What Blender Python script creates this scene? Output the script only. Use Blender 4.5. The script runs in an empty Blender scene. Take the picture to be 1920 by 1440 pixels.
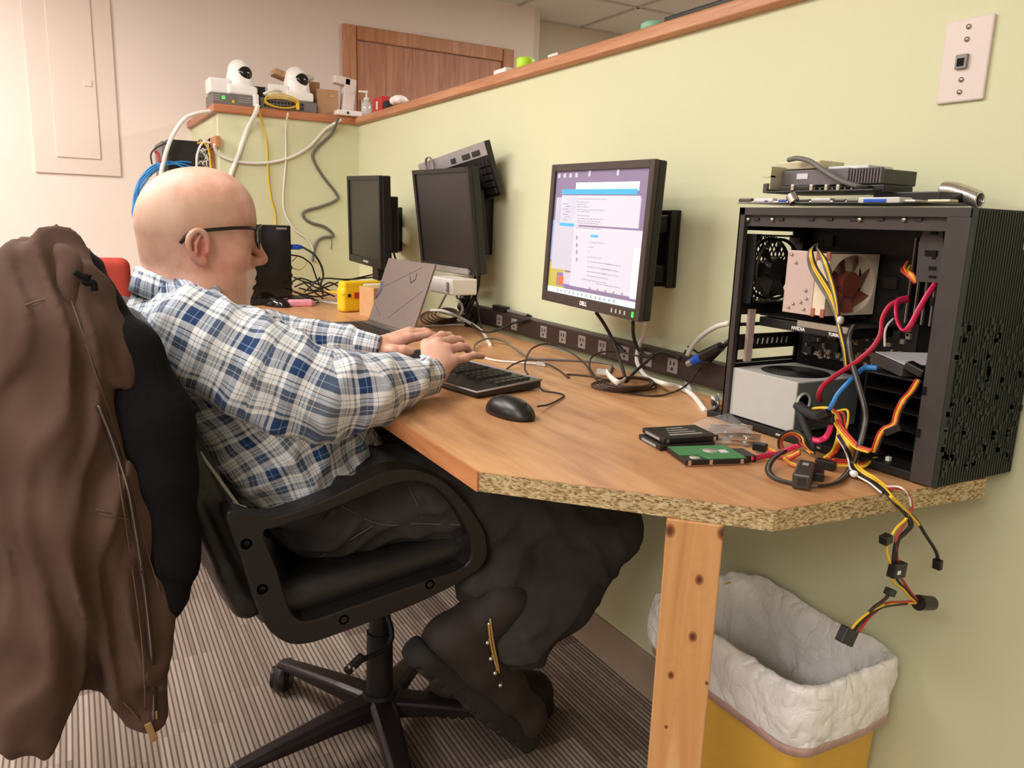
import bpy, bmesh, math, random
import numpy as np
from mathutils import Vector, Matrix, Euler
random.seed(7); rng = np.random.default_rng(7)
C = bpy.context.scene.collection
R3 = np.array([[0.4892,-0.1935,0.8504],[0.8715,0.0712,-0.4852],[0.0333,0.9785,0.2034]])
U_,_s,V_ = np.linalg.svd(R3); R3 = U_@V_
FOC = 1455.0; CAM = np.array([0,0,1.177])
DT = 0.835            # desk top height
YW = 1.218            # face of the long half wall
XP = -3.664           # face of the short partition
XF = -4.49            # far wall
ZC = 2.489            # ceiling
# a place in the room seen along a measured direction, on a known plane of the room
def _ray(u,v): return R3@np.array([u-960.0,-(v-720.0),-FOC])
def on_x(u,v,x): d=_ray(u,v); return CAM+d*(x-CAM[0])/d[0]
def on_y(u,v,y): d=_ray(u,v); return CAM+d*(y-CAM[1])/d[1]
def on_z(u,v,z): d=_ray(u,v); return CAM+d*(z-CAM[2])/d[2]
def PT(s):
    """'x',u,v,val"""
    a,u,v,w=s
    return {'x':on_x,'y':on_y,'z':on_z}[a](u,v,w)

# ---------------- materials ----------------
def srgb(c):
    return tuple((x/12.92 if x<=.04045 else ((x+.055)/1.055)**2.4) for x in c)
def hexc(h): return srgb(tuple(int(h[i:i+2],16)/255 for i in (0,2,4)))
def newmat(name):
    m=bpy.data.materials.new(name); m.use_nodes=True
    nt=m.node_tree; return m,nt,nt.nodes['Principled BSDF']
def N(nt,t,**k):
    n=nt.nodes.new(t)
    for a,b in k.items():
        if a.startswith('_'): setattr(n,a[1:],b)
        else: n.inputs[a].default_value=b
    return n
def L(nt,a,b): nt.links.new(a,b)
def mapping(nt,scale=(1,1,1),rot=(0,0,0),coord='Object'):
    tc=N(nt,'ShaderNodeTexCoord'); mp=N(nt,'ShaderNodeMapping'); mp.inputs['Scale'].default_value=scale; mp.inputs['Rotation'].default_value=rot
    L(nt,tc.outputs[coord],mp.inputs['Vector']); return mp.outputs['Vector']
def ramp(nt,fac,stops):
    r=N(nt,'ShaderNodeValToRGB'); e=r.color_ramp.elements
    while len(e)<len(stops): e.new(.5)
    for k,(p,c) in enumerate(stops): e[k].position=p; e[k].color=(*c,1)
    L(nt,fac,r.inputs['Fac']); return r.outputs['Color']
def math_(nt,op,a,b=None,c=None):
    n=nt.nodes.new('ShaderNodeMath'); n.operation=op
    for i,x in enumerate((a,b,c)):
        if x is None: continue
        if isinstance(x,(int,float)): n.inputs[i].default_value=x
        else: L(nt,x,n.inputs[i])
    return n.outputs[0]
def mixc(nt,f,a,b,bt='MIX'):
    n=nt.nodes.new('ShaderNodeMix'); n.data_type='RGBA'; n.blend_type=bt
    for i,x in zip((0,6,7),(f,a,b)):
        if isinstance(x,(int,float)): n.inputs[i].default_value=x
        elif isinstance(x,tuple): n.inputs[i].default_value=(*x[:3],1)
        else: L(nt,x,n.inputs[i])
    return n.outputs[2]
def bump(nt,bs,h,strength=.3,dist=.01):
    b=N(nt,'ShaderNodeBump',Strength=strength,Distance=dist); L(nt,h,b.inputs['Height']); L(nt,b.outputs[0],bs.inputs['Normal'])
def plain(name,col,rough=.5,metal=0,var=.08,scale=40,bmp=0,spec=.5,coat=0,alpha=1,trans=0,emit=None,es=1):
    m,nt,bs=newmat(name)
    col=hexc(col) if isinstance(col,str) else col
    v=mapping(nt); nz=N(nt,'ShaderNodeTexNoise',Scale=scale,Detail=3.0); L(nt,v,nz.inputs['Vector'])
    c=ramp(nt,nz.outputs['Fac'],[(.3,tuple(x*(1-var) for x in col)),(.7,tuple(min(1,x*(1+var)) for x in col))])
    L(nt,c,bs.inputs['Base Color']); bs.inputs['Roughness'].default_value=rough; bs.inputs['Metallic'].default_value=metal
    bs.inputs['Specular IOR Level'].default_value=spec; bs.inputs['Coat Weight'].default_value=coat
    bs.inputs['Alpha'].default_value=alpha; bs.inputs['Transmission Weight'].default_value=trans
    if bmp: bump(nt,bs,nz.outputs['Fac'],bmp,.002)
    if emit is not None:
        bs.inputs['Emission Color'].default_value=(*hexc(emit),1); bs.inputs['Emission Strength'].default_value=es
    return m
M={}
def mk(k,*a,**kw): M[k]=plain(k,*a,**kw); return M[k]

# ---------------- mesh builder ----------------
class MB:
    def __init__(s): s.v=[]; s.f=[]; s.mi=[]; s.sm=[]; s.M=None
    def add(s,vs,fs,mi=0,smooth=False):
        o=len(s.v)
        for p in vs:
            p=Vector(p); s.v.append(tuple(s.M@p) if s.M is not None else tuple(p))
        for f in fs: s.f.append(tuple(o+i for i in f)); s.mi.append(mi); s.sm.append(smooth)
        return s
    def box(s,c,size,rot=None,mi=0,taper=1.0):
        hx,hy,hz=[q/2 for q in size]; pts=[]
        for z in (-1,1):
            t=taper if z>0 else 1
            for x,y in ((-1,-1),(1,-1),(1,1),(-1,1)): pts.append(Vector((x*hx*t,y*hy*t,z*hz)))
        if rot is not None:
            Rm=rot if isinstance(rot,Matrix) else Euler(rot).to_matrix()
            pts=[Rm@p for p in pts]
        pts=[p+Vector(c) for p in pts]
        return s.add(pts,[(0,3,2,1),(4,5,6,7),(0,1,5,4),(1,2,6,5),(2,3,7,6),(3,0,4,7)],mi)
    def prism(s,poly,z0,z1,mi=0,ax=2):
        n=len(poly)
        def P(a,b,h): return {2:(a,b,h),1:(a,h,b),0:(h,a,b)}[ax]
        vs=[P(a,b,z0) for a,b in poly]+[P(a,b,z1) for a,b in poly]
        fs=[tuple(range(n))[::-1],tuple(range(n,2*n))]+[(i,(i+1)%n,n+(i+1)%n,n+i) for i in range(n)]
        return s.add(vs,fs,mi)
    def tube(s,pts,r,n=8,mi=0,closed=False,flat=None,caps=True):
        pts=[np.array(p,float) for p in pts]; m=len(pts)
        rr=r if hasattr(r,'__len__') else [r]*m
        T=[]
        for i in range(m):
            a=pts[(i-1)%m] if (closed or i>0) else pts[i]; b=pts[(i+1)%m] if (closed or i<m-1) else pts[i]
            t=b-a; T.append(t/(np.linalg.norm(t)+1e-12))
        up=np.array([0,0,1.]) if abs(T[0][2])<.9 else np.array([1.,0,0])
        nrm=up-T[0]*np.dot(up,T[0]); nrm/=np.linalg.norm(nrm)
        vs=[];fs=[]
        for i in range(m):
            nrm=nrm-T[i]*np.dot(nrm,T[i]); nrm/=np.linalg.norm(nrm)+1e-12
            b=np.cross(T[i],nrm)
            fl=flat if flat else 1
            for k in range(n):
                a=2*math.pi*k/n
                vs.append(pts[i]+rr[i]*(math.cos(a)*nrm+fl*math.sin(a)*b))
        for i in range(m if closed else m-1):
            for k in range(n):
                j=(i+1)%m; fs.append((i*n+k,i*n+(k+1)%n,j*n+(k+1)%n,j*n+k))
        if not closed and caps: fs.append(tuple(range(n))[::-1]); fs.append(tuple((m-1)*n+k for k in range(n)))
        return s.add(vs,fs,mi,True)
    def cyl(s,a,b,r,r2=None,n=20,mi=0,smooth=True):
        r2=r if r2 is None else r2
        a=Vector(a);b=Vector(b);t=(b-a).normalized(); q=t.to_track_quat('Z','Y').to_matrix()
        vs=[a+q@Vector((r*math.cos(2*math.pi*k/n),r*math.sin(2*math.pi*k/n),0)) for k in range(n)]+[b+q@Vector((r2*math.cos(2*math.pi*k/n),r2*math.sin(2*math.pi*k/n),0)) for k in range(n)]
        s.add(vs,[(k,(k+1)%n,n+(k+1)%n,n+k) for k in range(n)],mi,smooth)
        return s.add([vs_ for vs_ in vs] if s.M is None else [],[tuple(range(n))[::-1],tuple(range(n,2*n))] if s.M is None else [],mi) if s.M is None else s.add(vs,[tuple(range(n))[::-1],tuple(range(n,2*n))],mi)
    def lathe(s,c,prof,n=28,axis=(0,0,1),mi=0,sx=1,sy=1,caps=True):
        q=Vector(axis).normalized().to_track_quat('Z','Y').to_matrix(); c=Vector(c); m=len(prof)
        vs=[c+q@Vector((r*sx*math.cos(2*math.pi*k/n),r*sy*math.sin(2*math.pi*k/n),z)) for r,z in prof for k in range(n)]
        fs=[(i*n+k,i*n+(k+1)%n,(i+1)*n+(k+1)%n,(i+1)*n+k) for i in range(m-1) for k in range(n)]
        if caps and prof[0][0]>1e-5: fs.append(tuple(range(n))[::-1])
        if caps and prof[-1][0]>1e-5: fs.append(tuple((m-1)*n+k for k in range(n)))
        return s.add(vs,fs,mi,True)
    def build(s,name,mats,parent=None,bevel=0,seg=2,sub=0,loc=None):
        me=bpy.data.meshes.new(name)
        me.from_pydata(s.v,[],s.f); 
        mats=mats if isinstance(mats,(list,tuple)) else [mats]
        for m in mats: me.materials.append(M[m] if isinstance(m,str) else m)
        me.polygons.foreach_set('material_index',s.mi); me.polygons.foreach_set('use_smooth',s.sm); me.update()
        o=bpy.data.objects.new(name,me); C.objects.link(o)
        if parent is not None: o.parent=parent; o.matrix_parent_inverse=Matrix.Identity(4) if parent.get('_loc') else parent_world(parent).inverted()
        if bevel:
            b=o.modifiers.new('Bevel','BEVEL'); b.width=bevel; b.segments=seg; b.limit_method='ANGLE'; b.angle_limit=.6
        if sub:
            q=o.modifiers.new('Sub','SUBSURF'); q.levels=sub; q.render_levels=sub
        return o
def parent_world(p):
    m=p.matrix_basis.copy(); q=p
    while q.parent is not None:
        m=q.parent.matrix_basis@q.matrix_parent_inverse@m if False else (q.parent.matrix_basis@q.matrix_parent_inverse@m); q=q.parent
    return m
def tag(o,label,cat,group=None,kind=None):
    o['label']=label
    if cat: o['category']=cat
    if group: o['group']=group
    if kind: o['kind']=kind
    return o
def thing(name,label,cat,loc=(0,0,0),rot=(0,0,0),group=None):
    o=bpy.data.objects.new(name,None); C.objects.link(o); o.location=loc; o.rotation_euler=rot; o.empty_display_size=.05
    return tag(o,label,cat,group)
def struct(o,label=None,cat=None):
    o['kind']='structure'
    if label: o['label']=label
    if cat: o['category']=cat
    return o
def frame(loc,rot=(0,0,0)):
    return Matrix.Translation(Vector(loc))@Euler(rot).to_matrix().to_4x4()
def smoothpath(pts,n=8,closed=False):
    """Catmull-Rom through the points"""
    P=[np.array(p,float) for p in pts]; m=len(P); out=[]
    if m<3: return P
    rng_=range(m) if closed else range(m-1)
    for i in rng_:
        p1=P[i];p2=P[(i+1)%m]
        p0=P[(i-1)%m] if (closed or i>0) else 2*p1-p2
        p3=P[(i+2)%m] if (closed or i<m-2) else 2*p2-p1
        for k in range(n):
            t=k/n; out.append(.5*((2*p1)+(-p0+p2)*t+(2*p0-5*p1+4*p2-p3)*t*t+(-p0+3*p1-3*p2+p3)*t**3))
    if not closed: out.append(P[-1])
    return out
def cable(name,pts,r,mat,parent=None,label=None,n=7,seg=8,flat=None,group=None):
    b=MB(); b.tube(smoothpath([PT(p) if isinstance(p[0],str) else p for p in pts],seg),r,n,flat=flat); o=b.build(name,mat,parent)
    if label: tag(o,label,'cable',group)
    return o
def text(name,s,size,mat,mtx,parent,extr=.0004,align='CENTER',bold=0):
    cu=bpy.data.curves.new(name,'FONT'); cu.body=s; cu.size=size; cu.extrude=extr; cu.align_x=align; cu.align_y='CENTER'; cu.offset=bold
    t=bpy.data.objects.new(name,cu); C.objects.link(t)
    dg=bpy.context.evaluated_depsgraph_get(); me=bpy.data.meshes.new_from_object(t.evaluated_get(dg)); bpy.data.objects.remove(t)
    me.transform(mtx); me.materials.clear(); me.materials.append(M[mat])
    o=bpy.data.objects.new(name,me); C.objects.link(o); o.parent=parent
    if parent is not None: o.matrix_parent_inverse=parent_world(parent).inverted()
    return o
def facing(loc,right,up):
    """matrix whose local x is right, y is up (for text and flat prints)"""
    r=Vector(right).normalized(); u=Vector(up).normalized(); n=r.cross(u).normalized(); u=n.cross(r)
    m=Matrix((r,u,n)).transposed().to_4x4(); m.translation=Vector(loc); return m

# ---------------- signed distance modelling ----------------
def V3(p): return np.array(p,float)
class SDF:
    def __init__(s,lo,hi,vox):
        s.lo=V3(lo); s.vox=vox; s.n=np.ceil((V3(hi)-s.lo)/vox).astype(int)+1
        s.D=np.full(s.n,1.0,np.float32)
        s.ax=[(s.lo[i]+vox*np.arange(s.n[i])).astype(np.float32) for i in range(3)]
    def _sub(s,lo,hi,k):
        m=k+3*s.vox
        a=np.clip(np.floor((V3(lo)-m-s.lo)/s.vox).astype(int),0,s.n-1); b=np.clip(np.ceil((V3(hi)+m-s.lo)/s.vox).astype(int)+1,1,s.n)
        if np.any(b<=a): return None
        sl=tuple(slice(a[i],b[i]) for i in range(3))
        x=s.ax[0][sl[0]][:,None,None]; y=s.ax[1][sl[1]][None,:,None]; z=s.ax[2][sl[2]][None,None,:]
        return sl,x,y,z
    def _op(s,sl,d,k,op):
        a=s.D[sl]
        if op=='u':
            if k>0: h=np.clip(.5+.5*(a-d)/k,0,1); a[...]=a*(1-h)+d*h-k*h*(1-h)
            else: np.minimum(a,d,out=a)
        else:
            if k>0: h=np.clip(.5-.5*(a+d)/k,0,1); a[...]=a*(1-h)-d*h+k*h*(1-h)
            else: np.maximum(a,-d,out=a)
    def cone(s,a,b,r1,r2,k=.01,op='u',sc=(1,1,1)):
        """tapered round limb from a to b; sc stretches it about a along the axes"""
        a=V3(a);b=V3(b);sc=V3(sc);R=max(r1,r2)
        q=s._sub(np.minimum(a,b)-R*sc,np.maximum(a,b)+R*sc,k)
        if q is None: return s
        sl,x,y,z=q; ab=(b-a)/sc; L2=max(float(ab@ab),1e-9)
        X=(x-a[0])/sc[0];Y=(y-a[1])/sc[1];Z=(z-a[2])/sc[2]
        t=np.clip((X*ab[0]+Y*ab[1]+Z*ab[2])/L2,0,1)
        d=np.sqrt((X-t*ab[0])**2+(Y-t*ab[1])**2+(Z-t*ab[2])**2)-(r1+(r2-r1)*t)
        s._op(sl,d*float(sc.min()) if sc.min()<1 else d,k,op); return s
    def path(s,pts,rs,k=.01,op='u',sc=(1,1,1)):
        for i in range(len(pts)-1): s.cone(pts[i],pts[i+1],rs[i],rs[i+1],k,op,sc)
        return s
    def ell(s,c,r,k=.01,op='u',rot=None):
        c=V3(c);r=V3(r); m=r if rot is None else np.full(3,r.max())
        q=s._sub(c-m,c+m,k)
        if q is None: return s
        sl,x,y,z=q; X=x-c[0];Y=y-c[1];Z=z-c[2]
        if rot is not None:
            E=np.array(Euler(rot).to_matrix()).T
            X,Y,Z=[E[i,0]*X+E[i,1]*Y+E[i,2]*Z for i in range(3)]
        k0=np.sqrt((X/r[0])**2+(Y/r[1])**2+(Z/r[2])**2); k1=np.sqrt((X/r[0]**2)**2+(Y/r[1]**2)**2+(Z/r[2]**2)**2)
        d=k0*(k0-1)/np.maximum(k1,1e-6); s._op(sl,d,k,op); return s
    def box(s,c,h,rad,k=.01,op='u',rot=None):
        c=V3(c);h=V3(h); m=h if rot is None else np.full(3,float(np.linalg.norm(h)))
        q=s._sub(c-m,c+m,k)
        if q is None: return s
        sl,x,y,z=q; X=x-c[0];Y=y-c[1];Z=z-c[2]
        if rot is not None:
            E=np.array(Euler(rot).to_matrix()).T
            X,Y,Z=[E[i,0]*X+E[i,1]*Y+E[i,2]*Z for i in range(3)]
        X=np.abs(X)-h[0]+rad+0*Y+0*Z;Y=np.abs(Y)-h[1]+rad+0*X;Z=np.abs(Z)-h[2]+rad+0*X
        d=np.sqrt(np.maximum(X,0)**2+np.maximum(Y,0)**2+np.maximum(Z,0)**2)+np.minimum(np.maximum(X,np.maximum(Y,Z)),0)-rad
        s._op(sl,d,k,op); return s
    def disp(s,fn,lo=None,hi=None):
        q=s._sub(lo if lo is not None else s.lo,hi if hi is not None else s.lo+s.n*s.vox,0); sl,x,y,z=q
        a=s.D[sl]; a+=np.where(np.abs(a)<.06,fn(x,y,z),0).astype(np.float32); return s
    def mesh(s):
        D=s.D; ins=D<0; D[0]=np.maximum(D[0],1e-4); nx,ny,nz=D.shape
        ins=D<0
        c=np.zeros((nx-1,ny-1,nz-1),np.uint8)
        for i in (0,1):
            for j in (0,1):
                for k in (0,1): c+=ins[i:nx-1+i,j:ny-1+j,k:nz-1+k]
        act=(c>0)&(c<8); del c
        I=np.argwhere(act); idx=np.full(act.shape,-1,np.int32); idx[act]=np.arange(len(I),dtype=np.int32)
        acc=np.zeros((len(I),3)); cnt=np.zeros(len(I))
        for ax in range(3):
            o=[q for q in range(3) if q!=ax]
            for p in (0,1):
                for q in (0,1):
                    A=I.copy(); A[:,o[0]]+=p; A[:,o[1]]+=q; B=A.copy(); B[:,ax]+=1
                    da=D[A[:,0],A[:,1],A[:,2]].astype(float); db=D[B[:,0],B[:,1],B[:,2]].astype(float)
                    m=(da<0)!=(db<0); t=np.where(m,da/np.where(m,da-db,1),0)
                    P=A-I; P=P.astype(float); P[:,ax]+=t
                    acc[m]+=P[m]; cnt[m]+=1
        V=(I+acc/cnt[:,None])*s.vox+s.lo
        F=[]
        for ax in range(3):
            a1,a2=(ax+1)%3,(ax+2)%3
            s0=[slice(None)]*3; s1=[slice(None)]*3; s0[ax]=slice(0,-1); s1[ax]=slice(1,None)
            ch=ins[tuple(s0)]!=ins[tuple(s1)]
            E=np.argwhere(ch); E=E[(E[:,a1]>0)&(E[:,a2]>0)&(E[:,a1]<D.shape[a1]-1)&(E[:,a2]<D.shape[a2]-1)]
            if not len(E): continue
            def g(d1,d2):
                Q=E.copy(); Q[:,a1]+=d1; Q[:,a2]+=d2; return idx[Q[:,0],Q[:,1],Q[:,2]]
            q=np.stack([g(-1,-1),g(0,-1),g(0,0),g(-1,0)],1)
            flip=~ins[E[:,0],E[:,1],E[:,2]]; q[flip]=q[flip][:,::-1]
            F.append(q)
        return V,np.concatenate(F)
def npmesh(name,V,F,mat,parent=None,uv=None,attrs=None):
    me=bpy.data.meshes.new(name); me.vertices.add(len(V)); me.vertices.foreach_set('co',np.ascontiguousarray(V,np.float32).ravel())
    n=len(F); k=F.shape[1]; me.loops.add(n*k); me.loops.foreach_set('vertex_index',F.ravel().astype(np.int32))
    me.polygons.add(n); me.polygons.foreach_set('loop_start',np.arange(0,n*k,k,dtype=np.int32))
    me.polygons.foreach_set('use_smooth',np.ones(n,bool)); me.update(calc_edges=True)
    if uv is not None:
        l=me.uv_layers.new(name='UVMap'); l.data.foreach_set('uv',uv.astype(np.float32).ravel())
    for nm,a in (attrs or {}).items():
        at=me.attributes.new(nm,'FLOAT','POINT'); at.data.foreach_set('value',a.astype(np.float32))
    for m in (mat if isinstance(mat,(list,tuple)) else [mat]): me.materials.append(M[m] if isinstance(m,str) else m)
    me.validate()
    o=bpy.data.objects.new(name,me); C.objects.link(o)
    if parent is not None: o.parent=parent; o.matrix_parent_inverse=parent_world(parent).inverted()
    return o
def sstep(a,b,x): t=np.clip((x-a)/(b-a),0,1); return t*t*(3-2*t)
# ================= camera, light, setting =================
cam=bpy.data.cameras.new('camera'); cam.sensor_width=36; cam.lens=FOC/1920*36; cam.clip_start=.02
co=bpy.data.objects.new('camera',cam); C.objects.link(co)
mw=Matrix([[*R3[i],CAM[i]] for i in range(3)]+[[0,0,0,1]]); co.matrix_world=mw
sc=bpy.context.scene; sc.camera=co
sc.view_settings.view_transform='Standard'; sc.view_settings.look='None'; sc.view_settings.exposure=0.0; sc.view_settings.gamma=1
sc.view_settings.use_curve_mapping=False
w=bpy.data.worlds.new('world'); sc.world=w; w.use_nodes=True
w.node_tree.nodes['Background'].inputs[0].default_value=(1,.97,.93,1); w.node_tree.nodes['Background'].inputs[1].default_value=.12
def area(name,loc,sx,sy,e,col=(1,.96,.92),rot=(0,0,0)):
    l=bpy.data.lights.new(name,'AREA'); l.shape='RECTANGLE'; l.size=sx; l.size_y=sy; l.energy=e; l.color=col
    o=bpy.data.objects.new(name,l); C.objects.link(o); o.location=loc; o.rotation_euler=rot; return o
LK=.92
area('ceiling_area_light',(-3.2,-1.1,ZC-.03),1.2,.6,68*LK,(1,.92,.88))
area('ceiling_area_light',(-1.9,-.35,ZC-.03),1.2,.6,40*LK)
area('ceiling_area_light',(-.2,-.9,ZC-.03),1.2,.6,26*LK)
area('ceiling_area_light',(1.2,-2.2,ZC-.03),1.2,.6,85*LK)  # extra unseen light behind the camera, added to brighten the area under the bench
area('ceiling_area_light',(-1.9,-2.8,ZC-.03),1.2,.6,46*LK)
area('ceiling_area_light',(-2.2,3.1,ZC-.03),1.2,.6,80*LK)
# paints
def paint(name,col,sc_=300,b=.12):
    m=plain(name,col,rough=.62,var=.012,scale=3,spec=.3); nt=m.node_tree; bs=nt.nodes['Principled BSDF']
    v=mapping(nt); nz=N(nt,'ShaderNodeTexNoise',Scale=sc_,Detail=2.0); L(nt,v,nz.inputs['Vector']); bump(nt,bs,nz.outputs['Fac'],b,.001); M[name]=m
paint('green_paint','D5D7B3'); paint('cream_paint','DFD3C2'); paint('pink_lit_white_paint','F0E2D8'); paint('ceiling_paint','E2DED6',60,.4)  # far wall: white paint with the pink of the light mixed into its colour
mk('panel_paint','E9D8CC',rough=.45,var=.01)
def oak(name,c1,c2,c3,scale=(1,1,1),rough=.42,rot=(0,0,0)):
    m,nt,bs=newmat(name); v=mapping(nt,scale,rot)
    n1=N(nt,'ShaderNodeTexNoise',Scale=3.2,Detail=7.0,Roughness=.62,Distortion=.5); L(nt,v,n1.inputs['Vector'])
    n2=N(nt,'ShaderNodeTexNoise',Scale=22.0,Detail=3.0); L(nt,v,n2.inputs['Vector'])
    f=math_(nt,'ADD',math_(nt,'MULTIPLY',n1.outputs['Fac'],.75),math_(nt,'MULTIPLY',n2.outputs['Fac'],.25))
    c=ramp(nt,f,[(.34,hexc(c1)),(.5,hexc(c2)),(.66,hexc(c3))]); L(nt,c,bs.inputs['Base Color']); bs.inputs['Roughness'].default_value=rough
    bump(nt,bs,f,.12,.002); M[name]=m; return m
oak('trim_oak','A86F4B','BF8660','CF9A74',(.8,12,12)); oak('trim_oak_y','A05F42','B4744F','C08360',(12,.8,12)); oak('door_oak','A36A4F','BD8263','CB9576',(12,12,.7),rough=.5)
oak('door_frame_oak','AD7049','C18459','CE9870',(9,9,.8))
# desk veneer, chipboard
m,nt,bs=newmat('desk_veneer'); v=mapping(nt,(2.2,15,15),(0,0,.12))
n1=N(nt,'ShaderNodeTexNoise',Scale=1.6,Detail=8.0,Roughness=.6,Distortion=.4); L(nt,v,n1.inputs['Vector'])
v2=mapping(nt,(1,1,1)); n2=N(nt,'ShaderNodeTexNoise',Scale=3.5,Detail=3.0); L(nt,v2,n2.inputs['Vector'])
f=math_(nt,'ADD',math_(nt,'MULTIPLY',n1.outputs['Fac'],.6),math_(nt,'MULTIPLY',n2.outputs['Fac'],.4))
c=ramp(nt,f,[(.33,hexc('9C6C48')),(.46,hexc('B9885E')),(.56,hexc('C9986A')),(.68,hexc('D9AC7E'))]); L(nt,c,bs.inputs['Base Color']); bs.inputs['Roughness'].default_value=.38
bs.inputs['Specular IOR Level'].default_value=.4; bump(nt,bs,n1.outputs['Fac'],.05,.001); M['desk_veneer']=m
oak('desk_band','A86A42','BE7C4E','CB8A5C',(.9,9,9))
m,nt,bs=newmat('chipboard'); v=mapping(nt,(1,1,2.6))
vo=N(nt,'ShaderNodeTexVoronoi',Scale=190.0,Randomness=1.0); L(nt,v,vo.inputs['Vector'])
n1=N(nt,'ShaderNodeTexNoise',Scale=260.0,Detail=4.0,Roughness=.7,Distortion=1.5); L(nt,v,n1.inputs['Vector'])
hs=N(nt,'ShaderNodeSeparateColor'); L(nt,vo.outputs['Color'],hs.inputs[0])
f=math_(nt,'ADD',math_(nt,'MULTIPLY',n1.outputs['Fac'],.65),math_(nt,'MULTIPLY',hs.outputs[0],.35))
c=ramp(nt,f,[(.3,hexc('6B5030')),(.43,hexc('A58D61')),(.58,hexc('C9B487')),(.75,hexc('DCCBA4'))]); L(nt,c,bs.inputs['Base Color']); bs.inputs['Roughness'].default_value=.85
bump(nt,bs,f,.5,.002); M['chipboard']=m
# carpet tiles: stripes along x, tone changes per tile
m,nt,bs=newmat('carpet_tiles'); tc=N(nt,'ShaderNodeTexCoord'); sx=N(nt,'ShaderNodeSeparateXYZ'); L(nt,tc.outputs['Object'],sx.inputs[0])
X,Y=sx.outputs[0],sx.outputs[1]
tid=math_(nt,'FLOOR',math_(nt,'DIVIDE',math_(nt,'ADD',Y,.07),.17)); offr=N(nt,'ShaderNodeTexWhiteNoise',_noise_dimensions='1D'); L(nt,tid,offr.inputs['W'])
xi=math_(nt,'FLOOR',math_(nt,'DIVIDE',math_(nt,'ADD',X,math_(nt,'MULTIPLY',offr.outputs[0],.6)),.33))
cid=math_(nt,'ADD',math_(nt,'MULTIPLY',xi,7.13),math_(nt,'MULTIPLY',tid,3.71)); tr=N(nt,'ShaderNodeTexWhiteNoise',_noise_dimensions='1D'); L(nt,cid,tr.inputs['W'])
rib=math_(nt,'MULTIPLY',Y,84.0); ribi=math_(nt,'FLOOR',rib); fr=math_(nt,'FRACT',rib)
rv=N(nt,'ShaderNodeTexWhiteNoise',_noise_dimensions='1D'); L(nt,math_(nt,'ADD',ribi,math_(nt,'MULTIPLY',cid,13.0)),rv.inputs['W'])
ns=N(nt,'ShaderNodeTexNoise',Scale=520.0,Detail=2.0); L(nt,tc.outputs['Object'],ns.inputs['Vector'])
line=math_(nt,'SUBTRACT',1.0,math_(nt,'ABSOLUTE',math_(nt,'SUBTRACT',math_(nt,'MULTIPLY',fr,2.0),1.0)))
line=math_(nt,'SMOOTH_MIN',math_(nt,'MULTIPLY',line,1.8),1.0,.2)
tone=ramp(nt,math_(nt,'ADD',math_(nt,'MULTIPLY',rv.outputs[0],.35),math_(nt,'MULTIPLY',tr.outputs[0],.65)),[(.15,hexc('786860')),(.5,hexc('968579')),(.85,hexc('B3A598'))])
dark=ramp(nt,tr.outputs[0],[(.2,hexc('4A3E39')),(.8,hexc('5B4F48'))])
c=mixc(nt,math_(nt,'MULTIPLY',line,math_(nt,'ADD',math_(nt,'MULTIPLY',ns.outputs['Fac'],.9),.5)),dark,tone)
L(nt,c,bs.inputs['Base Color']); bs.inputs['Roughness'].default_value=.95; bs.inputs['Specular IOR Level'].default_value=.1
bump(nt,bs,math_(nt,'ADD',line,ns.outputs['Fac']),.8,.003); M['carpet_tiles']=m
mk('vinyl_base','A2917F',rough=.5,var=.03)

YB=4.6; XR=2.2; YN=-4.2
b=MB(); b.box((-1.3,.2,-.05),(7.4,9.4,.1)); struct(b.build('floor','carpet_tiles'),'striped grey and brown carpet tiles')
b=MB(); b.box((-1.3,.2,ZC+.05),(7.4,9.4,.1)); struct(b.build('ceiling','ceiling_paint'),'pale ceiling panels')
b=MB()
for k in range(9): b.box((-4.7+k*.61,2.9,ZC-.004),(.02,3.4,.008))
for k in range(6): b.box((-2.0,1.3+k*.61,ZC-.004),(5.4,.02,.008))
mk('grid_metal','BFBBB2',rough=.4); struct(b.build('trim_1','grid_metal'),'ceiling grid strips')
# long half wall with its oak cap
b=MB(); b.box(((XP+XR)/2,YW+.06,.8),(XR-XP,.12,1.6)); struct(b.build('wall_long','green_paint'),'pale green half wall behind the desk')
b=MB(); ca=[(YW-.012,1.596),(YW-.02,1.602),(YW-.02,1.625),(YW-.014,1.631),(YW+.134,1.631),(YW+.14,1.625),(YW+.14,1.602),(YW+.132,1.596)]
b.prism(ca,XP-.0,XR,ax=0); struct(b.build('trim_2','trim_oak',bevel=.002),'oak cap along the green half wall')
# short partition and its return with cubby
YE=.5955
b=MB(); b.box((XP-.06,(YE+YW+.12)/2,.8),(.12,YW+.12-YE,1.6)); struct(b.build('wall_short','green_paint'),'short green partition at the end of the desk')
b=MB(); b.box(((XF+XP-.12)/2,YE+.06,1.54),(XP-.12-XF,.12,.12)); b.box(((XF+XP-.12)/2,YE+.06,.42),(XP-.12-XF,.12,.84)); b.box((XF+.12,YE+.06,1.16),(.24,.12,.64))
struct(b.build('wall_return','green_paint'),'return of the partition with a cubby opening')
b=MB(); b.box((XP-.085,(YE+YW)/2-.0,1.6145),(.2,YW-YE+.04,.035)); b.box(((XF+XP-.17)/2,YE+.06,1.6145),(XP-.185-XF,.16,.035))
struct(b.build('trim_3','trim_oak_y',bevel=.004),'reddish oak cap on the short partition')
b=MB(); cx0=XP-.125; b.box((cx0-.01,YE-.008,1.17),(.045,.02,.66)); b.box((XF+.55,YE-.008,1.475),(.62,.02,.045)); 
b.box((XP-.45,YE+.12,1.15),(.66,.02,.66)); struct(b.build('trim_4','door_frame_oak'),'oak lining of the cubby opening')
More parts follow.
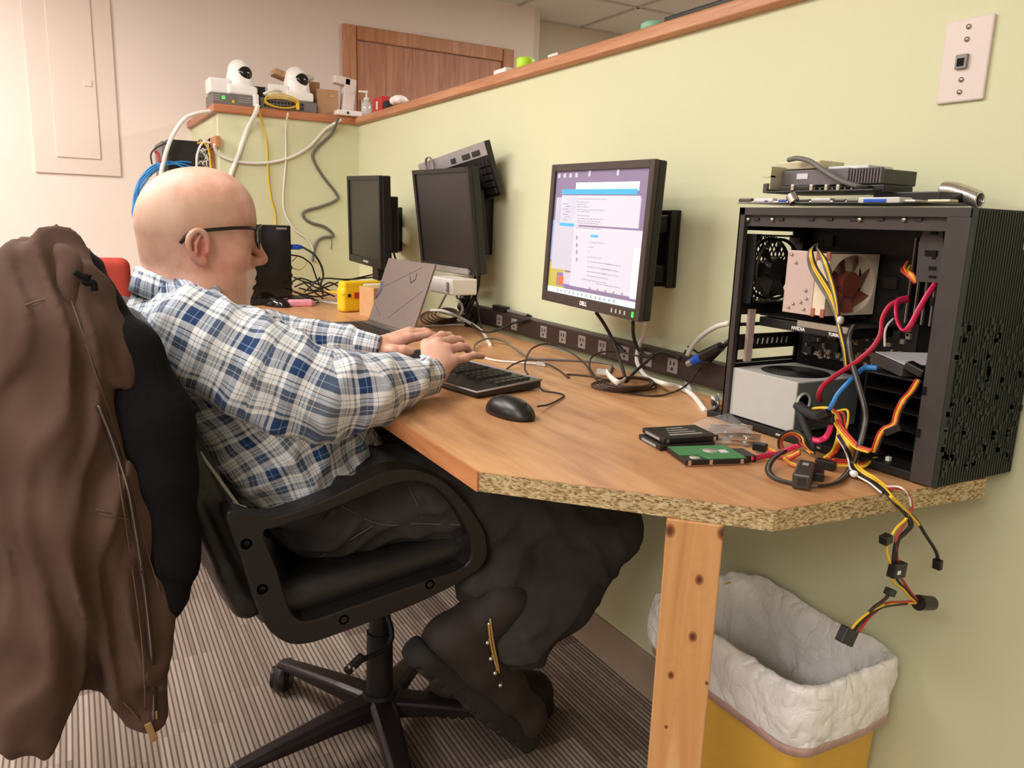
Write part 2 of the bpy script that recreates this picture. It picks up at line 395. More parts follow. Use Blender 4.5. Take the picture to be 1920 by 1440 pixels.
# far walls
b=MB(); b.box((XF-.05,(YN+2.634)/2,ZC/2),(.1,2.634-YN,ZC)); struct(b.build('wall_far','pink_lit_white_paint'),'off white far wall with the access panel and the oak door')
b=MB(); b.box((XF-.245-.05,3.75,ZC/2),(.1,2.4,ZC)); b.box((XF-.12,2.634+.02,ZC/2),(.24,.04,ZC)) ; struct(b.build('wall_recess','cream_paint'),'recessed cream wall beyond the half wall')
b=MB(); b.box((-1.3,YB+.05,ZC/2),(7.4,.1,ZC)); struct(b.build('wall_back','cream_paint'))
b=MB(); b.box((-1.3,YN-.05,ZC/2),(7.4,.1,ZC)); struct(b.build('wall_near','cream_paint'))
b=MB(); b.box((XR+.05,.2,ZC/2),(.1,8.8,ZC)); struct(b.build('wall_right','cream_paint'))
b=MB(); b.box(((XP+XR)/2,YW-.005,.05),(XR-XP,.01,.125)); b.box(((XP+XR)/2,YW-.011,.004),(XR-XP,.006,.012)); struct(b.build('baseboard_long','vinyl_base',bevel=.002),'beige vinyl base along the green wall')
# door
b=MB(); y0,y1=1.405,2.481; X0=XF+.0
b.box((X0+.012,y0+.035,1.11),(.026,.075,2.22)); b.box((X0+.012,y1-.035,1.11),(.026,.075,2.22)); b.box((X0+.012,(y0+y1)/2,2.183),(.026,y1-y0-.15,.075))
dfr=struct(b.build('door_frame','door_frame_oak',bevel=.005),'oak door casing'); dfr.name='door_1'
b=MB(); b.box((X0+.006,(y0+y1)/2,1.07),(.012,y1-y0-.16,2.14)); b.build('door_leaf','door_oak',dfr)
mk('satin_metal','B9AFA6',rough=.3,metal=.9)
b=MB(); hy=y0+.115; b.box((X0+.018,hy,1.77-.0),(.012,.035,.12)); b.cyl((X0+.02,hy,1.77),(X0+.06,hy,1.77),.009); b.cyl((X0+.055,hy,1.77),(X0+.055,hy+.1,1.765),.008); b.build('door_closer_lever','satin_metal',dfr)
# electrical access panel on the far wall
px0,px1=-.115,.257
pan=thing('fuse_box','large white painted electrical access panel on the far left wall','panel',(XF,0.07,1.34))
b=MB(); b.box((XF+.006,(px0+px1)/2,1.88),(.012,px1-px0,1.085)); b.build('panel_frame','panel_paint',pan,bevel=.004)
b=MB(); b.box((XF+.015,(.0+.175)/2-.012,1.9),(.008,.19,.97)); pd=b.build('panel_door','panel_paint',pan,bevel=.003)
b=MB(); b.box((XF+.021,.137,1.768),(.006,.035,.03)); b.build('latch','panel_paint',pd,bevel=.002)
# ---------------- desk ----------------
def onedge(u,v): p=on_z(u,v,DT); return (float(p[0]),float(p[1]))
A=(-3.66,.476); Bc=(-.921,.478); Cc=(-.637,.749); Dd=(-.597,1.143)
poly=[(-3.66,.47),(-2.8,.476),Bc,Cc,Dd,(-2.25,1.166),(-3.66,1.21)]
desk=thing('workbench','tan wooden workbench top with a clipped corner and raw chipboard edges','desk',(-1.9,.85,0))
b=MB(); b.prism(poly,DT-.029,DT-.001); top=b.build('chipboard_top','chipboard',desk)
b=MB(); b.prism(poly,DT-.001,DT); b.build('veneer_surface','desk_veneer',desk)
b=MB(); L_=Bc[0]+2.8; b.box((-2.8+L_/2,.4775-.002,DT-.0145),(L_,.003,.029)); b.build('edge_band','desk_band',desk)
# ================= monitors =================
mk('black_plastic','1B1817',rough=.45,bmp=.05); mk('black_gloss','17130F',rough=.12,var=.02); mk('black_satin','191614',rough=.35); mk('dark_metal','2A2725',rough=.4,metal=.5)
mk('bezel_brown','3A2F2C',rough=.4); mk('white_plastic','E6DFD8',rough=.4,var=.03); mk('grey_plastic','8C8580',rough=.45); mk('silver','B5B0AC',rough=.3,metal=.7)
mk('letter_grey','B9B5AE',rough=.5); mk('letter_white','F0EEEA',rough=.5); mk('green_led','3CE03C',emit='3CFF3C',es=2.0); mk('black_rubber','1C1A19',rough=.7)
m,nt,bs=newmat('screen_off'); tc=N(nt,'ShaderNodeTexCoord'); bs.inputs['Base Color'].default_value=(.014,.011,.010,1); bs.inputs['Roughness'].default_value=.38; bs.inputs['Specular IOR Level'].default_value=.6
nz=N(nt,'ShaderNodeTexNoise',Scale=900.0); L(nt,tc.outputs['Object'],nz.inputs['Vector']); bump(nt,bs,nz.outputs['Fac'],.1,.001); M['screen_off']=m
def glow(name,c,s=1.0): M[name]=plain(name,c,rough=.4,emit=c,es=s,var=.0)
glow('scr_lilac','7A6C8A',.42); glow('scr_white','ABA9B4',.9); glow('scr_white2','A09EAA',.88); glow('scr_blue','3A9AC6',.55); glow('scr_blue2','9AC4DE',.5); glow('scr_grey','BDBCC8',.5); glow('scr_text','8F8F9C',.35)
glow('scr_orange','E0633E',.5); glow('scr_olive','A8A04A',.45); glow('scr_purple','77699A',.45); glow('scr_pale','CFE0E6',.55); glow('scr_sky','8FA6CC',.45)
def monitor(name,label,c,deg,w,h,bez,depth,frontmat='black_plastic',screen='screen_off',text_=None,chin=0,group=None,back=.05):
    t=thing(name,label,'monitor',tuple(c),tuple(math.radians(a) for a in (deg[1],deg[2],deg[0])))
    t.rotation_mode='ZXY' if False else 'XYZ'
    Rm=(Matrix.Rotation(math.radians(deg[0]),3,'Z')@Matrix.Rotation(math.radians(deg[1]),3,'X')@Matrix.Rotation(math.radians(deg[2]),3,'Y'))
    t.rotation_euler=Rm.to_euler('XYZ'); F=Matrix.Translation(Vector(c))@Rm.to_4x4()
    t.matrix_basis=F.copy() if False else t.matrix_basis
    bpy.context.view_layer.update() if False else None
    def mb(): b=MB(); b.M=F; return b
    lo=-h/2
    b=mb(); y=depth
    for x0,x1,z0,z1 in ((-w/2,-w/2+bez,-h/2,h/2),(w/2-bez,w/2,-h/2,h/2),(-w/2+bez,w/2-bez,h/2-bez,h/2),(-w/2+bez,w/2-bez,-h/2,-h/2+bez+chin)):
        b.box(((x0+x1)/2,.006,(z0+z1)/2),(x1-x0,.012,z1-z0))
    b.build('bezel',frontmat,t,bevel=.0015)
    b=mb(); b.box((0,.012+(depth-.012)/2,0),(w-.001,depth-.012,h-.001)); b.box((0,depth+back/2,-.01),(w*.68,back,h*.62)); b.build('housing','black_plastic',t,bevel=.004)
    b=mb(); sw=w-2*bez; zc=chin/2; sh=h-2*bez-chin
    b.box((0,.0085,zc),(sw,.005,sh)); s=b.build('screen_panel',screen,t)
    return t,F,sw,sh,zc,mb,s
def wall_mount(F,name,label,dy,rail,hh=.075,group='monitor wall arms'):
    """bracket from the back of the monitor to an upright on the wall"""
    p=F@Vector((.05,dy,0)); rp=on_y(rail[0],rail[1],YW-.01); x=float(rp[0]); z=float(rp[2]); hh=rail[2]
    t=thing(name,label,'monitor arm',(x,YW,z),group=group)
    b=MB(); b.box((x,YW-.006,z),(.05,.012,2*hh+.03)); b.box((x+.022,YW-.018,z),(.006,.024,2*hh+.03)); b.box((x-.022,YW-.018,z),(.006,.024,2*hh+.03)); b.build('wall_rail','black_satin',t,bevel=.002)
    for s in (1,-1):
        b=MB(); a=Vector((x,YW-.022,z+s*hh*.78)); e=Vector((p.x,p.y,z+s*hh*.62))
        d=(e-a); n=d.length; q=d.to_track_quat('Y','Z').to_matrix(); b.box((a+e)/2,(.03,n+.01,.04),q); b.build('bracket','black_satin',t,bevel=.006)
    return t
# nearest monitor, switched on
c3=(-1.4949,1.0509,1.1504)
t3,F3,sw,sh,zc,mb3,scr=monitor('flat_monitor','switched-on square monitor showing white windows, on the wall nearest the open computer',c3,(-.8,-1.98,.97),.405,.335,.0175,.034,'bezel_brown','scr_lilac',chin=.008,back=.03)
def scr_rect(name,u0,u1,v0,v1,mat,lift,parent):
    """u,v in 0..1 of the screen from its top left"""
    b=mb3(); x0=-sw/2+u0*sw;x1=-sw/2+u1*sw;z1=zc+sh/2-v0*sh;z0=zc+sh/2-v1*sh
    b.box(((x0+x1)/2,.0059-lift*.00012,(z0+z1)/2),(x1-x0,.0001,z1-z0)); return b
def uvq(X,Y):
    """zoomed-screen pixel (zoom 2) to screen u,v via bilinear corners"""
    TL=(185,175);TR=(925,150);BR=(800,1312);BL=(108,1155)
    u,v=.5,.5
    for _ in range(30):
        px=(1-u)*(1-v)*TL[0]+u*(1-v)*TR[0]+u*v*BR[0]+(1-u)*v*BL[0]; py=(1-u)*(1-v)*TL[1]+u*(1-v)*TR[1]+u*v*BR[1]+(1-u)*v*BL[1]
        du=(X-px)/720; dv=(Y-py)/1050; u+=du; v+=dv
    return u,v
def uvbox(x0,y0,x1,y1):
    a=uvq(x0,y0);b_=uvq(x1,y1); return a[0],b_[0],a[1],b_[1]
rects=[((108,900,250,1160),'scr_olive',1),((108,560,160,900),'scr_sky',1),((195,1000,335,1140),'scr_purple',2),((190,380,830,640),'scr_white2',2),((185,380,345,1000),'scr_white2',2),
 ((360,262,840,330),'scr_pale',2),((235,315,828,362),'scr_blue',4),((240,364,824,640),'scr_white',3),((345,620,850,1230),'scr_white',4),((235,364,352,620),'scr_white',3),((205,1030,248,1110),'scr_orange',5),
 ((218,588,342,622),'scr_blue',5),((540,645,835,690),'scr_grey',5),((480,690,536,716),'scr_blue',6),((250,1000,345,1120),'scr_white2',3),((800,800,835,1240),'scr_pale',6)]
groups={}
for r,mt,l in rects:
    a=uvbox(*r); u0,u1,v0,v1=a; u0=max(0,u0);u1=min(1,u1);v0=max(0,v0);v1=min(1,v1)
    b=scr_rect('w',u0,u1,v0,v1,mt,l,scr)
    groups.setdefault(mt,MB()); g=groups[mt]; o=len(g.v); g.v+=b.v; g.f+=[tuple(i+o for i in f) for f in b.f]; g.mi+=b.mi; g.sm+=b.sm
g=MB()
b=scr_rect('taskbar',0,1,.955,1,'scr_white2',3,scr); o=len(g.v); g.v+=b.v; g.f+=[tuple(i+o for i in f) for f in b.f]; g.mi+=b.mi; g.sm+=b.sm
g.build('taskbar','scr_pale',scr)
for mt,g in groups.items(): g.build('window_area',mt,scr)
g=MB()
def addr(u0,u1,v0,v1,l=7):
    b=scr_rect('t',u0,u1,v0,v1,'',l,None); o=len(g.v); g.v.extend(b.v); g.f.extend([tuple(i+o for i in f) for f in b.f]); g.mi.extend(b.mi); g.sm.extend(b.sm)
for k,(y,x0,x1) in enumerate([(392,380,610),(418,370,470),(437,370,450),(455,370,465),(478,370,590),(494,370,480),(527,370,470),(551,370,585),(570,370,560),(588,370,545),(628,360,560),
    (750,470,590),(790,465,500),(828,465,480),(873,455,560),(910,450,640),(935,600,700),(955,450,640),(975,560,690),(995,450,600),(1015,560,690),(1032,450,610),(1060,400,600),(1100,520,700)]):
    a=uvq(x0,y);c_=uvq(x1,y); u=a[0]
    while u<c_[0]:
        wd=random.uniform(.012,.04); addr(u,min(u+wd,c_[0]),a[1],a[1]+.006); u+=wd+.008
for k in range(14): a=.12+k*.05; addr(a,a+.014,.966,.99)
for k in range(5): a=.5+k*.085; addr(a,a+.018,.905,.925)
for k in range(7): u,v=uvq(245+(k%2)*20,430+k*22); addr(u,u+.06,v,v+.005)
for k in range(4): u,v=uvq(360,700+k*60); addr(u,u+.02,v,v+.03)
g.build('screen_lettering','scr_text',scr)
g=MB()
for k in range(4): addr(.02+.07*k,.05+.07*k,.015,.05)
g2=g; addr(.38,.405,.0,.045); addr(.68,.705,.0,.045); g.build('desktop_icons','scr_white2',scr)
text('maker_name','DELL',.0135,'letter_white',F3@facing((-.01,-.0005,-.335/2+.0125),(1,0,0),(0,0,1)),t3,bold=.0004)
b=mb3()
for k in range(4): b.box((.105+k*.016,-.0005,-.155),(.005,.002,.009))
b.build('buttons','letter_grey',t3); b=mb3(); b.box((.181,-.0006,-.155),(.005,.002,.011)); b.build('power_light','green_led',t3)
wall_mount(F3,'monitor_arm','black wall arm behind the switched-on monitor nearest the computer case',.055,(1253,467,.073))
# middle monitor, off
c2=(-2.3674,1.0704,1.1744); t2,F2,sw2,sh2,zc2,mb2,_=monitor('flat_monitor','switched-off monitor with a keyboard hung behind its top corner, between the other two',c2,(4.53,7.49,.41),.375,.33,.015,.04,'black_plastic',chin=.012)
b=mb2(); b.box((0,-.008,-.33/2+.012),(.3,.004,.018)); b.box((0,.0,-.33/2-.002),(.3,.02,.003)); mk('clear_strip','B8B2AA',rough=.15,alpha=.45); b.build('clear_lip','clear_strip',t2)
b=mb2(); 
for k in range(5): b.box((.09+k*.014,-.0005,-.153),(.008,.002,.008))
b.build('buttons','grey_plastic',t2)
wall_mount(F2,'monitor_arm','black wall arm behind the middle switched-off monitor',.085,(913,425,.075))
# far monitor, off
c1=(-2.8926,.9768,1.1651); t1,F1,sw1,sh1,zc1,mb1,_=monitor('flat_monitor','switched-off monitor furthest along the bench, near the partition',c1,(-.3,1.67,1.58),.375,.33,.016,.045,chin=.012)
b=mb1(); 
for k in range(5): b.box((.0+k*.012,-.0005,-.150),(.008,.002,.008))
b.build('buttons','letter_grey',t1)
wall_mount(F1,'monitor_arm','black wall arm behind the furthest switched-off monitor',.09,(746,430,.075))
b=mb1(); b.box((.08,.03,-.19),(.06,.03,.05)); b.build('cable_cover','black_plastic',t1,bevel=.004)
# white box under the middle monitor
wb=PT(('y',850,535,1.06))
t=thing('power_box','small white box hanging below the middle monitor','box',wb); b=MB(); b.box(wb,(.15,.09,.05),(0,0,.05)); b.build('housing','white_plastic',t,bevel=.004)
b=MB(); b.box(wb+np.array([.055,-.046,.0]),(.012,.002,.03)); b.build('port_panel','grey_plastic',t)
# ================= keyboards =================
mk('key_black','262321',rough=.4); mk('kb_body','1F1C1B',rough=.32); mk('kb_silver','A7A2A4',rough=.4,metal=.3); mk('key_legend','C9C6C2')
def keyboard(name,label,mtx,w,d,rows,cols,x0,x1,y0,y1,body='kb_body',h=.018,keys='key_black',rim=None,gap=.12,group=None):
    """local x along the length, y towards the back, z up; keys laid as rows between x0..x1,y0..y1"""
    t=thing(name,label,'keyboard',mtx.translation,mtx.to_euler(),group)
    b=MB(); b.M=mtx; b.prism([(-d/2,0),(d/2,0),(d/2,h),(d/2-.012,h+.002),(-d/2+.004,h*.72),(-d/2,h*.5)],-w/2,w/2,ax=0); b.build('body',body,t,bevel=.003)
    if rim:
        b=MB(); b.M=mtx; pts=[(-w/2,-d/2,h*.62),(w/2,-d/2,h*.62),(w/2,d/2,h+.001),(-w/2,d/2,h+.001)]; b.tube(pts,.0022,6,closed=True); b.build('rim',rim,t)
    b=MB(); b.M=mtx
    cw=(x1-x0)/cols; rd=(y1-y0)/rows
    for r in range(rows):
        c=0
        while c<cols:
            n=1
            if r==0 and c==4: n=5
            elif c in (0,) and r in (1,2,3): n=1
            if cols>17 and c in (14,18): c+=1; continue
            xx=x0+cw*(c+n/2); yy=y0+rd*(r+.5); zz=h*.72+(h*.3)*((yy+d/2)/d)
            b.box((xx,yy,zz+.0025),(cw*n-cw*gap,rd*(1-gap),.007),taper=.82); c+=n
    b.build('key_rows',keys,t)
    return t
# main keyboard under the hands
kfr=on_z(894,738,DT+.012); kbk=on_z(1015,715,DT+.018)
wdir=Vector(kbk-kfr); wdir.z=0; dk=wdir.length; yd=wdir.normalized(); xd=Vector((yd.y,-yd.x,0))
KW=.44
kc=Vector(kfr)+yd*dk/2-xd*KW/2; kc.z=DT+.004
KM=Matrix((xd,yd,Vector((0,0,1)))).transposed().to_4x4(); KM.translation=kc
kb=keyboard('computer_keyboard','wide black keyboard with a silver rim under the man\'s hands',KM,KW,dk,6,21,-KW/2+.012,KW/2-.012,-dk/2+.062,dk/2-.018,h=.017,rim='kb_silver')
b=MB(); b.M=KM
for x in (-.15,.15): b.box((x,-.03,.0-.002),(.03,.02,.004))
b.build('foot','black_rubber',kb)
# hung keyboard: silver top, dark keys; hangs on the wall above the middle monitor
def keyboard_at(TLp,TRp,BRp,plane,**k): pass
W2=.44; dkk=.17
Rk=(Matrix.Rotation(math.radians(6.9),3,'Z')@Matrix.Rotation(math.radians(15.2),3,'X')@Matrix.Rotation(math.radians(-7.1),3,'Y'))
HM=Matrix((Rk@Vector((1,0,0)),Rk@Vector((0,0,1)),Rk@Vector((0,-1,0)))).transposed().to_4x4(); HM.translation=Vector((-2.4178,1.1565,1.3176))
hk=keyboard('hung_keyboard','silver and black keyboard hanging tilted above the middle monitor',HM,W2,dkk,5,22,-W2/2+.01,W2/2-.008,-dkk/2+.008,dkk/2-.055,body='black_plastic',h=.02)
b=MB(); b.M=HM; b.box((0,dkk/2-.022,.0215),(W2-.004,.042,.004)); b.build('top_plate','kb_silver',hk,bevel=.001)
b=MB(); b.M=HM
for x in (.02,.1,.16): b.box((x,dkk/2-.028,.0245),(.045 if x!=.02 else .03,.016,.003))
b.build('media_keys','key_black',hk,bevel=.001)
b=MB(); b.M=HM; pts=[(-.12+.05*math.cos(a)*.5,dkk/2-.02+.03*math.sin(a),.03+.002*a/6) for a in [i*.45 for i in range(42)]]; b.tube(smoothpath(pts,2),.0022,6); b.build('wound_cord','grey_plastic',hk)
# ================= mouse =================
def mouse(name,label,loc,rz,s=1.0,mat='black_satin'):
    t=thing(name,label,'mouse',loc,(0,0,rz)); F=frame(loc,(0,0,rz))
    g=SDF((-.045,-.07,-.01),(.045,.07,.05),.0016)
    g.ell((0,-.01,.002),(.0315,.054,.036),.004); g.ell((0,.018,.004),(.029,.04,.026),.014)
    g.box((0,0,-.02),(.06,.09,.021),.0,.001,op='s')
    V,Fc=g.mesh(); V=V*s; V=np.array([F@Vector(p) for p in V]); npmesh('shell',V,Fc,mat,t)
    b=MB(); b.M=F; b.cyl((-.003*s,.036*s,.023*s),(.003*s,.036*s,.023*s),.007*s,n=16); b.build('scroll_wheel','black_rubber',t)
    b=MB(); b.M=F; b.box((0,.03*s,.031*s),(.0012,.03*s,.002)); b.build('button_seam','black_gloss',t)
    return t
mp=on_z(963,772,DT+.01)
m1=mouse('computer_mouse','black wired mouse on bare bench in front of the keyboard',(float(mp[0])-.01,float(mp[1])+.0,DT+.001),math.radians(-78),.95)
cable('mouse_cable',[('z',1008,762,DT+.012),('z',1030,758,DT+.004),('z',1056,744,DT+.003),('z',1050,738,DT+.003),('z',1020,733,DT+.004),('z',1012,726,DT+.008)],.0018,'black_rubber',m1)
mp2=on_z(520,570,DT+.01); m2=mouse('computer_mouse','glossy black mouse far along the bench beside the spare keyboard',(float(mp2[0]),float(mp2[1]),DT+.001),math.radians(-60),1.0,'black_gloss')
# far keyboard behind the man's chin
k1=on_z(545,562,DT+.015); KM2=frame((float(k1[0])-.03,float(k1[1])-.12,DT+.001),(0,0,math.radians(98)))
keyboard('computer_keyboard','black keyboard lying beside the spare mouse in front of the small computer',KM2,.44,.15,6,20,-.21,.21,-.06,.065,h=.018)
# ================= laptop =================
mk('laptop_shell','7C706B',rough=.4,metal=.35,var=.03); mk('laptop_deck','5B5650',rough=.4,metal=.2)
q=[on_z(690,598,DT+.018),on_z(772,625,DT+.018)]
a=Vector(q[0]); c_=Vector(q[1]); hx=(c_-a); hx.z=0; LW=hx.length; hxn=hx.normalized()
t=thing('open_laptop','grey laptop with open lid, its back to the camera, left of the man\'s hands','laptop',a)
hy=Vector((hxn.y,-hxn.x,0)) # towards the user side (-x)
if hy.y>0: hy=-hy
TL=on_y(745,484,float((a.y+c_.y)/2)); 
b=MB(); bd=.235
P0=a+Vector((0,0,-.012)); 
def LP(u,v,w): return P0+hxn*u+hy*v+Vector((0,0,w))
vs=[LP(0,0,-.006),LP(LW,0,-.006),LP(LW,bd,-.006),LP(0,bd,-.006),LP(0,0,.008),LP(LW,0,.008),LP(LW,bd,.006),LP(0,bd,.006)]
FS=[(0,3,2,1),(4,5,6,7),(0,1,5,4),(1,2,6,5),(2,3,7,6),(3,0,4,7)]
b.add(vs,FS); b.build('base','laptop_deck',t,bevel=.002)
b=MB()
for r in range(5):
    for k in range(12):
        pc=LP(LW*(.08+.07*k+.035),bd*(.18+.1*r),.0085); b.box(pc,(.018,.016,.002),(0,0,math.atan2(hxn.y,hxn.x)))
b.build('key_rows','key_black',t)
tl=Vector(on_x(748,486,a.x+.07)); tr=Vector(on_x(834,493,c_.x+.07))
lu=((tl-a)+(tr-c_))/2; lu=lu-hxn*lu.dot(hxn); lun=lu.normalized(); ln=lun.cross(hxn); LH=lu.length
b=MB(); th=.007
vs=[]
for s in (0,1):
    for (i,j) in ((0,0),(LW,0),(LW,LH),(0,LH)): vs.append(a+Vector((0,0,-.004))+hxn*i+lun*j+ln*(s*th))
b.add(vs,FS); lid=b.build('lid','laptop_shell',t,bevel=.0015)
nsgn=1 if ln.x>0 else -1
sur=a+ln*(th+.0004 if nsgn>0 else -.0004)+Vector((0,0,-.004))
b=MB(); 
for (u0,v0,u1,v1) in ((.1,.55,.78,.93),(.02,.28,.25,.12),(.42,.12,.95,.62)):
    b.tube([sur+hxn*(LW*u0)+lun*(LH*v0),sur+hxn*(LW*u1)+lun*(LH*v1)],.0005,4)
mk('lid_line','54494A',rough=.5); b.build('lid_crease','lid_line',lid)
b=MB(); q0=sur+hxn*(LW*.6)+lun*(LH*.78); b.tube([q0,q0+hxn*.02-lun*.02,q0+hxn*.045-lun*.006,q0+hxn*.04+lun*.012],.0018,5); b.build('lid_emblem','lid_line',lid)
b=MB()
for k in range(3): b.tube(smoothpath([sur+hxn*(LW*(.0+.015*k))+lun*(LH*.35),sur+hxn*(LW*(.05+.02*k))+lun*(LH*.5),sur+hxn*(LW*.03*k)+lun*(LH*.62)],6),.0009,5)
mk('blue_ink','2E3B78'); b.build('blue_mark','blue_ink',lid)
b=MB(); b.tube([a+Vector((0,0,-.005))+hxn*.01,a+Vector((0,0,-.005))+hxn*(LW-.01)],.006,8); b.build('hinge','laptop_deck',t)
# ================= open computer tower =================
CX0,CX1,CY0,CY1,CZ0,CZ1=-1.006,-.600,1.015,1.208,DT+.003,1.216
mk('case_steel','3F3937',rough=.5,metal=.25,bmp=.05); mk('case_black','100E0D',rough=.55); mk('case_inner','060505',rough=.7,spec=.2); mk('front_green','1A1F19',rough=.5); mk('psu_grey','B4B4B0',rough=.5,var=.02); mk('psu_dark','6D716D',rough=.5)
mk('cooler_metal','CDB6AE',rough=.45,metal=.25,var=.03); mk('fan_beige','DCCDB4',rough=.5); mk('fan_brown','7A4034',rough=.45); mk('corner_brown','A5604A',rough=.6); mk('screw_metal','D5D0CA',rough=.25,metal=.9)
mk('board_dark','1B1716',rough=.5,var=.3,scale=120); mk('chip','2E2A28'); mk('pcb_light','A79B8B',rough=.4,metal=.3)
case=thing('computer_case','black computer tower lying open with its insides showing at the bench end','computer',((CX0+CX1)/2,(CY0+CY1)/2,DT))
def bx(name,x0,x1,y0,y1,z0,z1,mat,parent=case,bevel=.0008):
    b=MB(); b.box(((x0+x1)/2,(y0+y1)/2,(z0+z1)/2),(x1-x0,y1-y0,z1-z0)); return b.build(name,mat,parent,bevel=bevel)
XI=CX1-.034
bx('top_panel',CX0,CX1-.003,CY0,CY1,CZ1-.013,CZ1,'case_steel'); 
b=MB(); b.box(((CX0+XI)/2,CY0+.009,CZ1-.022),(XI-CX0,.004,.018),(.0,0,0)); rail=b.build('top_rail','case_steel',case)
bx('bottom_panel',CX0,CX1-.02,CY0+.001,CY1,CZ0,CZ0+.012,'case_black')
for xx in (CX0+.03,CX1-.06):
    for yy in (CY0+.02,CY1-.02):
        b=MB(); b.cyl((xx,yy,DT),(xx,yy,CZ0+.001),.012,n=14); b.build('foot','black_rubber',case)
bx('rear_edge',CX0,CX0+.013,CY0,CY0+.01,CZ0,CZ1,'case_steel')
bx('side_column',XI,CX1-.001,CY0,CY0+.012,CZ0,CZ1-.013,'case_steel')
bx('column_return',XI,XI+.003,CY0+.01,CY0+.05,CZ0,CZ1-.013,'case_black')
bx('far_side_panel',CX0,CX1-.004,CY1-.003,CY1,CZ0,CZ1,'case_inner'); 
bx('board_tray',CX0+.01,XI+.005,CY1-.022,CY1-.018,CZ0+.01,CZ1-.012,'case_inner')
# rear wall with open slots
zs0,zs1=.945,1.03
b=MB(); 
def rb(y0,y1,z0,z1): b.box((CX0+.0015,(y0+y1)/2,(z0+z1)/2),(.003,y1-y0,z1-z0))
rb(CY0,CY0+.014,CZ0,CZ1); rb(CY1-.022,CY1,CZ0,CZ1); rb(CY0,CY1,zs1,1.052); rb(CY0,CY1,1.178,CZ1); rb(CY0,CY1,CZ0,zs0-.004)
rb(1.152,1.186,1.052,1.178)
for k,z in enumerate((.945,.969,.991,1.012)): rb(CY0+.01,1.186,z-.003,z+.003)
rb(CY0+.014,CY0+.024,zs0,zs1); rb(CY0+.024,1.186,.972,.988)
b.build('rear_panel','case_black',case)
b=MB()
for k in range(9): yy=CY0+.045+k*.0125; b.tube([(CX0+.0036,yy,.9745),(CX0+.0036,yy+.002,.9855)],.0016,6)
b.build('vent_slots','psu_grey',case)
# rear fan + honeycomb grille
FY,FZ,FR=1.091,1.112,.052
b=MB()
for k in range(-9,10):
    for sg in (1,-1):
        d=Vector((0,math.cos(math.radians(60)),sg*math.sin(math.radians(60)))); n=Vector((0,-d.z,d.y)); o=k*.0085
        if abs(o)<.058:
            l=math.sqrt(.058**2-o*o); c0=Vector((CX0+.002,FY,FZ))+n*o; b.tube([c0-d*l,c0+d*l],.0016,5)
b.build('fan_grille','case_black',case)
fan=MB(); fo=[]; 
n=36; ring=[(CX0+.006,FY+FR*math.cos(2*math.pi*k/n),FZ+FR*math.sin(2*math.pi*k/n)) for k in range(n)]
fan.tube(ring,.003,6,closed=True); ring2=[(x+.022,y,z) for x,y,z in ring]; fan.tube(ring2,.003,6,closed=True)
for yy in (-1,1):
    for zz in (-1,1): fan.box((CX0+.017,FY+yy*.054,FZ+zz*.054),(.024,.012,.012))
for s in (-1,1): fan.box((CX0+.017,FY,FZ+s*.058),(.024,.118,.003)); fan.box((CX0+.017,FY+s*.058,FZ),(.024,.003,.118))
ff=fan.build('rear_fan','case_black',case)
b=MB(); b.cyl((CX0+.008,FY,FZ),(CX0+.03,FY,FZ),.02,n=24)
for k in range(7):
    a=2*math.pi*k/7+.35; u=Vector((0,math.cos(a),math.sin(a))); vv=Vector((0,-math.sin(a),math.cos(a))); vs=[]
    for r_ in (.018,.034,.049):
        for s_ in (-1,1): vs.append(Vector((CX0+.019+s_*.007,FY,FZ))+u*r_+vv*(s_*(.005+r_*.2)+ (r_-.018)*.3))
    b.add(vs,[(0,1,3,2),(2,3,5,4)],0,True)
b.build('fan_blades','black_satin',ff)
# power supply
psu=bx('power_supply',-.993,-.849,CY0+.006,CY1-.03,CZ0+.014,.937,'psu_grey',bevel=.0015)
bx('psu_end',-.849,-.8485,CY0+.008,CY1-.032,CZ0+.016,.935,'psu_dark',psu,0)
b=MB()
for k in range(9): rr=.008+k*.0055; b.tube([(-.921+rr*math.cos(2*math.pi*i/40),1.098+rr*math.sin(2*math.pi*i/40),.9378) for i in range(40)],.0009,5,closed=True)
b.lathe((-.921,1.098,.9372),[(0,.0),(.058,0),(.058,.0003)],32); b.build('fan_guard','case_black',psu)
b=MB(); hp=Vector((-.848,CY0+.022,.903)); b.lathe(hp,[(.0125,0),(.013,.003),(.0155,.004),(.017,.002),(.017,0)],24,axis=(1,0,0),caps=False); mk('grommet','AEB3A6',rough=.5); b.build('cable_grommet','grommet',psu)
b=MB(); b.lathe(hp+Vector((-.0,0,0)),[(0,.0006),(.014,.0006)],24,axis=(1,0,0)); b.build('cable_hole','case_inner',psu)
# drive cage
cage=bx('drive_cage',-.745,-.742,CY0+.03,CY1-.03,CZ0+.012,.975,'case_inner')
bx('cage_side',-.652,-.649,CY0+.03,CY1-.03,CZ0+.012,.975,'case_inner',cage); bx('cage_top',-.745,-.649,CY0+.03,CY1-.03,.972,.975,'case_black',cage)
for k in range(4): bx('cage_shelf',-.742,-.652,CY0+.03,CY1-.03,.872+k*.026,.873+k*.026,'black_satin',cage,0)
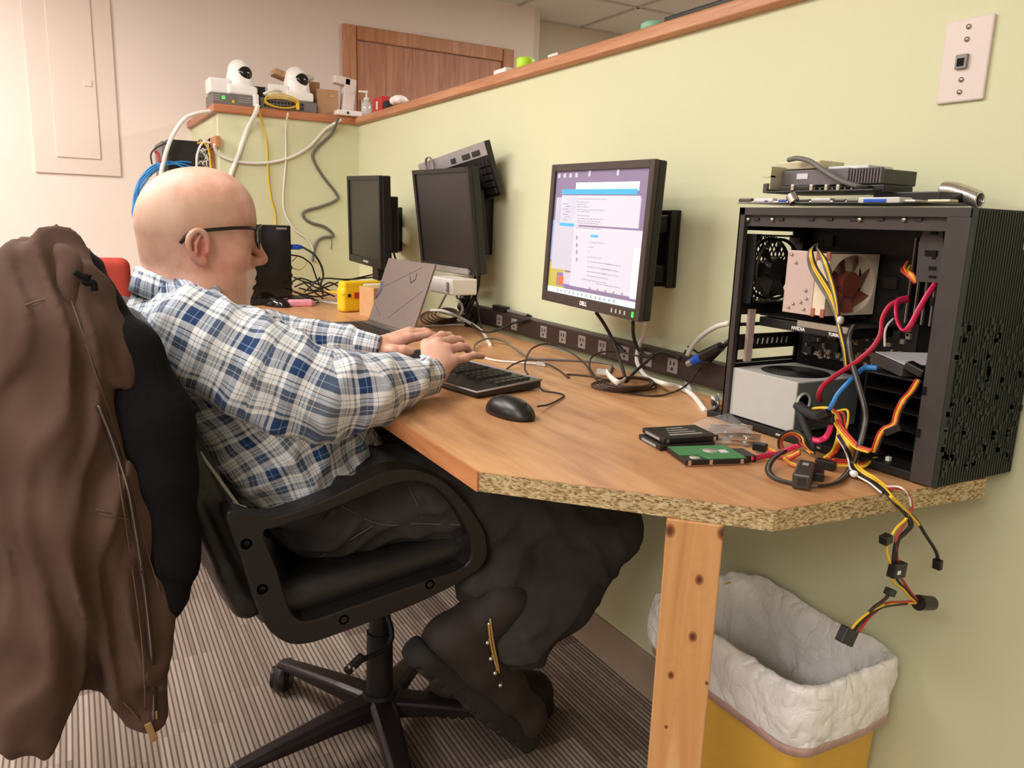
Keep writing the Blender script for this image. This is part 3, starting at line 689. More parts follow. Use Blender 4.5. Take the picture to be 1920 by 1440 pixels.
# motherboard & parts
mbd=bx('motherboard',-.985,-.76,CY1-.024,CY1-.022,.955,1.19,'board_dark')
b=MB()
for k in range(95):
    x=random.uniform(-.975,-.77); z=random.uniform(.955,1.03); s=random.uniform(.002,.008); b.box((x,CY1-.027,z),(s,.006,random.uniform(.002,.008)))
b.build('board_components','pcb_light',mbd); 
for k in range(22):
    x=random.uniform(-.97,-.78); z=random.uniform(.965,1.18); b=MB(); b.box((x,CY1-.028,z),(random.uniform(.008,.025),.008,random.uniform(.006,.02))); b.build('board_chip','chip',mbd)
for k in range(4): bx('memory_slot',-.778+k*.014,-.772+k*.014,CY1-.04,CY1-.022,1.04,1.175,'chip',mbd); bx('memory_edge',-.776+k*.014,-.774+k*.014,CY1-.041,CY1-.04,1.04,1.175,'pcb_light',mbd,0)
# graphics card inside
gz=1.030
gpu=bx('graphics_card_inside',-.99,-.79,1.07,CY1-.024,gz,gz+.002,'board_dark')
bx('card_shroud',-.985,-.80,1.066,CY1-.03,gz-.018,gz-.002,'case_black',gpu); bx('card_bracket',-1.0,-.994,1.050,1.066,gz-.085,gz+.01,'cooler_metal',gpu)
bx('card_edge',-.90,-.80,1.0645,1.0655,gz-.008,gz+.002,'pcb_light',gpu,0)
text('card_text','NVIDIA',.0085,'letter_white',facing((-.898,1.0655,gz-.0125),(1,0,0),(0,0,1)),gpu,extr=.0002,bold=.0002)
text('card_model','TURBO',.007,'letter_white',facing((-.825,1.0655,gz-.013),(1,0,0),(0,0,1)),gpu,extr=.0002,bold=.0002)
# tower cooler
cy=1.055
ctl=on_y(1481,471,cy); ctr=on_y(1538,473,cy); cbl=on_y(1470,582,cy); 
cx_0=float(ctl[0]+cbl[0])/2; cx_1=float(ctr[0])-.004; cz1=float(ctl[2]); cz0=float(cbl[2])
col=bx('cooler',cx_0,cx_1,cy,CY1-.045,cz0,cz1,'fan_beige'); bx('cooler_plate',cx_0-.002,cx_1,cy-.002,cy,cz0-.002,cz1+.002,'cooler_metal',col)
b=MB()
for (u,v) in ((.12,.05),(.3,.18),(.75,.62),(.8,.75),(.62,.82),(.35,.86),(.2,.93),(.75,.93)):
    p=(cx_0+(cx_1-cx_0)*u,cy-.003,cz1-(cz1-cz0)*v); b.lathe(p,[(0,-.003),(.0022,-.002),(.0028,0)],10,axis=(0,1,0))
b.build('pipe_ends','screw_metal',col)
fx0,fx1=cx_1+.001,cx_1+.026; fcy=(cy+CY1-.035)/2; fcz=(cz0+cz1)/2; hs=(cz1-cz0)/2+.002; hy_=(CY1-.035-cy)/2+.002
fr_=MB()
n=40; 
for xx in (fx0,fx1):
    vs=[];
    for k in range(n):
        a=2*math.pi*k/n; ca_,sa_=math.cos(a),math.sin(a); m_=max(abs(ca_),abs(sa_)); vs.append((xx,fcy+hy_*ca_/m_,fcz+hs*sa_/m_)); vs.append((xx,fcy+hy_*.93*ca_,fcz+hs*.93*sa_))
    fr_.add(vs,[(2*k,2*((k+1)%n),2*((k+1)%n)+1,2*k+1) for k in range(n)])
fr_.box(((fx0+fx1)/2,fcy,fcz+hs-.001),(fx1-fx0,2*hy_,.002)); fr_.box(((fx0+fx1)/2,fcy,fcz-hs+.001),(fx1-fx0,2*hy_,.002)); fr_.box(((fx0+fx1)/2,fcy-hy_+.001,fcz),(fx1-fx0-.001,.002,2*hs)); fr_.box(((fx0+fx1)/2,fcy+hy_-.001,fcz),(fx1-fx0-.001,.002,2*hs))
vs=[(xx,fcy+hy_*.93*math.cos(2*math.pi*k/n),fcz+hs*.93*math.sin(2*math.pi*k/n)) for xx in (fx0,fx1) for k in range(n)]
fr_.add(vs,[(k,(k+1)%n,n+(k+1)%n,n+k) for k in range(n)],0,True)
cf=fr_.build('cooler_fan','fan_beige',col)
b=MB()
for s in (-1,1):
    for e_ in (-1,1): b=MB(); b.box(((fx0+fx1)/2+e_*.0095,fcy-hy_-.0005,fcz+s*(hs-.006)),(.0075,.003,.014)); b.build('fan_corner','corner_brown',cf,bevel=.001)
b=MB(); b.cyl(((fx0+fx1)/2-.004,fcy,fcz),(fx1-.002,fcy,fcz),.021,n=24); 
for k in range(7):
    a=2*math.pi*k/7; u=Vector((0,math.cos(a),math.sin(a))); vv=Vector((0,-math.sin(a),math.cos(a))); vs=[]
    for r_ in (.018,.034,.05):
        for s_ in (-1,1): vs.append(Vector(((fx0+fx1)/2+s_*.008,fcy,fcz))+u*r_+vv*(s_*(.006+r_*.26)+(r_-.018)*.35))
    b.add(vs,[(0,1,3,2),(2,3,5,4)],0,True)
b.build('cooler_blades','fan_brown',cf)
# grey optical-bay bracket at the upper front
b=MB(); q_=[on_y(u,v,1.045) for u,v in ((1733,428),(1768,428),(1768,532),(1716,528),(1722,455))]; b.prism([(float(p[0]),float(p[2])) for p in q_],1.045,1.05,ax=1); bb=b.build('bay_bracket','case_steel',case,bevel=.001)
b=MB()
for u,v,w_,h_ in ((1746,475,.018,.008),(1748,503,.01,.005),(1752,437,.01,.004),(1748,519,.01,.003)): p=on_y(u,v,1.0445); b=MB(); b.box(p,(w_,.002,h_)); b.build('bracket_slot','case_inner',bb)
# screws and hooks of the frame
for u in (1403,1448,1612,1695): p=on_y(u,411,CY0+.006); b=MB(); b.lathe(p,[(.0,-.003),(.004,-.002),(.004,0)],12,axis=(0,1,0)); b.build('rail_screw','screw_metal',case)
for u in (1418,1464,1520,1555,1600,1650,1722): p=on_y(u,411,CY0+.006); b=MB(); b.box(p,(.012,.003,.004)); b.build('rail_slot','case_black',case)
for (u,v) in ((1752,478),(1747,566),(1733,733),(1722,812)): p=on_y(u,v,CY0-.0005); b=MB(); b.box(p,(.005,.002,.012)); b.build('column_slot','case_inner',case)
for u,v in ((1462,816),(1530,838),(1396,797)): p=on_y(u,v,CY0-.0002); b=MB(); b.box(p,(.016,.002,.003)); b.build('bottom_hook','psu_grey',case)
# ridged front panel
b=MB(); x0=CX1; nsl=30
pr=[(CX1-.012,CY0+.0)]
prof=[]
for k in range(nsl):
    y=CY0+.003+(CY1-CY0-.006)*k/nsl; s=(CY1-CY0-.006)/nsl; prof+= [(x0+.004,y),(x0+.004,y+s*.5),(x0+.001,y+s*.55),(x0+.001,y+s*.97)]
poly_=[(x0-.0005,CY0)]+prof+[(x0-.0005,CY1)]
b.prism(poly_,CZ0,CZ1-.001); fp=b.build('front_panel','front_green',case)
b=MB()
for k in range(190):
    z=CZ0+.02+.21*random.random(); y=CY0+.0045+(CY1-CY0-.006)/nsl*random.randrange(nsl); b.box((x0+.0034,y,z),(.0045,.0042,random.uniform(.006,.013)))
b.build('front_studs','front_green',fp)
text('front_lettering','DEEPCOOL',.0125,'letter_grey',facing((CX1+.0046,1.135,1.168),(0,1,0),(0,0,1)),case,align='LEFT',extr=.0004,bold=.0003)
# 3.5 inch drive leaning inside on the cage
mk('drive_label','D8D6DA',rough=.4); mk('drive_metal','5A5450',rough=.35,metal=.6)
hd=thing('hard_drive','silver labelled hard drive lying across the drive cage inside the tower','hard drive',(-.70,1.1,.98))
hp_=[Vector(on_z(u,v,.985)) for u,v in ((1632,668),(1712,700),(1738,668))]
hm=(hp_[0]+hp_[1])/2; ax_=(hp_[1]-hp_[0]).normalized(); rz=math.atan2(ax_.y,ax_.x)
b=MB(); b.box((-.70,1.1,.988),(.09,.1,.016),(0,.06,rz+.1)); b.build('drive_body','drive_metal',hd,bevel=.001)
b=MB(); b.box((-.70,1.1,.9975),(.082,.09,.001),(0,.06,rz+.1)); b.build('drive_label','drive_label',hd)
# ================= the seated man =================
def skinmat():
    m,nt,bs=newmat('skin'); tc=N(nt,'ShaderNodeTexCoord')
    n1=N(nt,'ShaderNodeTexNoise',Scale=28.0,Detail=5.0,Roughness=.6); L(nt,tc.outputs['Object'],n1.inputs['Vector'])
    n2=N(nt,'ShaderNodeTexNoise',Scale=420.0,Detail=2.0); L(nt,tc.outputs['Object'],n2.inputs['Vector'])
    base=ramp(nt,n1.outputs['Fac'],[(.3,hexc('C6937C')),(.55,hexc('D6A590')),(.75,hexc('E2B8A5'))])
    a1=N(nt,'ShaderNodeAttribute',_attribute_name='red'); a2=N(nt,'ShaderNodeAttribute',_attribute_name='beard'); a3=N(nt,'ShaderNodeAttribute',_attribute_name='pate')
    c=mixc(nt,math_(nt,'MULTIPLY',a1.outputs['Fac'],.75),base,hexc('C4645A'))
    c=mixc(nt,math_(nt,'MULTIPLY',a3.outputs['Fac'],.55),c,hexc('BFA48E'))
    c=mixc(nt,math_(nt,'MULTIPLY',a2.outputs['Fac'],math_(nt,'ADD',math_(nt,'MULTIPLY',n2.outputs['Fac'],.9),.25)),c,hexc('DCD2C6'))
    L(nt,c,bs.inputs['Base Color']); bs.inputs['Roughness'].default_value=.5; bs.inputs['Subsurface Weight'].default_value=.12; bs.inputs['Subsurface Radius'].default_value=(.012,.005,.003); bs.inputs['Subsurface Scale'].default_value=.6
    bump(nt,bs,n2.outputs['Fac'],.12,.001); M['skin']=m
skinmat()
HX=-1.52; HO=np.array([HX,.2,1.14])
def H(x,y,z): return HO+np.array([x,y,z])
man=thing('person','bald man in blue and white plaid shirt and dark trousers, seated and typing','person',(HX,.42,0))
g=SDF((-1.9,.0,.56),(-1.24,.92,1.275),.0022)
# skull
g.ell(H(0,.0,.02),(.079,.0975,.0935),.0); g.ell(H(0,.035,.04),(.066,.066,.066),.03); g.ell(H(0,-.028,.005),(.070,.058,.066),.03)
g.ell(H(0,.035,-.04),(.062,.056,.07),.03)
for s in (-1,1):
    g.path([H(s*.055,-.005,-.055),H(s*.046,.033,-.083),H(s*.018,.068,-.099)],[.018,.018,.015],.03)
    g.ell(H(s*.042,.055,-.035),(.024,.026,.028),.02)                       # cheek
    g.cone(H(s*.05,.068,.022),H(s*.012,.09,.022),.009,.010,.012)            # brow
g.ell(H(0,.077,-.099),(.025,.020,.018),.012)                                # chin
g.ell(H(0,.078,-.078),(.03,.02,.022),.02)                                  # muzzle
for s in (-1,1): g.ell(H(s*.031,.102,-.002),(.017,.014,.013),.012,op='s')  # eye sockets
g.path([H(0,.088,.008),H(0,.104,-.02),H(0,.115,-.045)],[.0075,.0085,.0115],.009) # nose
for s in (-1,1): g.ell(H(s*.0135,.1005,-.049),(.0085,.012,.009),.007)
g.ell(H(0,.102,-.052),(.008,.014,.007),.006)
for s in (-1,1): g.ell(H(s*.007,.107,-.0605),(.0038,.006,.003),.002,op='s')
g.cone(H(-.016,.091,-.070),H(.016,.091,-.070),.0105,.0105,.008)            # upper lip and moustache
g.path([H(-.020,.086,-.0785),H(0,.0955,-.077),H(.020,.086,-.0785)],[.0035,.0052,.0035],.005)
g.path([H(-.018,.086,-.087),H(0,.0955,-.0875),H(.018,.086,-.087)],[.0045,.0068,.0045],.005)
g.path([H(-.024,.09,-.0825),H(0,.103,-.082),H(.024,.09,-.0825)],[.0012,.0016,.0012],.003,op='s')
g.ell(H(0,.094,-.0985),(.02,.006,.004),.006,op='s')
# upper lids and eyes are set later; ears
for s in (-1,1):
    e=H(s*.0775,-.004,-.021); sc_=np.array([1,.9,.80])
    g.ell(e,(.0085,.0185,.0275),.008,rot=(math.radians(-12),0,math.radians(s*18)))
    rim=[e+sc_*np.array([s*.006,.010,-.006]),e+sc_*np.array([s*.008,.013,.012]),e+sc_*np.array([s*.010,.008,.028]),e+sc_*np.array([s*.013,-.006,.033]),e+sc_*np.array([s*.016,-.019,.022]),e+sc_*np.array([s*.016,-.022,.002]),e+sc_*np.array([s*.012,-.015,-.018]),e+sc_*np.array([s*.007,-.002,-.032])]
    g.path(smoothpath(rim,3),[.0042]*len(smoothpath(rim,3)),.004)
    g.ell(e+sc_*np.array([s*.006,.003,-.031]),(.005,.008,.008),.006)            # lobe
    g.ell(e+sc_*np.array([s*.012,.002,-.004]),(.008,.0078,.0115),.004,op='s')     # concha
    g.path([e+sc_*np.array([s*.0125,-.008,-.012]),e+sc_*np.array([s*.0135,-.009,.006]),e+sc_*np.array([s*.012,-.002,.020])],[.003,.003,.003],.004)
    g.path([e+sc_*np.array([s*.0145,-.0145,-.006]),e+sc_*np.array([s*.0155,-.0145,.012]),e+sc_*np.array([s*.0135,-.004,.0275])],[.002,.002,.002],.003,op='s')
    g.ell(e+sc_*np.array([s*.007,.012,-.008]),(.005,.0045,.007),.004)            # tragus
# neck
g.cone(H(0,-.026,-.045),(HX,.185,1.02),.056,.054,.03); g.cone(H(0,.002,-.085),(HX,.2,1.0),.042,.05,.03); g.cone(H(0,-.036,-.045),(HX,.162,1.03),.046,.046,.03)
# trunk and arms under the shirt
g.path([(HX,.19,.99),(HX,.25,.88),(HX,.36,.74),(HX,.40,.66)],[.075,.10,.12,.11],.05,sc=(1.25,1,1))
SR=[(-1.355,.185,.955),(-1.285,.385,.862),(-1.36,.582,.884)]; SL=[(-1.685,.185,.955),(-1.76,.40,.87),(-1.665,.575,.889)]
g.cone((HX,.19,.97),SR[0],.07,.055,.05); g.cone((HX,.19,.97),SL[0],.07,.055,.05)
def hand(g,W,fore,kn,tips,th,ks=.008):
    g.cone(fore,W,.036,.0245,.01)
    W=V3(W)
    for i,k in enumerate(kn):
        g.cone(W+(V3(k)-W)*.12,k,.019,(.0125,.0125,.0118,.0108)[i],.014)
    for i,(k,t) in enumerate(zip(kn,tips)):
        r=(.0092,.0094,.0088,.0078)[i]
        t=[V3(q) for q in t]; pts=[V3(k)]+t; rs=[r*1.18]+[r*1.06,r*.98,r*.86][:len(t)]
        g.path(pts,rs,.0035); g.ell(pts[1],(r*1.12,)*3,.004)
    t=[V3(q) for q in th]; g.path(t,[.0185,.0135,.0112,.0092][:len(t)],.008)
X=on_x
# right hand, palm down, little finger towards the camera
WR=X(812,703,-1.365); kR=[X(799,646,-1.46),X(822,644,-1.445),X(840,656,-1.425),X(850,678,-1.40)]
tR=[[X(828,630,-1.50),X(842,630,-1.52),X(849,637,-1.53)],[X(848,638,-1.475),X(860,638,-1.495),X(867,647,-1.505)],[X(862,651,-1.45),X(873,651,-1.465),X(881,661,-1.475)],[X(873,671,-1.415),X(888,666,-1.425),X(904,668,-1.435)]]
hand(g,WR,SR[1],kR,tR,[WR+(kR[0]-WR)*.25,X(808,650,-1.475),X(822,655,-1.50),X(836,663,-1.51)])
for q,r in ((kR[3],.0115),(kR[2],.0115),(kR[1],.012)): g.ell(q+np.array([0,-.002,.0035]),(r,r,r*.8),.006)
WL=X(706,655,-1.665); kL=[X(766,634,-1.655),X(768,626,-1.68),X(768,622,-1.705),X(766,622,-1.728)]
tL=[[X(803,628,-1.66),X(822,637,-1.655),X(830,650,-1.65)],[X(800,624,-1.69),X(820,632,-1.69),X(830,645,-1.69)],[X(795,622,-1.715),X(814,630,-1.715),X(824,642,-1.715)],[X(790,624,-1.74),X(804,632,-1.742),X(812,642,-1.742)]]
hand(g,WL,SL[1],kL,tL,[WL+(kL[0]-WL)*.12+np.array([.01,0,-.004]),X(738,658,-1.625),X(757,657,-1.615),X(770,659,-1.61)])
V,Fc=g.mesh()
loc=V-HO
red=np.exp(-((loc[:,1]-.112)**2/.018**2+(loc[:,2]+.046)**2/.02**2+loc[:,0]**2/.02**2))*.9
ear=np.exp(-(((np.abs(loc[:,0])-.085)/.012)**2+((loc[:,1]+.005)/.03)**2+((loc[:,2]+.022)/.038)**2))*.8
cheek=np.exp(-(((np.abs(loc[:,0])-.06)/.03)**2+((loc[:,1]-.045)/.045)**2+((loc[:,2]+.05)/.05)**2))*.38
knk=np.zeros(len(V))
for q in kR+kL+[t[-1] for t in tR]+[t[0] for t in tL]: knk=np.maximum(knk,.4*np.exp(-((V-q)**2).sum(1)/.012**2))
knk*=(V[:,1]>.55)
beard=np.where((loc[:,1]>.045),sstep(-.060,-.068,loc[:,2])*sstep(.044,.032,np.abs(loc[:,0]))*sstep(-.135,-.122,loc[:,2]),0)
lips=np.exp(-(((loc[:,2]+.0835)/.006)**2))*(np.abs(loc[:,0])<.022)*(loc[:,1]>.083); beard=beard*(1-np.clip(lips*1.3,0,1))
pate=sstep(-.02,.01,loc[:,2])*sstep(.075,.045,loc[:,2])*sstep(.07,.03,loc[:,1])*(np.hypot(loc[:,0],loc[:,1])>.03)*.8+sstep(-.085,-.03,loc[:,2])*sstep(-.005,-.04,loc[:,1])*.3
body=npmesh('body',V,Fc,'skin',man,attrs={'red':np.clip(red+ear+cheek+knk+lips*.3,0,1),'beard':beard,'pate':pate*(loc[:,2]>-.09)})
# eyes
mk('eye_white','E9E2DC',rough=.2); mk('iris','4A5A60',rough=.2)
for s in (-1,1):
    b=MB(); b.lathe(H(s*.030,.074,-.002),[(0,-.0118)]+[(.0118*math.cos(a),.0118*math.sin(a)) for a in [math.radians(x) for x in range(-75,76,15)]]+[(0,.0118)],18,axis=(0,1,0)); e=b.build('eye','eye_white',man)
    b=MB(); b.lathe(H(s*.030,.0858,-.002),[(0,.0006),(.0048,-.0004),(.0052,-.0012)],16,axis=(0,1,0)); b.build('iris','iris',e)
    g=SDF(H(s*.032-.022,.06,-.03),H(s*.032+.022,.11,.025),.001); g.ell(H(s*.030,.074,-.001),(.0145,.0136,.0132),0); g.box(H(s*.030,.089,-.0045),(.03,.012,.0036),.003,.002,op='s')
    v_,f_=g.mesh(); npmesh('eyelid',v_,f_,'skin',man)
b=MB(); mk('brow_hair','A08A78',rough=.8)
for s in (-1,1): b.tube(smoothpath([H(s*.048,.077,.019),H(s*.034,.091,.024),H(s*.016,.097,.020)],4),[.002]*9,6,flat=.6)
b.build('eyebrows','brow_hair',man)
# glasses: dark frames
mk('glasses_black','17120F',rough=.25); mk('lens_glass','D8DDE0',rough=.03,alpha=.16)
gl=MB(); gy=.107
for s in (-1,1):
    pts=[H(s*(.008),gy+.004,.012),H(s*.022,gy+.004,.0165),H(s*.045,gy-.003,.0165),H(s*.056,gy-.012,.010),H(s*.055,gy-.012,-.010),H(s*.044,gy-.005,-.0235),H(s*.02,gy,-.0235),H(s*.009,gy+.003,-.011)]
    gl.tube(smoothpath(pts,4,True),.0024,8,closed=True)
gl.tube(smoothpath([H(-.009,gy+.004,.006),H(0,gy+.007,.009),H(.009,gy+.004,.006)],4),.0022,8)
glo=gl.build('glasses_frame','glasses_black',man)
for s in (-1,1):
    b=MB(); b.tube(smoothpath([H(s*.057,gy-.012,.011),H(s*.0735,gy-.03,.0125),H(s*.083,.045,.011),H(s*.0875,-.0,.006),H(s*.0865,-.022,.0),H(s*.083,-.035,-.016)],5),.0031,8,flat=.6); b.build('temple','glasses_black',glo)
    pts=[H(s*(.009),gy+.004,.0115),H(s*.022,gy+.004,.016),H(s*.045,gy-.003,.016),H(s*.0555,gy-.012,.010),H(s*.0545,gy-.012,-.010),H(s*.044,gy-.005,-.023),H(s*.02,gy,-.023),H(s*.0095,gy+.003,-.011)]
    b=MB(); q=[tuple(p) for p in smoothpath(pts,3,True)]; q2=[(x,y-.0012,z) for x,y,z in q]; n=len(q); b.add(q+q2,[tuple(range(n)),tuple(range(n,2*n))[::-1]]+[(i,(i+1)%n,n+(i+1)%n,n+i) for i in range(n)]); b.build('lens','lens_glass',glo)
# ---------------- shirt ----------------
m,nt,bs=newmat('plaid'); uvn=N(nt,'ShaderNodeUVMap'); sx=N(nt,'ShaderNodeSeparateXYZ'); L(nt,uvn.outputs[0],sx.inputs[0])
navy=hexc('1F3A66'); white=hexc('E4E6E8'); gb=hexc('5E6A7A'); lb=hexc('86A8C4'); blk=hexc('23262E')
def bands(coord,ph):
    f=math_(nt,'FRACT',math_(nt,'ADD',math_(nt,'DIVIDE',coord,.092),ph))
    r=N(nt,'ShaderNodeValToRGB'); r.color_ramp.interpolation='CONSTANT'; e=r.color_ramp.elements
    st=[(0,navy),(.075,lb),(.09,navy),(.19,white),(.27,blk),(.282,white),(.33,lb),(.348,white),(.40,gb),(.48,white),(.492,gb),(.56,white),(.66,lb),(.675,white),(.72,blk),(.732,white),(.81,gb),(.86,white),(.93,navy)]
    while len(e)<len(st): e.new(.5)
    for k,(p,c_) in enumerate(st): e[k].position=p; e[k].color=(*c_,1)
    L(nt,f,r.inputs['Fac']); return r.outputs['Color']
wv=N(nt,'ShaderNodeTexNoise',Scale=9.0,Detail=2.0); L(nt,uvn.outputs[0],wv.inputs['Vector'])
wob=math_(nt,'MULTIPLY',math_(nt,'SUBTRACT',wv.outputs['Fac'],.5),.012)
c=mixc(nt,.5,bands(math_(nt,'ADD',sx.outputs[0],wob),.1),bands(math_(nt,'ADD',sx.outputs[1],wob),.35)); L(nt,c,bs.inputs['Base Color']); bs.inputs['Roughness'].default_value=.8; bs.inputs['Specular IOR Level'].default_value=.2; bs.inputs['Sheen Weight'].default_value=.15
nz=N(nt,'ShaderNodeTexNoise',Scale=60.0,Detail=3.0); tc=N(nt,'ShaderNodeTexCoord'); L(nt,tc.outputs['Object'],nz.inputs['Vector']); bump(nt,bs,nz.outputs['Fac'],.25,.004); M['plaid']=m
def folds(dirs,seed,amp,warp=.02):
    r=np.random.default_rng(seed); ph=r.uniform(0,6.28,(len(dirs),3))
    def fn(x,y,z):
        o=0
        wx=np.sin(21*y+13*z+ph[0,0])+np.sin(33*x-17*y+ph[0,1]); 
        for i,(d,wl) in enumerate(dirs):
            k=2*math.pi/wl; t=np.sin(k*(d[0]*x+d[1]*y+d[2]*z+warp*wx)+ph[i,2]); o=o+(.5+.5*t)**2.5-.3
        return -amp*o
    return fn
g=SDF((-1.86,.02,.58),(-1.17,.66,1.10),.0034)
g.path([(HX,.178,1.0),(HX,.20,.95),(HX,.255,.87),(HX,.335,.77),(HX,.39,.67)],[.066,.096,.122,.142,.13],.05,sc=(1.3,1,1))
g.cone((HX,.43,.74),(HX,.455,.70),.085,.08,.04,sc=(1.5,1,1)); g.cone((HX,.158,.995),(HX-.10,.17,.98),.062,.060,.04); g.cone((HX,.158,.995),(HX+.10,.17,.98),.062,.060,.04)
AR=[(-1.365,.175,.972),(-1.318,.275,.915),(-1.28,.36,.878),(-1.283,.43,.877),(-1.315,.51,.882),(-1.358,.568,.880)]; rR=[.082,.080,.073,.062,.046,.037]
AL=[(-1.675,.175,.972),(-1.725,.28,.92),(-1.765,.385,.885),(-1.755,.43,.886),(-1.715,.51,.892),(-1.678,.566,.890)]; rL=[.082,.078,.068,.06,.046,.036]
g.path(AR,rR,.03); g.path(AL,rL,.03)
g.disp(folds([((.3,.8,.5),.095),((.1,.9,-.5),.075),((.5,.2,.8),.12),((-.2,.7,.7),.06)],3,.0055,.010))
g.disp(lambda x,y,z: .006*np.exp(-((x+1.27)**2+(y-.40)**2+(z-.93)**2)/.03**2)*np.sin(160*(z-y*.6))+0*x,(-1.35,.3,.86),(-1.2,.5,1.0))
# open sleeves at the cuffs
for a,b_ in ((AR[-1],WR),(AL[-1],WL)):
    d=V3(b_)-V3(a); d/=np.linalg.norm(d); e0=V3(a)+d*.028; g.cone(e0,e0+d*.05,.05,.05,.004,op='s')
V,Fc=g.mesh()
def bone_uv(P,pts):
    best=np.full(len(P),9.0); U=np.zeros(len(P)); A=np.zeros(len(P)); s0=0
    for i in range(len(pts)-1):
        a=V3(pts[i]);b=V3(pts[i+1]); d=b-a; l=np.linalg.norm(d); d/=l; t=(P-a)@d; tc_=np.clip(t,0 if i else -9,l if i<len(pts)-2 else 9); q=P-a-tc_[:,None]*d
        dist=np.linalg.norm(q,axis=1); b1=np.array([1.,0,0])-d*d[0]; b1/=np.linalg.norm(b1); b2=np.cross(d,b1)
        m=dist<best; best[m]=dist[m]; U[m]=(s0+tc_)[m]; A[m]=np.arctan2(q@b2,q@b1)[m]; s0+=l
    return best,U,A
dR,uR,aR=bone_uv(V,AR); dL,uL,aL=bone_uv(V,AL); TS=[(HX,.16,1.06),(HX,.20,.955),(HX,.255,.87),(HX,.335,.77),(HX,.40,.60)]
Vt=V.copy(); Vt[:,0]=HX+(V[:,0]-HX)/1.3; dT,uT,aT=bone_uv(Vt,TS)
reg=np.zeros(len(V),int); reg[(dR-.083<dT-.135)&(V[:,0]>HX+.10)]=1; reg[(dL-.083<dT-.135)&(V[:,0]<HX-.10)]=2
fr=np.median(reg[Fc],axis=1).astype(int)
UV=np.zeros((len(Fc),4,2))
for rI,(u_,a_,rad) in enumerate(((uT,aT,.155),(uR,aR,.068),(uL,aL,.068))):
    m=fr==rI; aa=a_[Fc[m]]; sp=(aa.max(1)-aa.min(1))>math.pi; aa[sp]=np.where(aa[sp]<0,aa[sp]+2*math.pi,aa[sp]); UV[m,:,0]=u_[Fc[m]]; UV[m,:,1]=aa*rad
shirt=npmesh('shirt',V,Fc,'plaid',man,uv=UV.reshape(-1,2)); sm=shirt.modifiers.new('Smooth','SMOOTH'); sm.factor=.5; sm.iterations=4
# cuffs and collar
def loft(name,loops,mat,parent,thick=.0025,uvs=(.1,.1)):
    n=len(loops[0]); m=len(loops); Vv=np.array([p for l in loops for p in l]); Ff=np.array([(i*n+k,i*n+(k+1)%n,(i+1)*n+(k+1)%n,(i+1)*n+k) for i in range(m-1) for k in range(n)])
    uv=np.array([[(k/n*uvs[0]*6.3,i*uvs[1]),((k+1)/n*uvs[0]*6.3,i*uvs[1]),((k+1)/n*uvs[0]*6.3,(i+1)*uvs[1]),(k/n*uvs[0]*6.3,(i+1)*uvs[1])] for i in range(m-1) for k in range(n)])
    o=npmesh(name,Vv,Ff,mat,parent,uv=uv.reshape(-1,2)); s=o.modifiers.new('Solidify','SOLIDIFY'); s.thickness=thick; return o
def ringpts(c,d,r,n=32,jit=.0,ph=0,sq=1):
    c=V3(c);d=V3(d)/np.linalg.norm(d); b1=np.cross(d,[0,0,1.]); b1/=np.linalg.norm(b1); b2=np.cross(b1,d)
    return [c+(r*(1+jit*math.sin(3*a+ph)+jit*.6*math.sin(5*a+1+ph)))*(math.cos(a)*b1+sq*math.sin(a)*b2) for a in [2*math.pi*k/n for k in range(n)]]
for a,w_,rr in ((AR[-1],WR,.037),(AL[-1],WL,.036)):
    d=V3(w_)-V3(a); d/=np.linalg.norm(d); c0=V3(a)
    cuff=loft('cuff',[ringpts(c0-d*.02,d,rr+.002,32,.05),ringpts(c0+d*.0,d,rr-.0005,32,.05),ringpts(c0+d*.022,d,rr-.002,32,.07),ringpts(c0+d*.036,d,rr-.004,32,.08),ringpts(c0+d*.034,d,rr-.010,32,.08)],'plaid',man,.0018,(.04,.02))
NC=np.array([HX,.178,1.05])
def cring(rx,ry,zb,zf,yo=0,n=44):
    out=[]
    for k in range(n):
        a=2*math.pi*k/n; c_=math.cos(a); out.append(np.array([HX+rx*math.sin(a),.178+yo-ry*c_,(zb+zf)/2+(zb-zf)/2*c_]))
    return out
loft('collar',[cring(.064,.070,1.068,.995,.006),cring(.069,.077,1.078,1.010,.006),cring(.075,.084,1.078,1.010,.006),cring(.086,.094,1.058,.985,.008),cring(.096,.103,1.038,.962,.012)],'plaid',shirt,.002,(.085,.02))
# ---------------- trousers ----------------
mk('trouser_grey','383534',rough=.85,var=.12,scale=25,bmp=.3,spec=.2); mk('seam_grey','5C5753',rough=.9)
HR=(-1.43,.42,.625); KR=X(1128,992,-1.27); 
NK=X(1128,992,-1.27); CUF=X(985,1195,-1.25)
g=SDF((-1.86,.22,.02),(-1.1,1.12,.80),.006)
g.cone((HX,.40,.63),(HX,.42,.66),.125,.115,.04,sc=(1.35,1,1))
g.path([HR,(-1.40,.60,.63),NK],[.105,.098,.078],.04)
g.path([NK,X(1060,1100,-1.26),CUF],[.08,.07,.058],.03)
g.cone(X(1060,1060,-1.26),X(960,1195,-1.25),.06,.05,.04); g.path([(-1.34,.74,.60),X(960,1070,-1.29),X(890,1090,-1.30)],[.05,.048,.046],.03)
HL=(-1.62,.42,.625); NL=np.array([-1.60,.90,.60]); 
g.path([HL,(-1.61,.6,.62),NL,(-1.55,.88,.36),(-1.48,.80,.16)],[.105,.095,.078,.066,.06],.04)
g.disp(folds([((.2,.5,.9),.11),((.1,.9,.3),.08),((.3,-.5,.8),.06)],9,.005,.02))
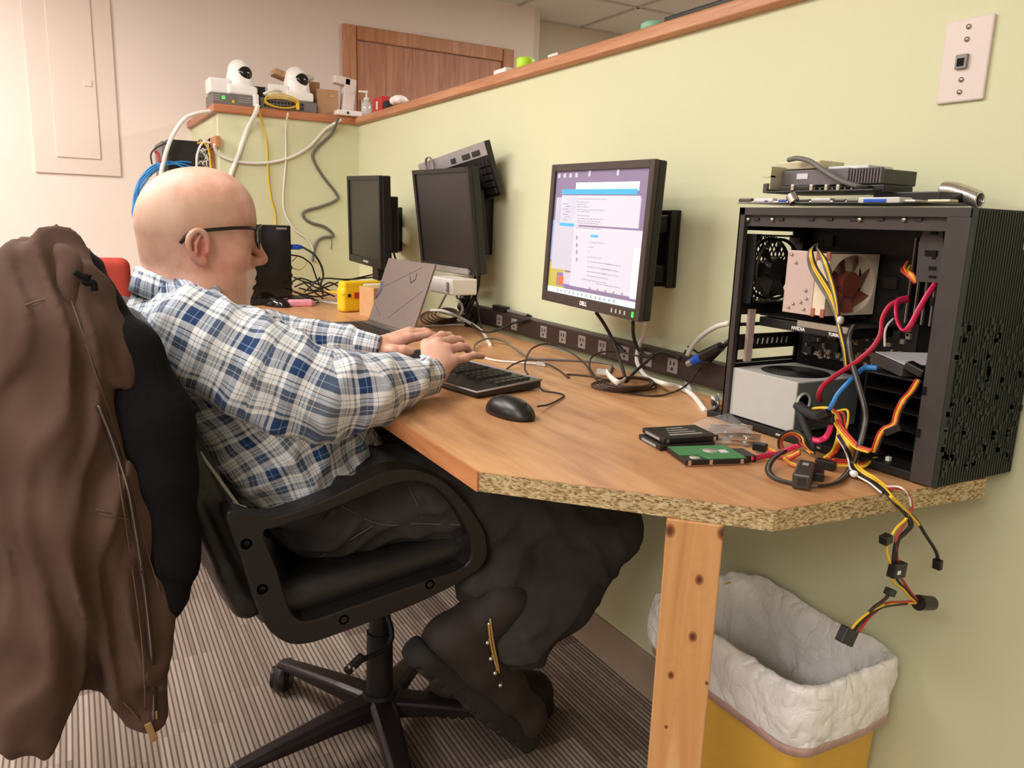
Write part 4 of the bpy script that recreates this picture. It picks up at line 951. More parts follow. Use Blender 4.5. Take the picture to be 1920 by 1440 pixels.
# hem: cut below
hc=X(980,1262,-1.25); g.box(hc+np.array([0,0,-.075]),(.12,.12,.06),.002,.004,op='s',rot=(math.radians(-6),0,0))
V,Fc=g.mesh(); tr_=npmesh('trousers',V,Fc,'trouser_grey',man)
from mathutils.bvhtree import BVHTree
def onsurf(pts,off=.0015):
    bv=BVHTree.FromPolygons([tuple(p) for p in V],[tuple(int(i) for i in f) for f in Fc]); out=[]
    for u,v in pts:
        d=Vector(_ray(u,v)).normalized(); h=bv.ray_cast(Vector(CAM),d)
        if h[0] is not None: out.append(np.array(h[0]-d*off))
    return out
for nm,pts in (('pocket_seam',[(640,948),(690,975),(730,985),(780,982),(880,985)]),('side_seam',[(765,910),(780,940),(792,975)]),('yoke_seam',[(690,1010),(665,1030),(645,1052)]),('leg_seam',[(700,985),(660,1010),(600,1045)])):
    q=onsurf(pts)
    if len(q)>2: b=MB(); b.tube(smoothpath(q,5),.0011,5); b.build(nm,'seam_grey',tr_)
b=MB(); q=onsurf([(615,958),(625,975)]); 
if len(q)==2: b.box((q[0]+q[1])/2,(.006,.014,.032),(math.radians(-40),0,0)); b.build('belt_loop','trouser_grey',tr_,bevel=.002)
# ---------------- boots ----------------
mk('boot_brown','2A201C',rough=.72,var=.25,scale=22,bmp=.25); mk('boot_worn','7A5748',rough=.75,var=.2,scale=30); mk('sole_black','191614',rough=.8,bmp=.4,scale=60); mk('lace_gold','B08A4C',rough=.7)
def boot(name,heel,toe,upv,label=None,scale=1,shaft=.15,shaftdir=None,wide=.052):
    heel=V3(heel);toe=V3(toe); f=toe-heel; Ln=np.linalg.norm(f); f/=Ln; up=V3(upv); up-=f*(up@f); up/=np.linalg.norm(up); sd=np.cross(f,up)
    P=lambda a,h,s=0: heel+f*(a*Ln)+up*h+sd*s
    allp=[P(-.1,-.03),P(1.1,.28),P(.2,.28),P(0,-.03),P(1.1,-.03)]; lo=np.min(allp,0)-.09; hi=np.max(allp,0)+.09
    g=SDF(lo,hi,.004); sdir=up*.9+f*.18 if shaftdir is None else V3(shaftdir); sdir/=np.linalg.norm(sdir)
    g.path([P(.14,.055),P(.38,.058),P(.62,.045),P(.86,.034)],[.050,.052,.050,.043],.03)
    an=P(.2,.085); g.path([an,an+sdir*shaft],[.05,.056],.03); g.cone(P(.28,.08),P(.5,.055),.045,.04,.03); g.ell(P(.9,.036),(.045,.045,.040),.03)
    g.disp(folds([((.6,.4,.8),.08),((.3,.8,.2),.07)],5,.0014,.006))
    v_,f_=g.mesh(); up_=npmesh(name,v_,f_,'boot_brown',man)
    g=SDF(lo,hi,.004); nrm=Matrix((sd,f,up)).transposed().to_euler()
    for a0,a1,w0,w1 in ((.02,.28,.045,.045),(.28,.6,.044,.054),(.6,1.02,.054,.042)): g.cone(P(a0+.08,.0),P(a1-.06,.0),w0,w1,.03)
    big=P(.5,.0)
    g.box(big+up*.084,(.12,.32,.06),.0,.004,op='s',rot=tuple(nrm)); g.box(big-up*.083,(.12,.32,.06),.0,.004,op='s',rot=tuple(nrm))
    g.box(P(.36,-.022),(.12,.018,.014),.004,.006,op='s',rot=tuple(nrm))
    for k in range(11): g.box(P(.06+.088*k,-.02),(.12,.0045,.008),.001,.002,op='s',rot=tuple(nrm))
    v_,f_=g.mesh(); npmesh('sole',v_,f_,'sole_black',up_)
    return up_,P,sdir,an
B1,P1,sd1,an1=boot('boot',X(770,1215,-1.27),X(985,1382,-1.27),X(850,1100,-1.27)-X(800,1160,-1.27),shaft=.10)
bvB=BVHTree.FromPolygons([tuple(v.co) for v in B1.data.vertices],[tuple(p.vertices) for p in B1.data.polygons])
def onboot(u,v,off=.003):
    d=Vector(_ray(u,v)).normalized(); h=bvB.ray_cast(Vector(CAM),d); return None if h[0] is None else h[0]-d*off
for k,(u,v) in enumerate(((917,1170),(914,1205),(920,1235),(928,1262),(938,1285))):
    p=onboot(u,v)
    if p is None: continue
    b=MB(); b.lathe(p,[(0,.004),(.004,.003),(.0052,0)],10,axis=(1,-.2,0)); b.build('lace_hook','screw_metal',B1)
    b=MB(); b.tube([p,p+Vector((-.02,.022,.012)),p+Vector((-.05,.03,.016))],.0022,6); b.build('lace','lace_gold',B1)
for pts in (((925,1160),(930,1200),(938,1240),(942,1262)),((922,1170),(926,1205),(934,1240),(940,1258))):
    q=[onboot(u-6,v,.006) for u,v in pts]; q=[a for a in q if a is not None]
    if len(q)>2: b=MB(); b.tube(smoothpath(q,5),.0022,6); b.build('lace_strand','lace_gold',B1)
q=onboot(985,1318,.0)
boot('boot',(-1.50,.66,.075),(-1.43,.93,.022),(0,.1,1))
# ================= office chair =================
mk('chair_black','141212',rough=.5,bmp=.15,scale=150); mk('arm_black','1E1B1A',rough=.36,bmp=.25,scale=500); mk('leather_black','191716',rough=.42,var=.2,scale=30,bmp=.2); mk('base_metal','2B2426',rough=.35,metal=.5); mk('worn_white','A9A6A0',rough=.8); mk('chrome','C9C4BC',rough=.2,metal=1)
HUB=np.array([-1.52,.547,0])
chair=thing('office_chair','black padded office chair on a five-star base under the seated man','chair',HUB)
def armloop(xc,th):
    outer=[(425,960),(502,972),(607,938),(703,893),(751,878),(799,885),(847,914),(895,972),(914,1020),(900,1067),(799,1125),(655,1182),(569,1209),(521,1197),(488,1154),(450,1040)]
    inner=[(495,1003),(520,990),(607,962),(703,922),(752,906),(790,905),(825,922),(861,967),(883,1020),(872,1062),(790,1092),(650,1142),(588,1163),(560,1162),(542,1140),(520,1070)]
    O=smoothpath([on_x(u,v,-1.26) for u,v in outer],4,True); I=smoothpath([on_x(u,v,-1.26) for u,v in inner],4,True); n=len(O)
    b=MB(); vs=[(xc+s*th/2,p[1],p[2]) for s in (1,-1) for P_ in (O,I) for p in P_]; fs=[]
    for i in range(n):
        j=(i+1)%n; fs+=[(i,j,n+j,n+i),(2*n+i,3*n+i,3*n+j,2*n+j),(i,2*n+i,2*n+j,j),(n+i,n+j,3*n+j,3*n+i)]
    b.add(vs,fs); return b
a1_=armloop(-1.285,.05).build('armrest','arm_black',chair,bevel=.011,seg=4)
armloop(-1.755,.05).build('armrest','arm_black',chair,bevel=.011,seg=4)
for u,v in ((806,1096),(645,1162),(462,1020),(492,1105)): p=on_x(u,v,-1.2595); b=MB(); b.lathe(p,[(.0,-.002),(.006,0),(.0085,.0),(.0095,.0)],18,axis=(1,0,0)); b.build('arm_bolt','arm_black',a1_)
# seat cushion
sr=math.radians(7)
g=SDF((-1.78,.2,.42),(-1.26,.76,.66),.005)
g.box((HX,.475,.512),(.225,.235,.040),.038,.0,rot=(sr,0,0)); g.box((HX,.475,.485),(.2,.2,.03),.02,.01,rot=(sr,0,0))
g.ell((HX,.45,.60),(.2,.2,.055),.05,op='s')
v_,f_=g.mesh(); seat=npmesh('seat',v_,f_,'leather_black',chair)
b=MB(); q=[on_x(u,v,-1.302) for u,v in ((552,1148),(600,1122),(680,1095),(760,1066),(872,1040))]; b.tube(smoothpath(q,6),.0018,5); b.build('seat_piping','chair_black',seat)
for pts in (((790,1052),(815,1044),(836,1035)),((850,1032),(872,1028),(884,1027))): 
    b=MB(); b.tube(smoothpath([on_x(u,v,-1.315) for u,v in pts],5),.003,6,flat=.4); b.build('worn_edge','worn_white',seat)
# backrest: tall reclined shell with cushion
bx_=math.radians(-19.5)
g=SDF((-1.79,-.06,.42),(-1.25,.38,1.12),.006)
g.box((HX,.160,.755),(.215,.030,.27),.028,.0,rot=(-bx_,0,0)); g.box((HX,.137,.748),(.222,.018,.272),.016,.004,rot=(-bx_,0,0))
g.path([(HX,.20,.56),(HX,.235,.50),(HX,.30,.47)],[.035,.035,.03],.03,sc=(5,1,1))
v_,f_=g.mesh(); bk=npmesh('backrest',v_,f_,'leather_black',chair)
b=MB(); b.tube(smoothpath([on_x(u,v,-1.31) for u,v in ((348,812),(390,870),(430,925),(455,960),(480,1003))],6),.003,6,flat=.4); b.build('worn_edge','worn_white',bk)
b=MB(); P0=Vector((HX,.535,.44)); b.box((HX,.50,.452),(.2,.24,.03),(sr,0,0)); b.box((HX,.50,.43),(.10,.16,.03)); b.build('mechanism','chair_black',chair,bevel=.006)
b=MB(); b.cyl((HUB[0],HUB[1],.36),(HUB[0],HUB[1],.43),.014); b.build('gas_lift','chrome',chair)
b=MB(); b.cyl((HUB[0],HUB[1],.07),(HUB[0],HUB[1],.27),.031,.029,n=28); b.cyl((HUB[0],HUB[1],.27),(HUB[0],HUB[1],.36),.025,.022,n=28); b.cyl((HUB[0],HUB[1],.065),(HUB[0],HUB[1],.125),.047,.038,n=28); b.build('column','chair_black',chair)
b=MB(); l0=on_x(735,1195,-1.47); l1=on_x(665,1245,-1.45); b.tube(smoothpath([(HX,.52,.42),l0,l1],6),.006,8); b.build('lever','chair_black',chair)
b=MB(); q=Vector(l1); b.box(q,(.012,.05,.022),(math.radians(38),0,0)); lp=b.build('lever_paddle','chair_black',chair,bevel=.005)
b=MB()
for k in range(4): b.box(q+Vector((.0065,-.014+.010*k,.001-.008*k)),(.001,.004,.009),(math.radians(20),0,0))
b.build('paddle_print','letter_grey',lp)
for ang in (63,135,207,279,351):
    a=math.radians(ang); d=Vector((math.cos(a),math.sin(a),0)); s_=Vector((-d.y,d.x,0)); Ln=.335
    b=MB(); vs=[]
    for t,w_,z0,z1 in ((.03,.032,.070,.118),(.35,.028,.072,.108),(.8,.022,.066,.088),(1.0,.018,.060,.078)):
        c0=Vector((HUB[0],HUB[1],0))+d*(Ln*t); 
        for sx_,zz,kk in ((-1,z0,1),(1,z0,1),(1,z1-.008,1),(.6,z1,1),(-.6,z1,1),(-1,z1-.008,1)): vs.append(c0+s_*(w_*sx_)+Vector((0,0,zz)))
    fs=[(i*6+k,i*6+(k+1)%6,(i+1)*6+(k+1)%6,(i+1)*6+k) for i in range(3) for k in range(6)]+[(5,4,3,2,1,0),tuple(range(18,24))]
    b.add(vs,fs); lg=b.build('base_leg','base_metal',chair,bevel=.004)
    c0=Vector((HUB[0],HUB[1],0))+d*(Ln); rz_=ang+35
    w0=Vector((math.cos(math.radians(rz_)),math.sin(math.radians(rz_)),0)); wc=c0+Vector((0,0,.0275))
    b=MB(); b.cyl(wc-w0*.024,wc-w0*.005,.0272,n=28); b.cyl(wc+w0*.005,wc+w0*.024,.0272,n=28); ca_=b.build('caster','chair_black',lg,bevel=.003)
    b=MB(); b.cyl(wc+Vector((0,0,.01)),wc+Vector((0,0,.045)),.007,n=12); tt=w0.cross(Vector((0,0,1)))
    prof_=[wc+Vector((0,0,0))+tt*(.031*math.cos(x))+Vector((0,0,.031*math.sin(x))) for x in [math.radians(y) for y in range(10,200,17)]]
    b.tube(prof_,[.012]*len(prof_),6,flat=2.2); b.build('caster_hood','base_metal',ca_)
# ================= jacket over the chair back =================
mk('canvas_brown','5C483F',rough=.92,var=.1,scale=14,bmp=.5,spec=.15); mk('fleece_black','1B191B',rough=1.0,var=.15,scale=200,bmp=.5,spec=.1); mk('zip_metal','9A8F86',rough=.35,metal=.8); mk('brass','C9A878',rough=.35,metal=.8); mk('stitch_tan','6E574B',rough=.9); mk('zip_tape','3A2A25',rough=.9)
jac=thing('work_jacket','brown canvas work jacket draped over the back of the man\'s chair','jacket',(-1.35,.0,1.1))
XJ=-1.22
def J(u,v,x=XJ): return on_x(u,v,x)
g=SDF((-1.86,-.26,.28),(-1.12,.20,1.19),.0055)
# body hanging behind the chair, far side, near front panel and the sleeve
g.path([(-1.52,-.03,1.08),(-1.52,-.06,.9),(-1.52,-.10,.62),(-1.52,-.10,.44)],[.045,.05,.055,.055],.03,sc=(4.2,1,1))
g.path([J(60,500,-1.26),J(80,640,-1.23),J(95,800,-1.22),J(110,960,-1.22),J(100,1120,-1.22),J(60,1270,-1.22),J(48,1350,-1.22)],[.04,.062,.072,.075,.070,.064,.052],.03)
g.path([J(120,510,-1.26),J(140,640,-1.235),J(165,820,-1.235),J(200,980,-1.24),J(225,1130,-1.24),J(240,1270,-1.24),J(268,1335,-1.24)],[.04,.050,.058,.055,.050,.038,.024],.03)
g.path([J(95,488,-1.27),J(150,560,-1.25),J(195,680,-1.24),J(225,830,-1.24),J(255,1000,-1.24),J(280,1150,-1.24),J(290,1290,-1.24),J(288,1345,-1.24)],[.026,.032,.030,.026,.026,.024,.020,.014],.022)
g.path([J(110,492,-1.30),(-1.42,-.01,1.09),(-1.62,-.015,1.09)],[.03,.034,.034],.03)
g.cone(J(10,560,-1.28),J(30,1000,-1.28),.06,.09,.03); g.cone(J(20,1000,-1.30),J(10,1310,-1.30),.09,.065,.03)
g.disp(folds([((.5,.9,.06),.075),((.2,.8,-.12),.05),((.6,.5,.35),.13),((.1,.25,.9),.22)],21,.009,.022))
# trim the slanted hem between sleeve and front panel
P3=[J(132,1263),J(194,1308),J(267,1377),J(309,1380)]
v_,f_=g.mesh(); jb=npmesh('jacket_body',v_,f_,'canvas_brown',jac); sm=jb.modifiers.new('Smooth','SMOOTH'); sm.factor=.5; sm.iterations=3
# collar roll
g=SDF((-1.78,-.12,.98),(-1.16,.12,1.2),.004)
g.path(smoothpath([J(12,600,-1.25),J(28,520,-1.25),J(62,488,-1.26),J(105,474,-1.27),(-1.40,-.02,1.12),(-1.6,-.03,1.12)],4),[.016]*21,.01); g.path(smoothpath([J(105,474,-1.25),J(130,500,-1.23),J(124,560,-1.21),J(150,660,-1.20),J(178,750,-1.20)],4),[.013]*17,.01)
g.disp(folds([((.4,.8,.3),.04)],4,.003,.01))
v_,f_=g.mesh(); npmesh('jacket_collar',v_,f_,'canvas_brown',jac)
from mathutils.bvhtree import BVHTree
dg=bpy.context.evaluated_depsgraph_get(); je=jb.evaluated_get(dg); jm=je.to_mesh(); bvj=BVHTree.FromPolygons([tuple(v.co) for v in jm.vertices],[tuple(p.vertices) for p in jm.polygons])
def onjac(pts,off=.002):
    out=[]
    for u,v in pts:
        d=Vector(_ray(u,v)).normalized(); h=bvj.ray_cast(Vector(CAM),d)
        if h[0] is not None: out.append(np.array(h[0]-d*off))
    return out
def jline(name,pts,r,mat,flat=None,n=6,off=.002):
    q=onjac(pts,off)
    if len(q)>=2: b=MB(); b.tube(smoothpath(q,n),r,6,flat=flat); return b.build(name,mat,jac)
zp=[(184,760),(206,815),(225,870),(240,920),(252,985),(262,1045),(270,1100),(277,1160),(284,1230),(288,1300),(287,1350)]
jline('zip_tape',zp,.0050,'zip_tape',n=10); jline('zipper',zp,.0015,'zip_metal',off=.0065,n=10)
jline('placket_seam',[(196,800),(215,850),(228,930),(238,1000),(250,1080),(262,1170),(270,1260),(272,1330)],.0010,'stitch_tan')
jline('placket_seam',[(132,560),(150,610),(176,690),(200,760),(226,840),(250,930),(275,1030),(300,1110)],.0010,'stitch_tan')
jline('pocket_seam',[(180,955),(205,960),(238,966)],.0010,'stitch_tan'); jline('pocket_seam',[(186,963),(210,968),(240,974)],.0011,'stitch_tan')
jline('shoulder_seam',[(48,572),(80,562),(110,560)],.0010,'stitch_tan'); jline('hem_seam',[(200,1290),(235,1320),(262,1350)],.0012,'stitch_tan')
q=onjac([(289,1340)]) or [J(289,1340)]
b=MB(); z0=Vector(q[0]); b.box(z0,(.008,.010,.016)); zs=b.build('zip_slider','brass',jac,bevel=.002)
b=MB(); b.box(z0+Vector((.003,-.006,-.027)),(.003,.011,.036),(.25,0,0)); b.build('zip_pull','brass',zs,bevel=.002)
# black fleece inside, falling in front of the chair back
fl=thing('hoodie','black fleece hanging inside the brown jacket on the man\'s chair','hoodie',(-1.3,.08,1.1))
g=SDF((-1.84,-.1,.46),(-1.14,.28,1.17),.0055)
g.path([J(150,508,-1.30),(-1.42,.005,1.07),(-1.62,.0,1.07)],[.026,.026,.026],.03)
g.path([J(160,505,-1.30),J(186,570,-1.27),J(236,660,-1.25),J(280,780,-1.24),J(300,900,-1.245),J(310,1020,-1.25),J(318,1115,-1.25)],[.022,.030,.044,.056,.050,.047,.034],.02)
g.path([J(140,497,-1.33),J(165,506,-1.33),J(188,552,-1.31),J(222,630,-1.29)],[.016,.018,.022,.034],.02)
g.path([J(196,610,-1.30),J(240,760,-1.28),J(262,920,-1.28),J(280,1060,-1.28)],[.032,.055,.055,.05],.02)
g.disp(folds([((.5,.8,.2),.08),((.2,.6,.6),.11)],33,.0055,.02))
v_,f_=g.mesh(); fb=npmesh('fleece_body',v_,f_,'fleece_black',fl)
b=MB(); kn_=J(158,520,-1.2); b.tube(smoothpath([J(140,510,-1.2),kn_,J(166,515,-1.2),J(160,530,-1.2),J(175,530,-1.2),J(178,545,-1.2)],5),.0045,7); b.build('drawcord_knot','fleece_black',fl)
# red chair back behind the man
mk('red_fabric','A8382B',rough=.8,bmp=.2,scale=200)
rc=thing('red_chair','red upholstered chair seen behind the man near the far wall','chair',(-3.1,.1,0))
g=SDF((-3.4,-.30,.3),(-2.9,.27,1.06),.01); rz0=on_x(247,484,-3.05); g.box((-3.08,rz0[1]-.235,rz0[2]-.22),(.035,.23,.22),.03,.0)
g.box((-3.3,rz0[1]-.235,.45),(.06,.24,.04),.03,0) if False else None
v_,f_=g.mesh(); npmesh('backrest',v_,f_,'red_fabric',rc)
g=SDF((-3.10,-.32,.36),(-2.55,.27,.56),.01); g.box((-2.83,rz0[1]-.235,.46),(.24,.23,.04),.03,0); v_,f_=g.mesh(); npmesh('seat',v_,f_,'red_fabric',rc)
for sx_ in (-3.02,-2.64):
    for sy_ in (-.2,.2): b=MB(); b.cyl((sx_,rz0[1]-.235+sy_,0),(sx_,rz0[1]-.235+sy_,.44),.012); b.build('leg','dark_metal',rc)
for sy_ in (-.15,.15): b=MB(); b.box((-3.09,rz0[1]-.235+sy_,.62),(.02,.03,.4)); b.build('back_support','dark_metal',rc)
# ================= post and bin =================
mk('knot','5E3418',rough=.6); mk('knot_ring','C08850',rough=.6)
pa=on_z(1250,972,DT-.029); pb=on_z(1358,985,DT-.029)
pd_=Vector(pb-pa); pd_.z=0; pw=pd_.length; pd_.normalize(); pn=Vector((pd_.y,-pd_.x,0)); 
post=thing('desk_post','knotty pine post holding up the front of the workbench beside the bin','post',(float(pa[0]),float(pa[1]),0))
b=MB(); A0=Vector(pa); vs=[]
for z in (0,DT-.0295):
    for i,j in ((0,0),(pw,0),(pw,.038),(0,.038)): vs.append(Vector((A0.x,A0.y,z))+pd_*i-pn*j)
b.add(vs,FS); M['pine']=M['knot']; po=b.build('post_board','pine',post,bevel=.002)
def onpost(u,v):
    d=_ray(u,v); n=np.array(pn); t=((np.array([A0.x,A0.y,0])-CAM)@n)/(d@n); return CAM+d*t
m,nt,bs=newmat('pine'); tc=N(nt,'ShaderNodeTexCoord'); md=None
for (u,v,r) in ((1311,1087,.0048),(1299,1194,.0048),(1258,1266,.0038),(1256,995,.006),(1355,1000,.006),(1325,1281,.002),(1249,1363,.002)):
    p=onpost(u,v); sb_=N(nt,'ShaderNodeVectorMath',_operation='SUBTRACT'); L(nt,tc.outputs['Object'],sb_.inputs[0]); sb_.inputs[1].default_value=tuple(p)
    ml=N(nt,'ShaderNodeVectorMath',_operation='MULTIPLY'); L(nt,sb_.outputs[0],ml.inputs[0]); ml.inputs[1].default_value=(1/r,1/r,.72/r)
    ln_=N(nt,'ShaderNodeVectorMath',_operation='LENGTH'); L(nt,ml.outputs[0],ln_.inputs[0]); d_=ln_.outputs['Value']
    md=d_ if md is None else math_(nt,'MINIMUM',md,d_)
v=mapping(nt,(14,14,1.1)); n1=N(nt,'ShaderNodeTexNoise',Scale=1.7,Detail=5.0,Distortion=1.2); L(nt,v,n1.inputs['Vector'])
wr=math_(nt,'DIVIDE',.35,math_(nt,'ADD',md,.6)); gr=math_(nt,'ADD',n1.outputs['Fac'],math_(nt,'MULTIPLY',math_(nt,'SINE',math_(nt,'MULTIPLY',md,2.4)),math_(nt,'MULTIPLY',wr,.14)))
c=ramp(nt,gr,[(.3,hexc('B9834F')),(.5,hexc('CC9660')),(.7,hexc('DCAE7A'))])
kn=ramp(nt,math_(nt,'MULTIPLY',md,.25),[(.10,hexc('5A3018')),(.20,hexc('8A5530')),(.30,hexc('B47C48')),(.5,hexc('FFFFFF'))])
c=mixc(nt,1.0,c,kn,'DARKEN'); L(nt,c,bs.inputs['Base Color']); bs.inputs['Roughness'].default_value=.5; M['pine']=m
po.data.materials[0]=m
mk('bin_yellow','E0B24A',rough=.5,var=.03); mk('drawstring_pink','E2BDB8',rough=.5); 
m,nt,bs=newmat('bag_white'); bs.inputs['Base Color'].default_value=(.93,.91,.90,1); bs.inputs['Roughness'].default_value=.27; bs.inputs['Transmission Weight'].default_value=.0; bs.inputs['Subsurface Weight'].default_value=.25; bs.inputs['Subsurface Radius'].default_value=(.02,.02,.02)
nz=N(nt,'ShaderNodeTexNoise',Scale=22.0,Detail=4.0,Distortion=1.6); tc=N(nt,'ShaderNodeTexCoord'); L(nt,tc.outputs['Object'],nz.inputs['Vector']); bump(nt,bs,nz.outputs['Fac'],.45,.012); M['bag_white']=m
ZR=.47
cn=[on_z(1235,1118,ZR),on_z(1375,1062,ZR),on_z(1715,1245,ZR),on_z(1508,1400,.40)]
# rim rectangle: fit axis along the wall
rx0,rx1=float(min(cn[0][0],cn[1][0])),float(cn[2][0]); ry1=YW-.012; ry0=ry1-.265
bin_=thing('waste_bin','yellow plastic waste bin with a white bag under the right end of the bench','bin',((rx0+rx1)/2,(ry0+ry1)/2,0))
def rrect(x0,x1,y0,y1,r,z,n=6,jit=0,seed=1,zj=0):
    rg=np.random.default_rng(seed); out=[]
    cs=[(x1-r,y1-r,0),(x0+r,y1-r,90),(x0+r,y0+r,180),(x1-r,y0+r,270)]
    pts=[]
    for ci,(cx_,cy_,a0) in enumerate(cs):
        for k in range(n+1):
            a=math.radians(a0+90*k/n); pts.append((cx_+r*math.cos(a),cy_+r*math.sin(a)))
        nx=cs[(ci+1)%4]; a=math.radians(nx[2]); e=(nx[0]+r*math.cos(a),nx[1]+r*math.sin(a)); l=pts[-1]
        for k in range(1,9): pts.append((l[0]+(e[0]-l[0])*k/9,l[1]+(e[1]-l[1])*k/9))
    m=len(pts); ph=rg.uniform(0,6,6)
    for i,(x,y) in enumerate(pts):
        t=2*math.pi*i/m; w=sum(math.sin(f_*t+ph[q])/(1+q*.4) for q,f_ in enumerate((5,9,14,23)))
        cx_,cy_=(x0+x1)/2,(y0+y1)/2; dx,dy=x-cx_,y-cy_; l=math.hypot(dx,dy)
        out.append((x+dx/l*jit*w,y+dy/l*jit*w,z+zj*w*.7))
    return out
def loftz(name,loops,mat,parent,thick=None,cap0=False):
    n=len(loops[0]); b=MB(); b.add([p for l in loops for p in l],[(i*n+k,i*n+(k+1)%n,(i+1)*n+(k+1)%n,(i+1)*n+k) for i in range(len(loops)-1) for k in range(n)],0,True)
    if cap0: b.add(loops[0],[tuple(range(n))])
    o=b.build(name,mat,parent)
    if thick: s=o.modifiers.new('Solidify','SOLIDIFY'); s.thickness=thick
    return o
t_=.035
loftz('bin_body',[rrect(rx0+t_+.02*(1-z/ZR),rx1-t_-.02*(1-z/ZR),ry0+.022+.02*(1-z/ZR),ry1-.006-.0*(1-z/ZR),.035,z) for z in (0,.15,.3,ZR-.01)],'bin_yellow',bin_,.003,True)
bg=tag(bpy.data.objects.new('bin_bag',None),'white plastic bin bag with pink drawstring folded over the yellow bin','bag'); C.objects.link(bg); bg.location=((rx0+rx1)/2,(ry0+ry1)/2,ZR)
loops=[]
e_=.0
for (ins,z,jit,zj,sd) in ((.05,ZR-.30,.014,.012,11),(.042,ZR-.2,.014,.006,11),(.032,ZR-.1,.008,.004,4),(.022,ZR-.03,.004,.002,3),(.010,ZR,.003,.003,3),(.0,ZR+.006,.003,.004,3),(-.006,ZR-.002,.003,.003,3),(-.010,ZR-.03,.004,.002,5),(-.010,ZR-.07,.005,.003,6),(-.006,ZR-.10,.004,.003,7)):
    sy_=min(1,.35 if ins<0 else 1)
    loops.append(rrect(rx0+t_+ins-.014,rx1-t_-ins+.014,ry0+.022+ins-.014,ry1-.008-max(ins,0),.045,z,jit=jit,seed=sd,zj=zj))
bagw=loftz('bag_film',loops,'bag_white',bg,.0012); sb=bagw.modifiers.new('Sub','SUBSURF'); sb.levels=1; sb.render_levels=2
tx=bpy.data.textures.new('bag_wrinkle','CLOUDS'); tx.noise_scale=.03; dm=bagw.modifiers.new('Wrinkle','DISPLACE'); dm.texture=tx; dm.strength=.012; dm.mid_level=.5; dm.texture_coords='GLOBAL'
fl_=rrect(rx0+t_+.05,rx1-t_-.05,ry0+.05,ry1-.05,.04,ZR-.30); b=MB(); b.add(fl_,[tuple(range(len(fl_)))]); b.build('bag_bottom','bag_white',bg)
loftz('drawstring_band',[rrect(rx0+t_-.017,rx1-t_+.017,ry0+.006,ry1-.006,.045,z,jit=.003,seed=7,zj=.003) for z in (ZR-.080,ZR-.118)],'drawstring_pink',bg,.001)
# wall telephone plate
mk('plate_beige','DCCFC8',rough=.4,var=.01)
pl=thing('wall_plate','beige wall telephone jack plate high on the green wall above the computer','wall plate',(-.77,YW,1.44))
pm=F_pl=None
pc=(on_y(1812,114,YW)); b=MB(); b.box((pc[0],YW-.003,pc[2]),(.0745,.006,.121)); pp=b.build('plate','plate_beige',pl,bevel=.0025)
b=MB(); b.box((pc[0]-.002,YW-.008,pc[2]-.002),(.018,.007,.021)); b.build('jack_block','grey_plastic',pl,bevel=.001)
b=MB(); b.box((pc[0]-.002,YW-.012,pc[2]-.003),(.010,.002,.011)); b.build('jack_socket','case_inner',pl)
for dz in (.048,.03,-.028,-.046): b=MB(); b.lathe((pc[0],YW-.0062,pc[2]+dz),[(0,.0025),(.0035,.002),(.004,0)],14,axis=(0,-1,0)); b.build('screw','satin_metal',pl)
# ================= small things along the bench =================
mk('yellow_plastic','F0C41E',rough=.4,var=.03); mk('cardboard','C59A6C',rough=.85,var=.05); mk('cardboard_dim','B08A66',rough=.85,var=.05); mk('pink_plastic','EFA0B4',rough=.4); mk('white_cable','E4E0D8',rough=.5,var=.02); mk('yellow_cable','E3BC33',rough=.5,var=.03); mk('grey_cable','6A6862',rough=.5); mk('blue_cable','2E86C8',rough=.45); mk('black_cable','211C1A',rough=.5); mk('brown_cable','3C2A24',rough=.45)
mk('switch_grey','6F6A69',rough=.5); mk('red_box','C2362F',rough=.5); mk('clear_gel','D5D8D2',rough=.1,alpha=.75); mk('neon_green','B7E62C',rough=.5); mk('mint_plastic','86B99C',rough=.5); mk('blue_plug','1F4FB8',rough=.4); mk('green_pcb','3F7F4C',rough=.45,var=.1); mk('red_cable','B4243F',rough=.45); mk('magenta_flat','CF2A5A',rough=.4); mk('orange_wire','D06A28',rough=.5); mk('red_wire','B5352C',rough=.5); mk('port_dark','1A1716'); mk('blue_flat','3E8EDB',rough=.4); mk('connector_black','151312',rough=.4); mk('tie_white','E8E6E0',rough=.4); mk('camera_white','EFECE8',rough=.35,var=.01); mk('lens_black','191513',rough=.12)
def P(*a): return Vector(PT(a))
TZ=1.632      # top of the partition caps
# small black computer near the partition
c=P('z',515,550,DT); 
t=thing('small_computer','slim black computer standing upright near the partition behind the man\'s face','computer',c)
pl_=Vector(on_x(478,421,-3.1)); pr_=Vector(on_x(545,423,-3.1)); pbr=Vector(on_x(548,545,-3.1)); 
b=MB(); y1=pr_.y; z1=pr_.z; b.box((-3.18,y1-.13,(DT+z1)/2),(.16,.26,z1-DT)); b.build('tower_shell','black_gloss',t,bevel=.004)
b=MB(); b.box((-3.0995,y1-.035,z1-.012),(.001,.04,.007)); b.build('maker_strip','silver',t); b=MB(); b.box((-3.0995,y1-.04,DT+.02),(.001,.045,.004)); b.build('lower_strip','silver',t)
b=MB()
for k in range(4): b.box((-3.12,y1+.002,DT+.05+.03*k),(.03,.004,.014))
b.build('rear_ports','port_dark',t)
q=Vector((-3.13,y1+.02,0)); bz=on_x(552,463,-3.13)[2]
vga=thing('video_cable','black video cable with a blue plug in the back of the small computer','cable',(q.x,q.y,bz))
b=MB(); b.box((q.x,q.y,bz),(.035,.034,.02)); b.box((q.x,q.y+.022,bz),(.028,.012,.016)); b.build('plug','blue_plug',vga,bevel=.003)
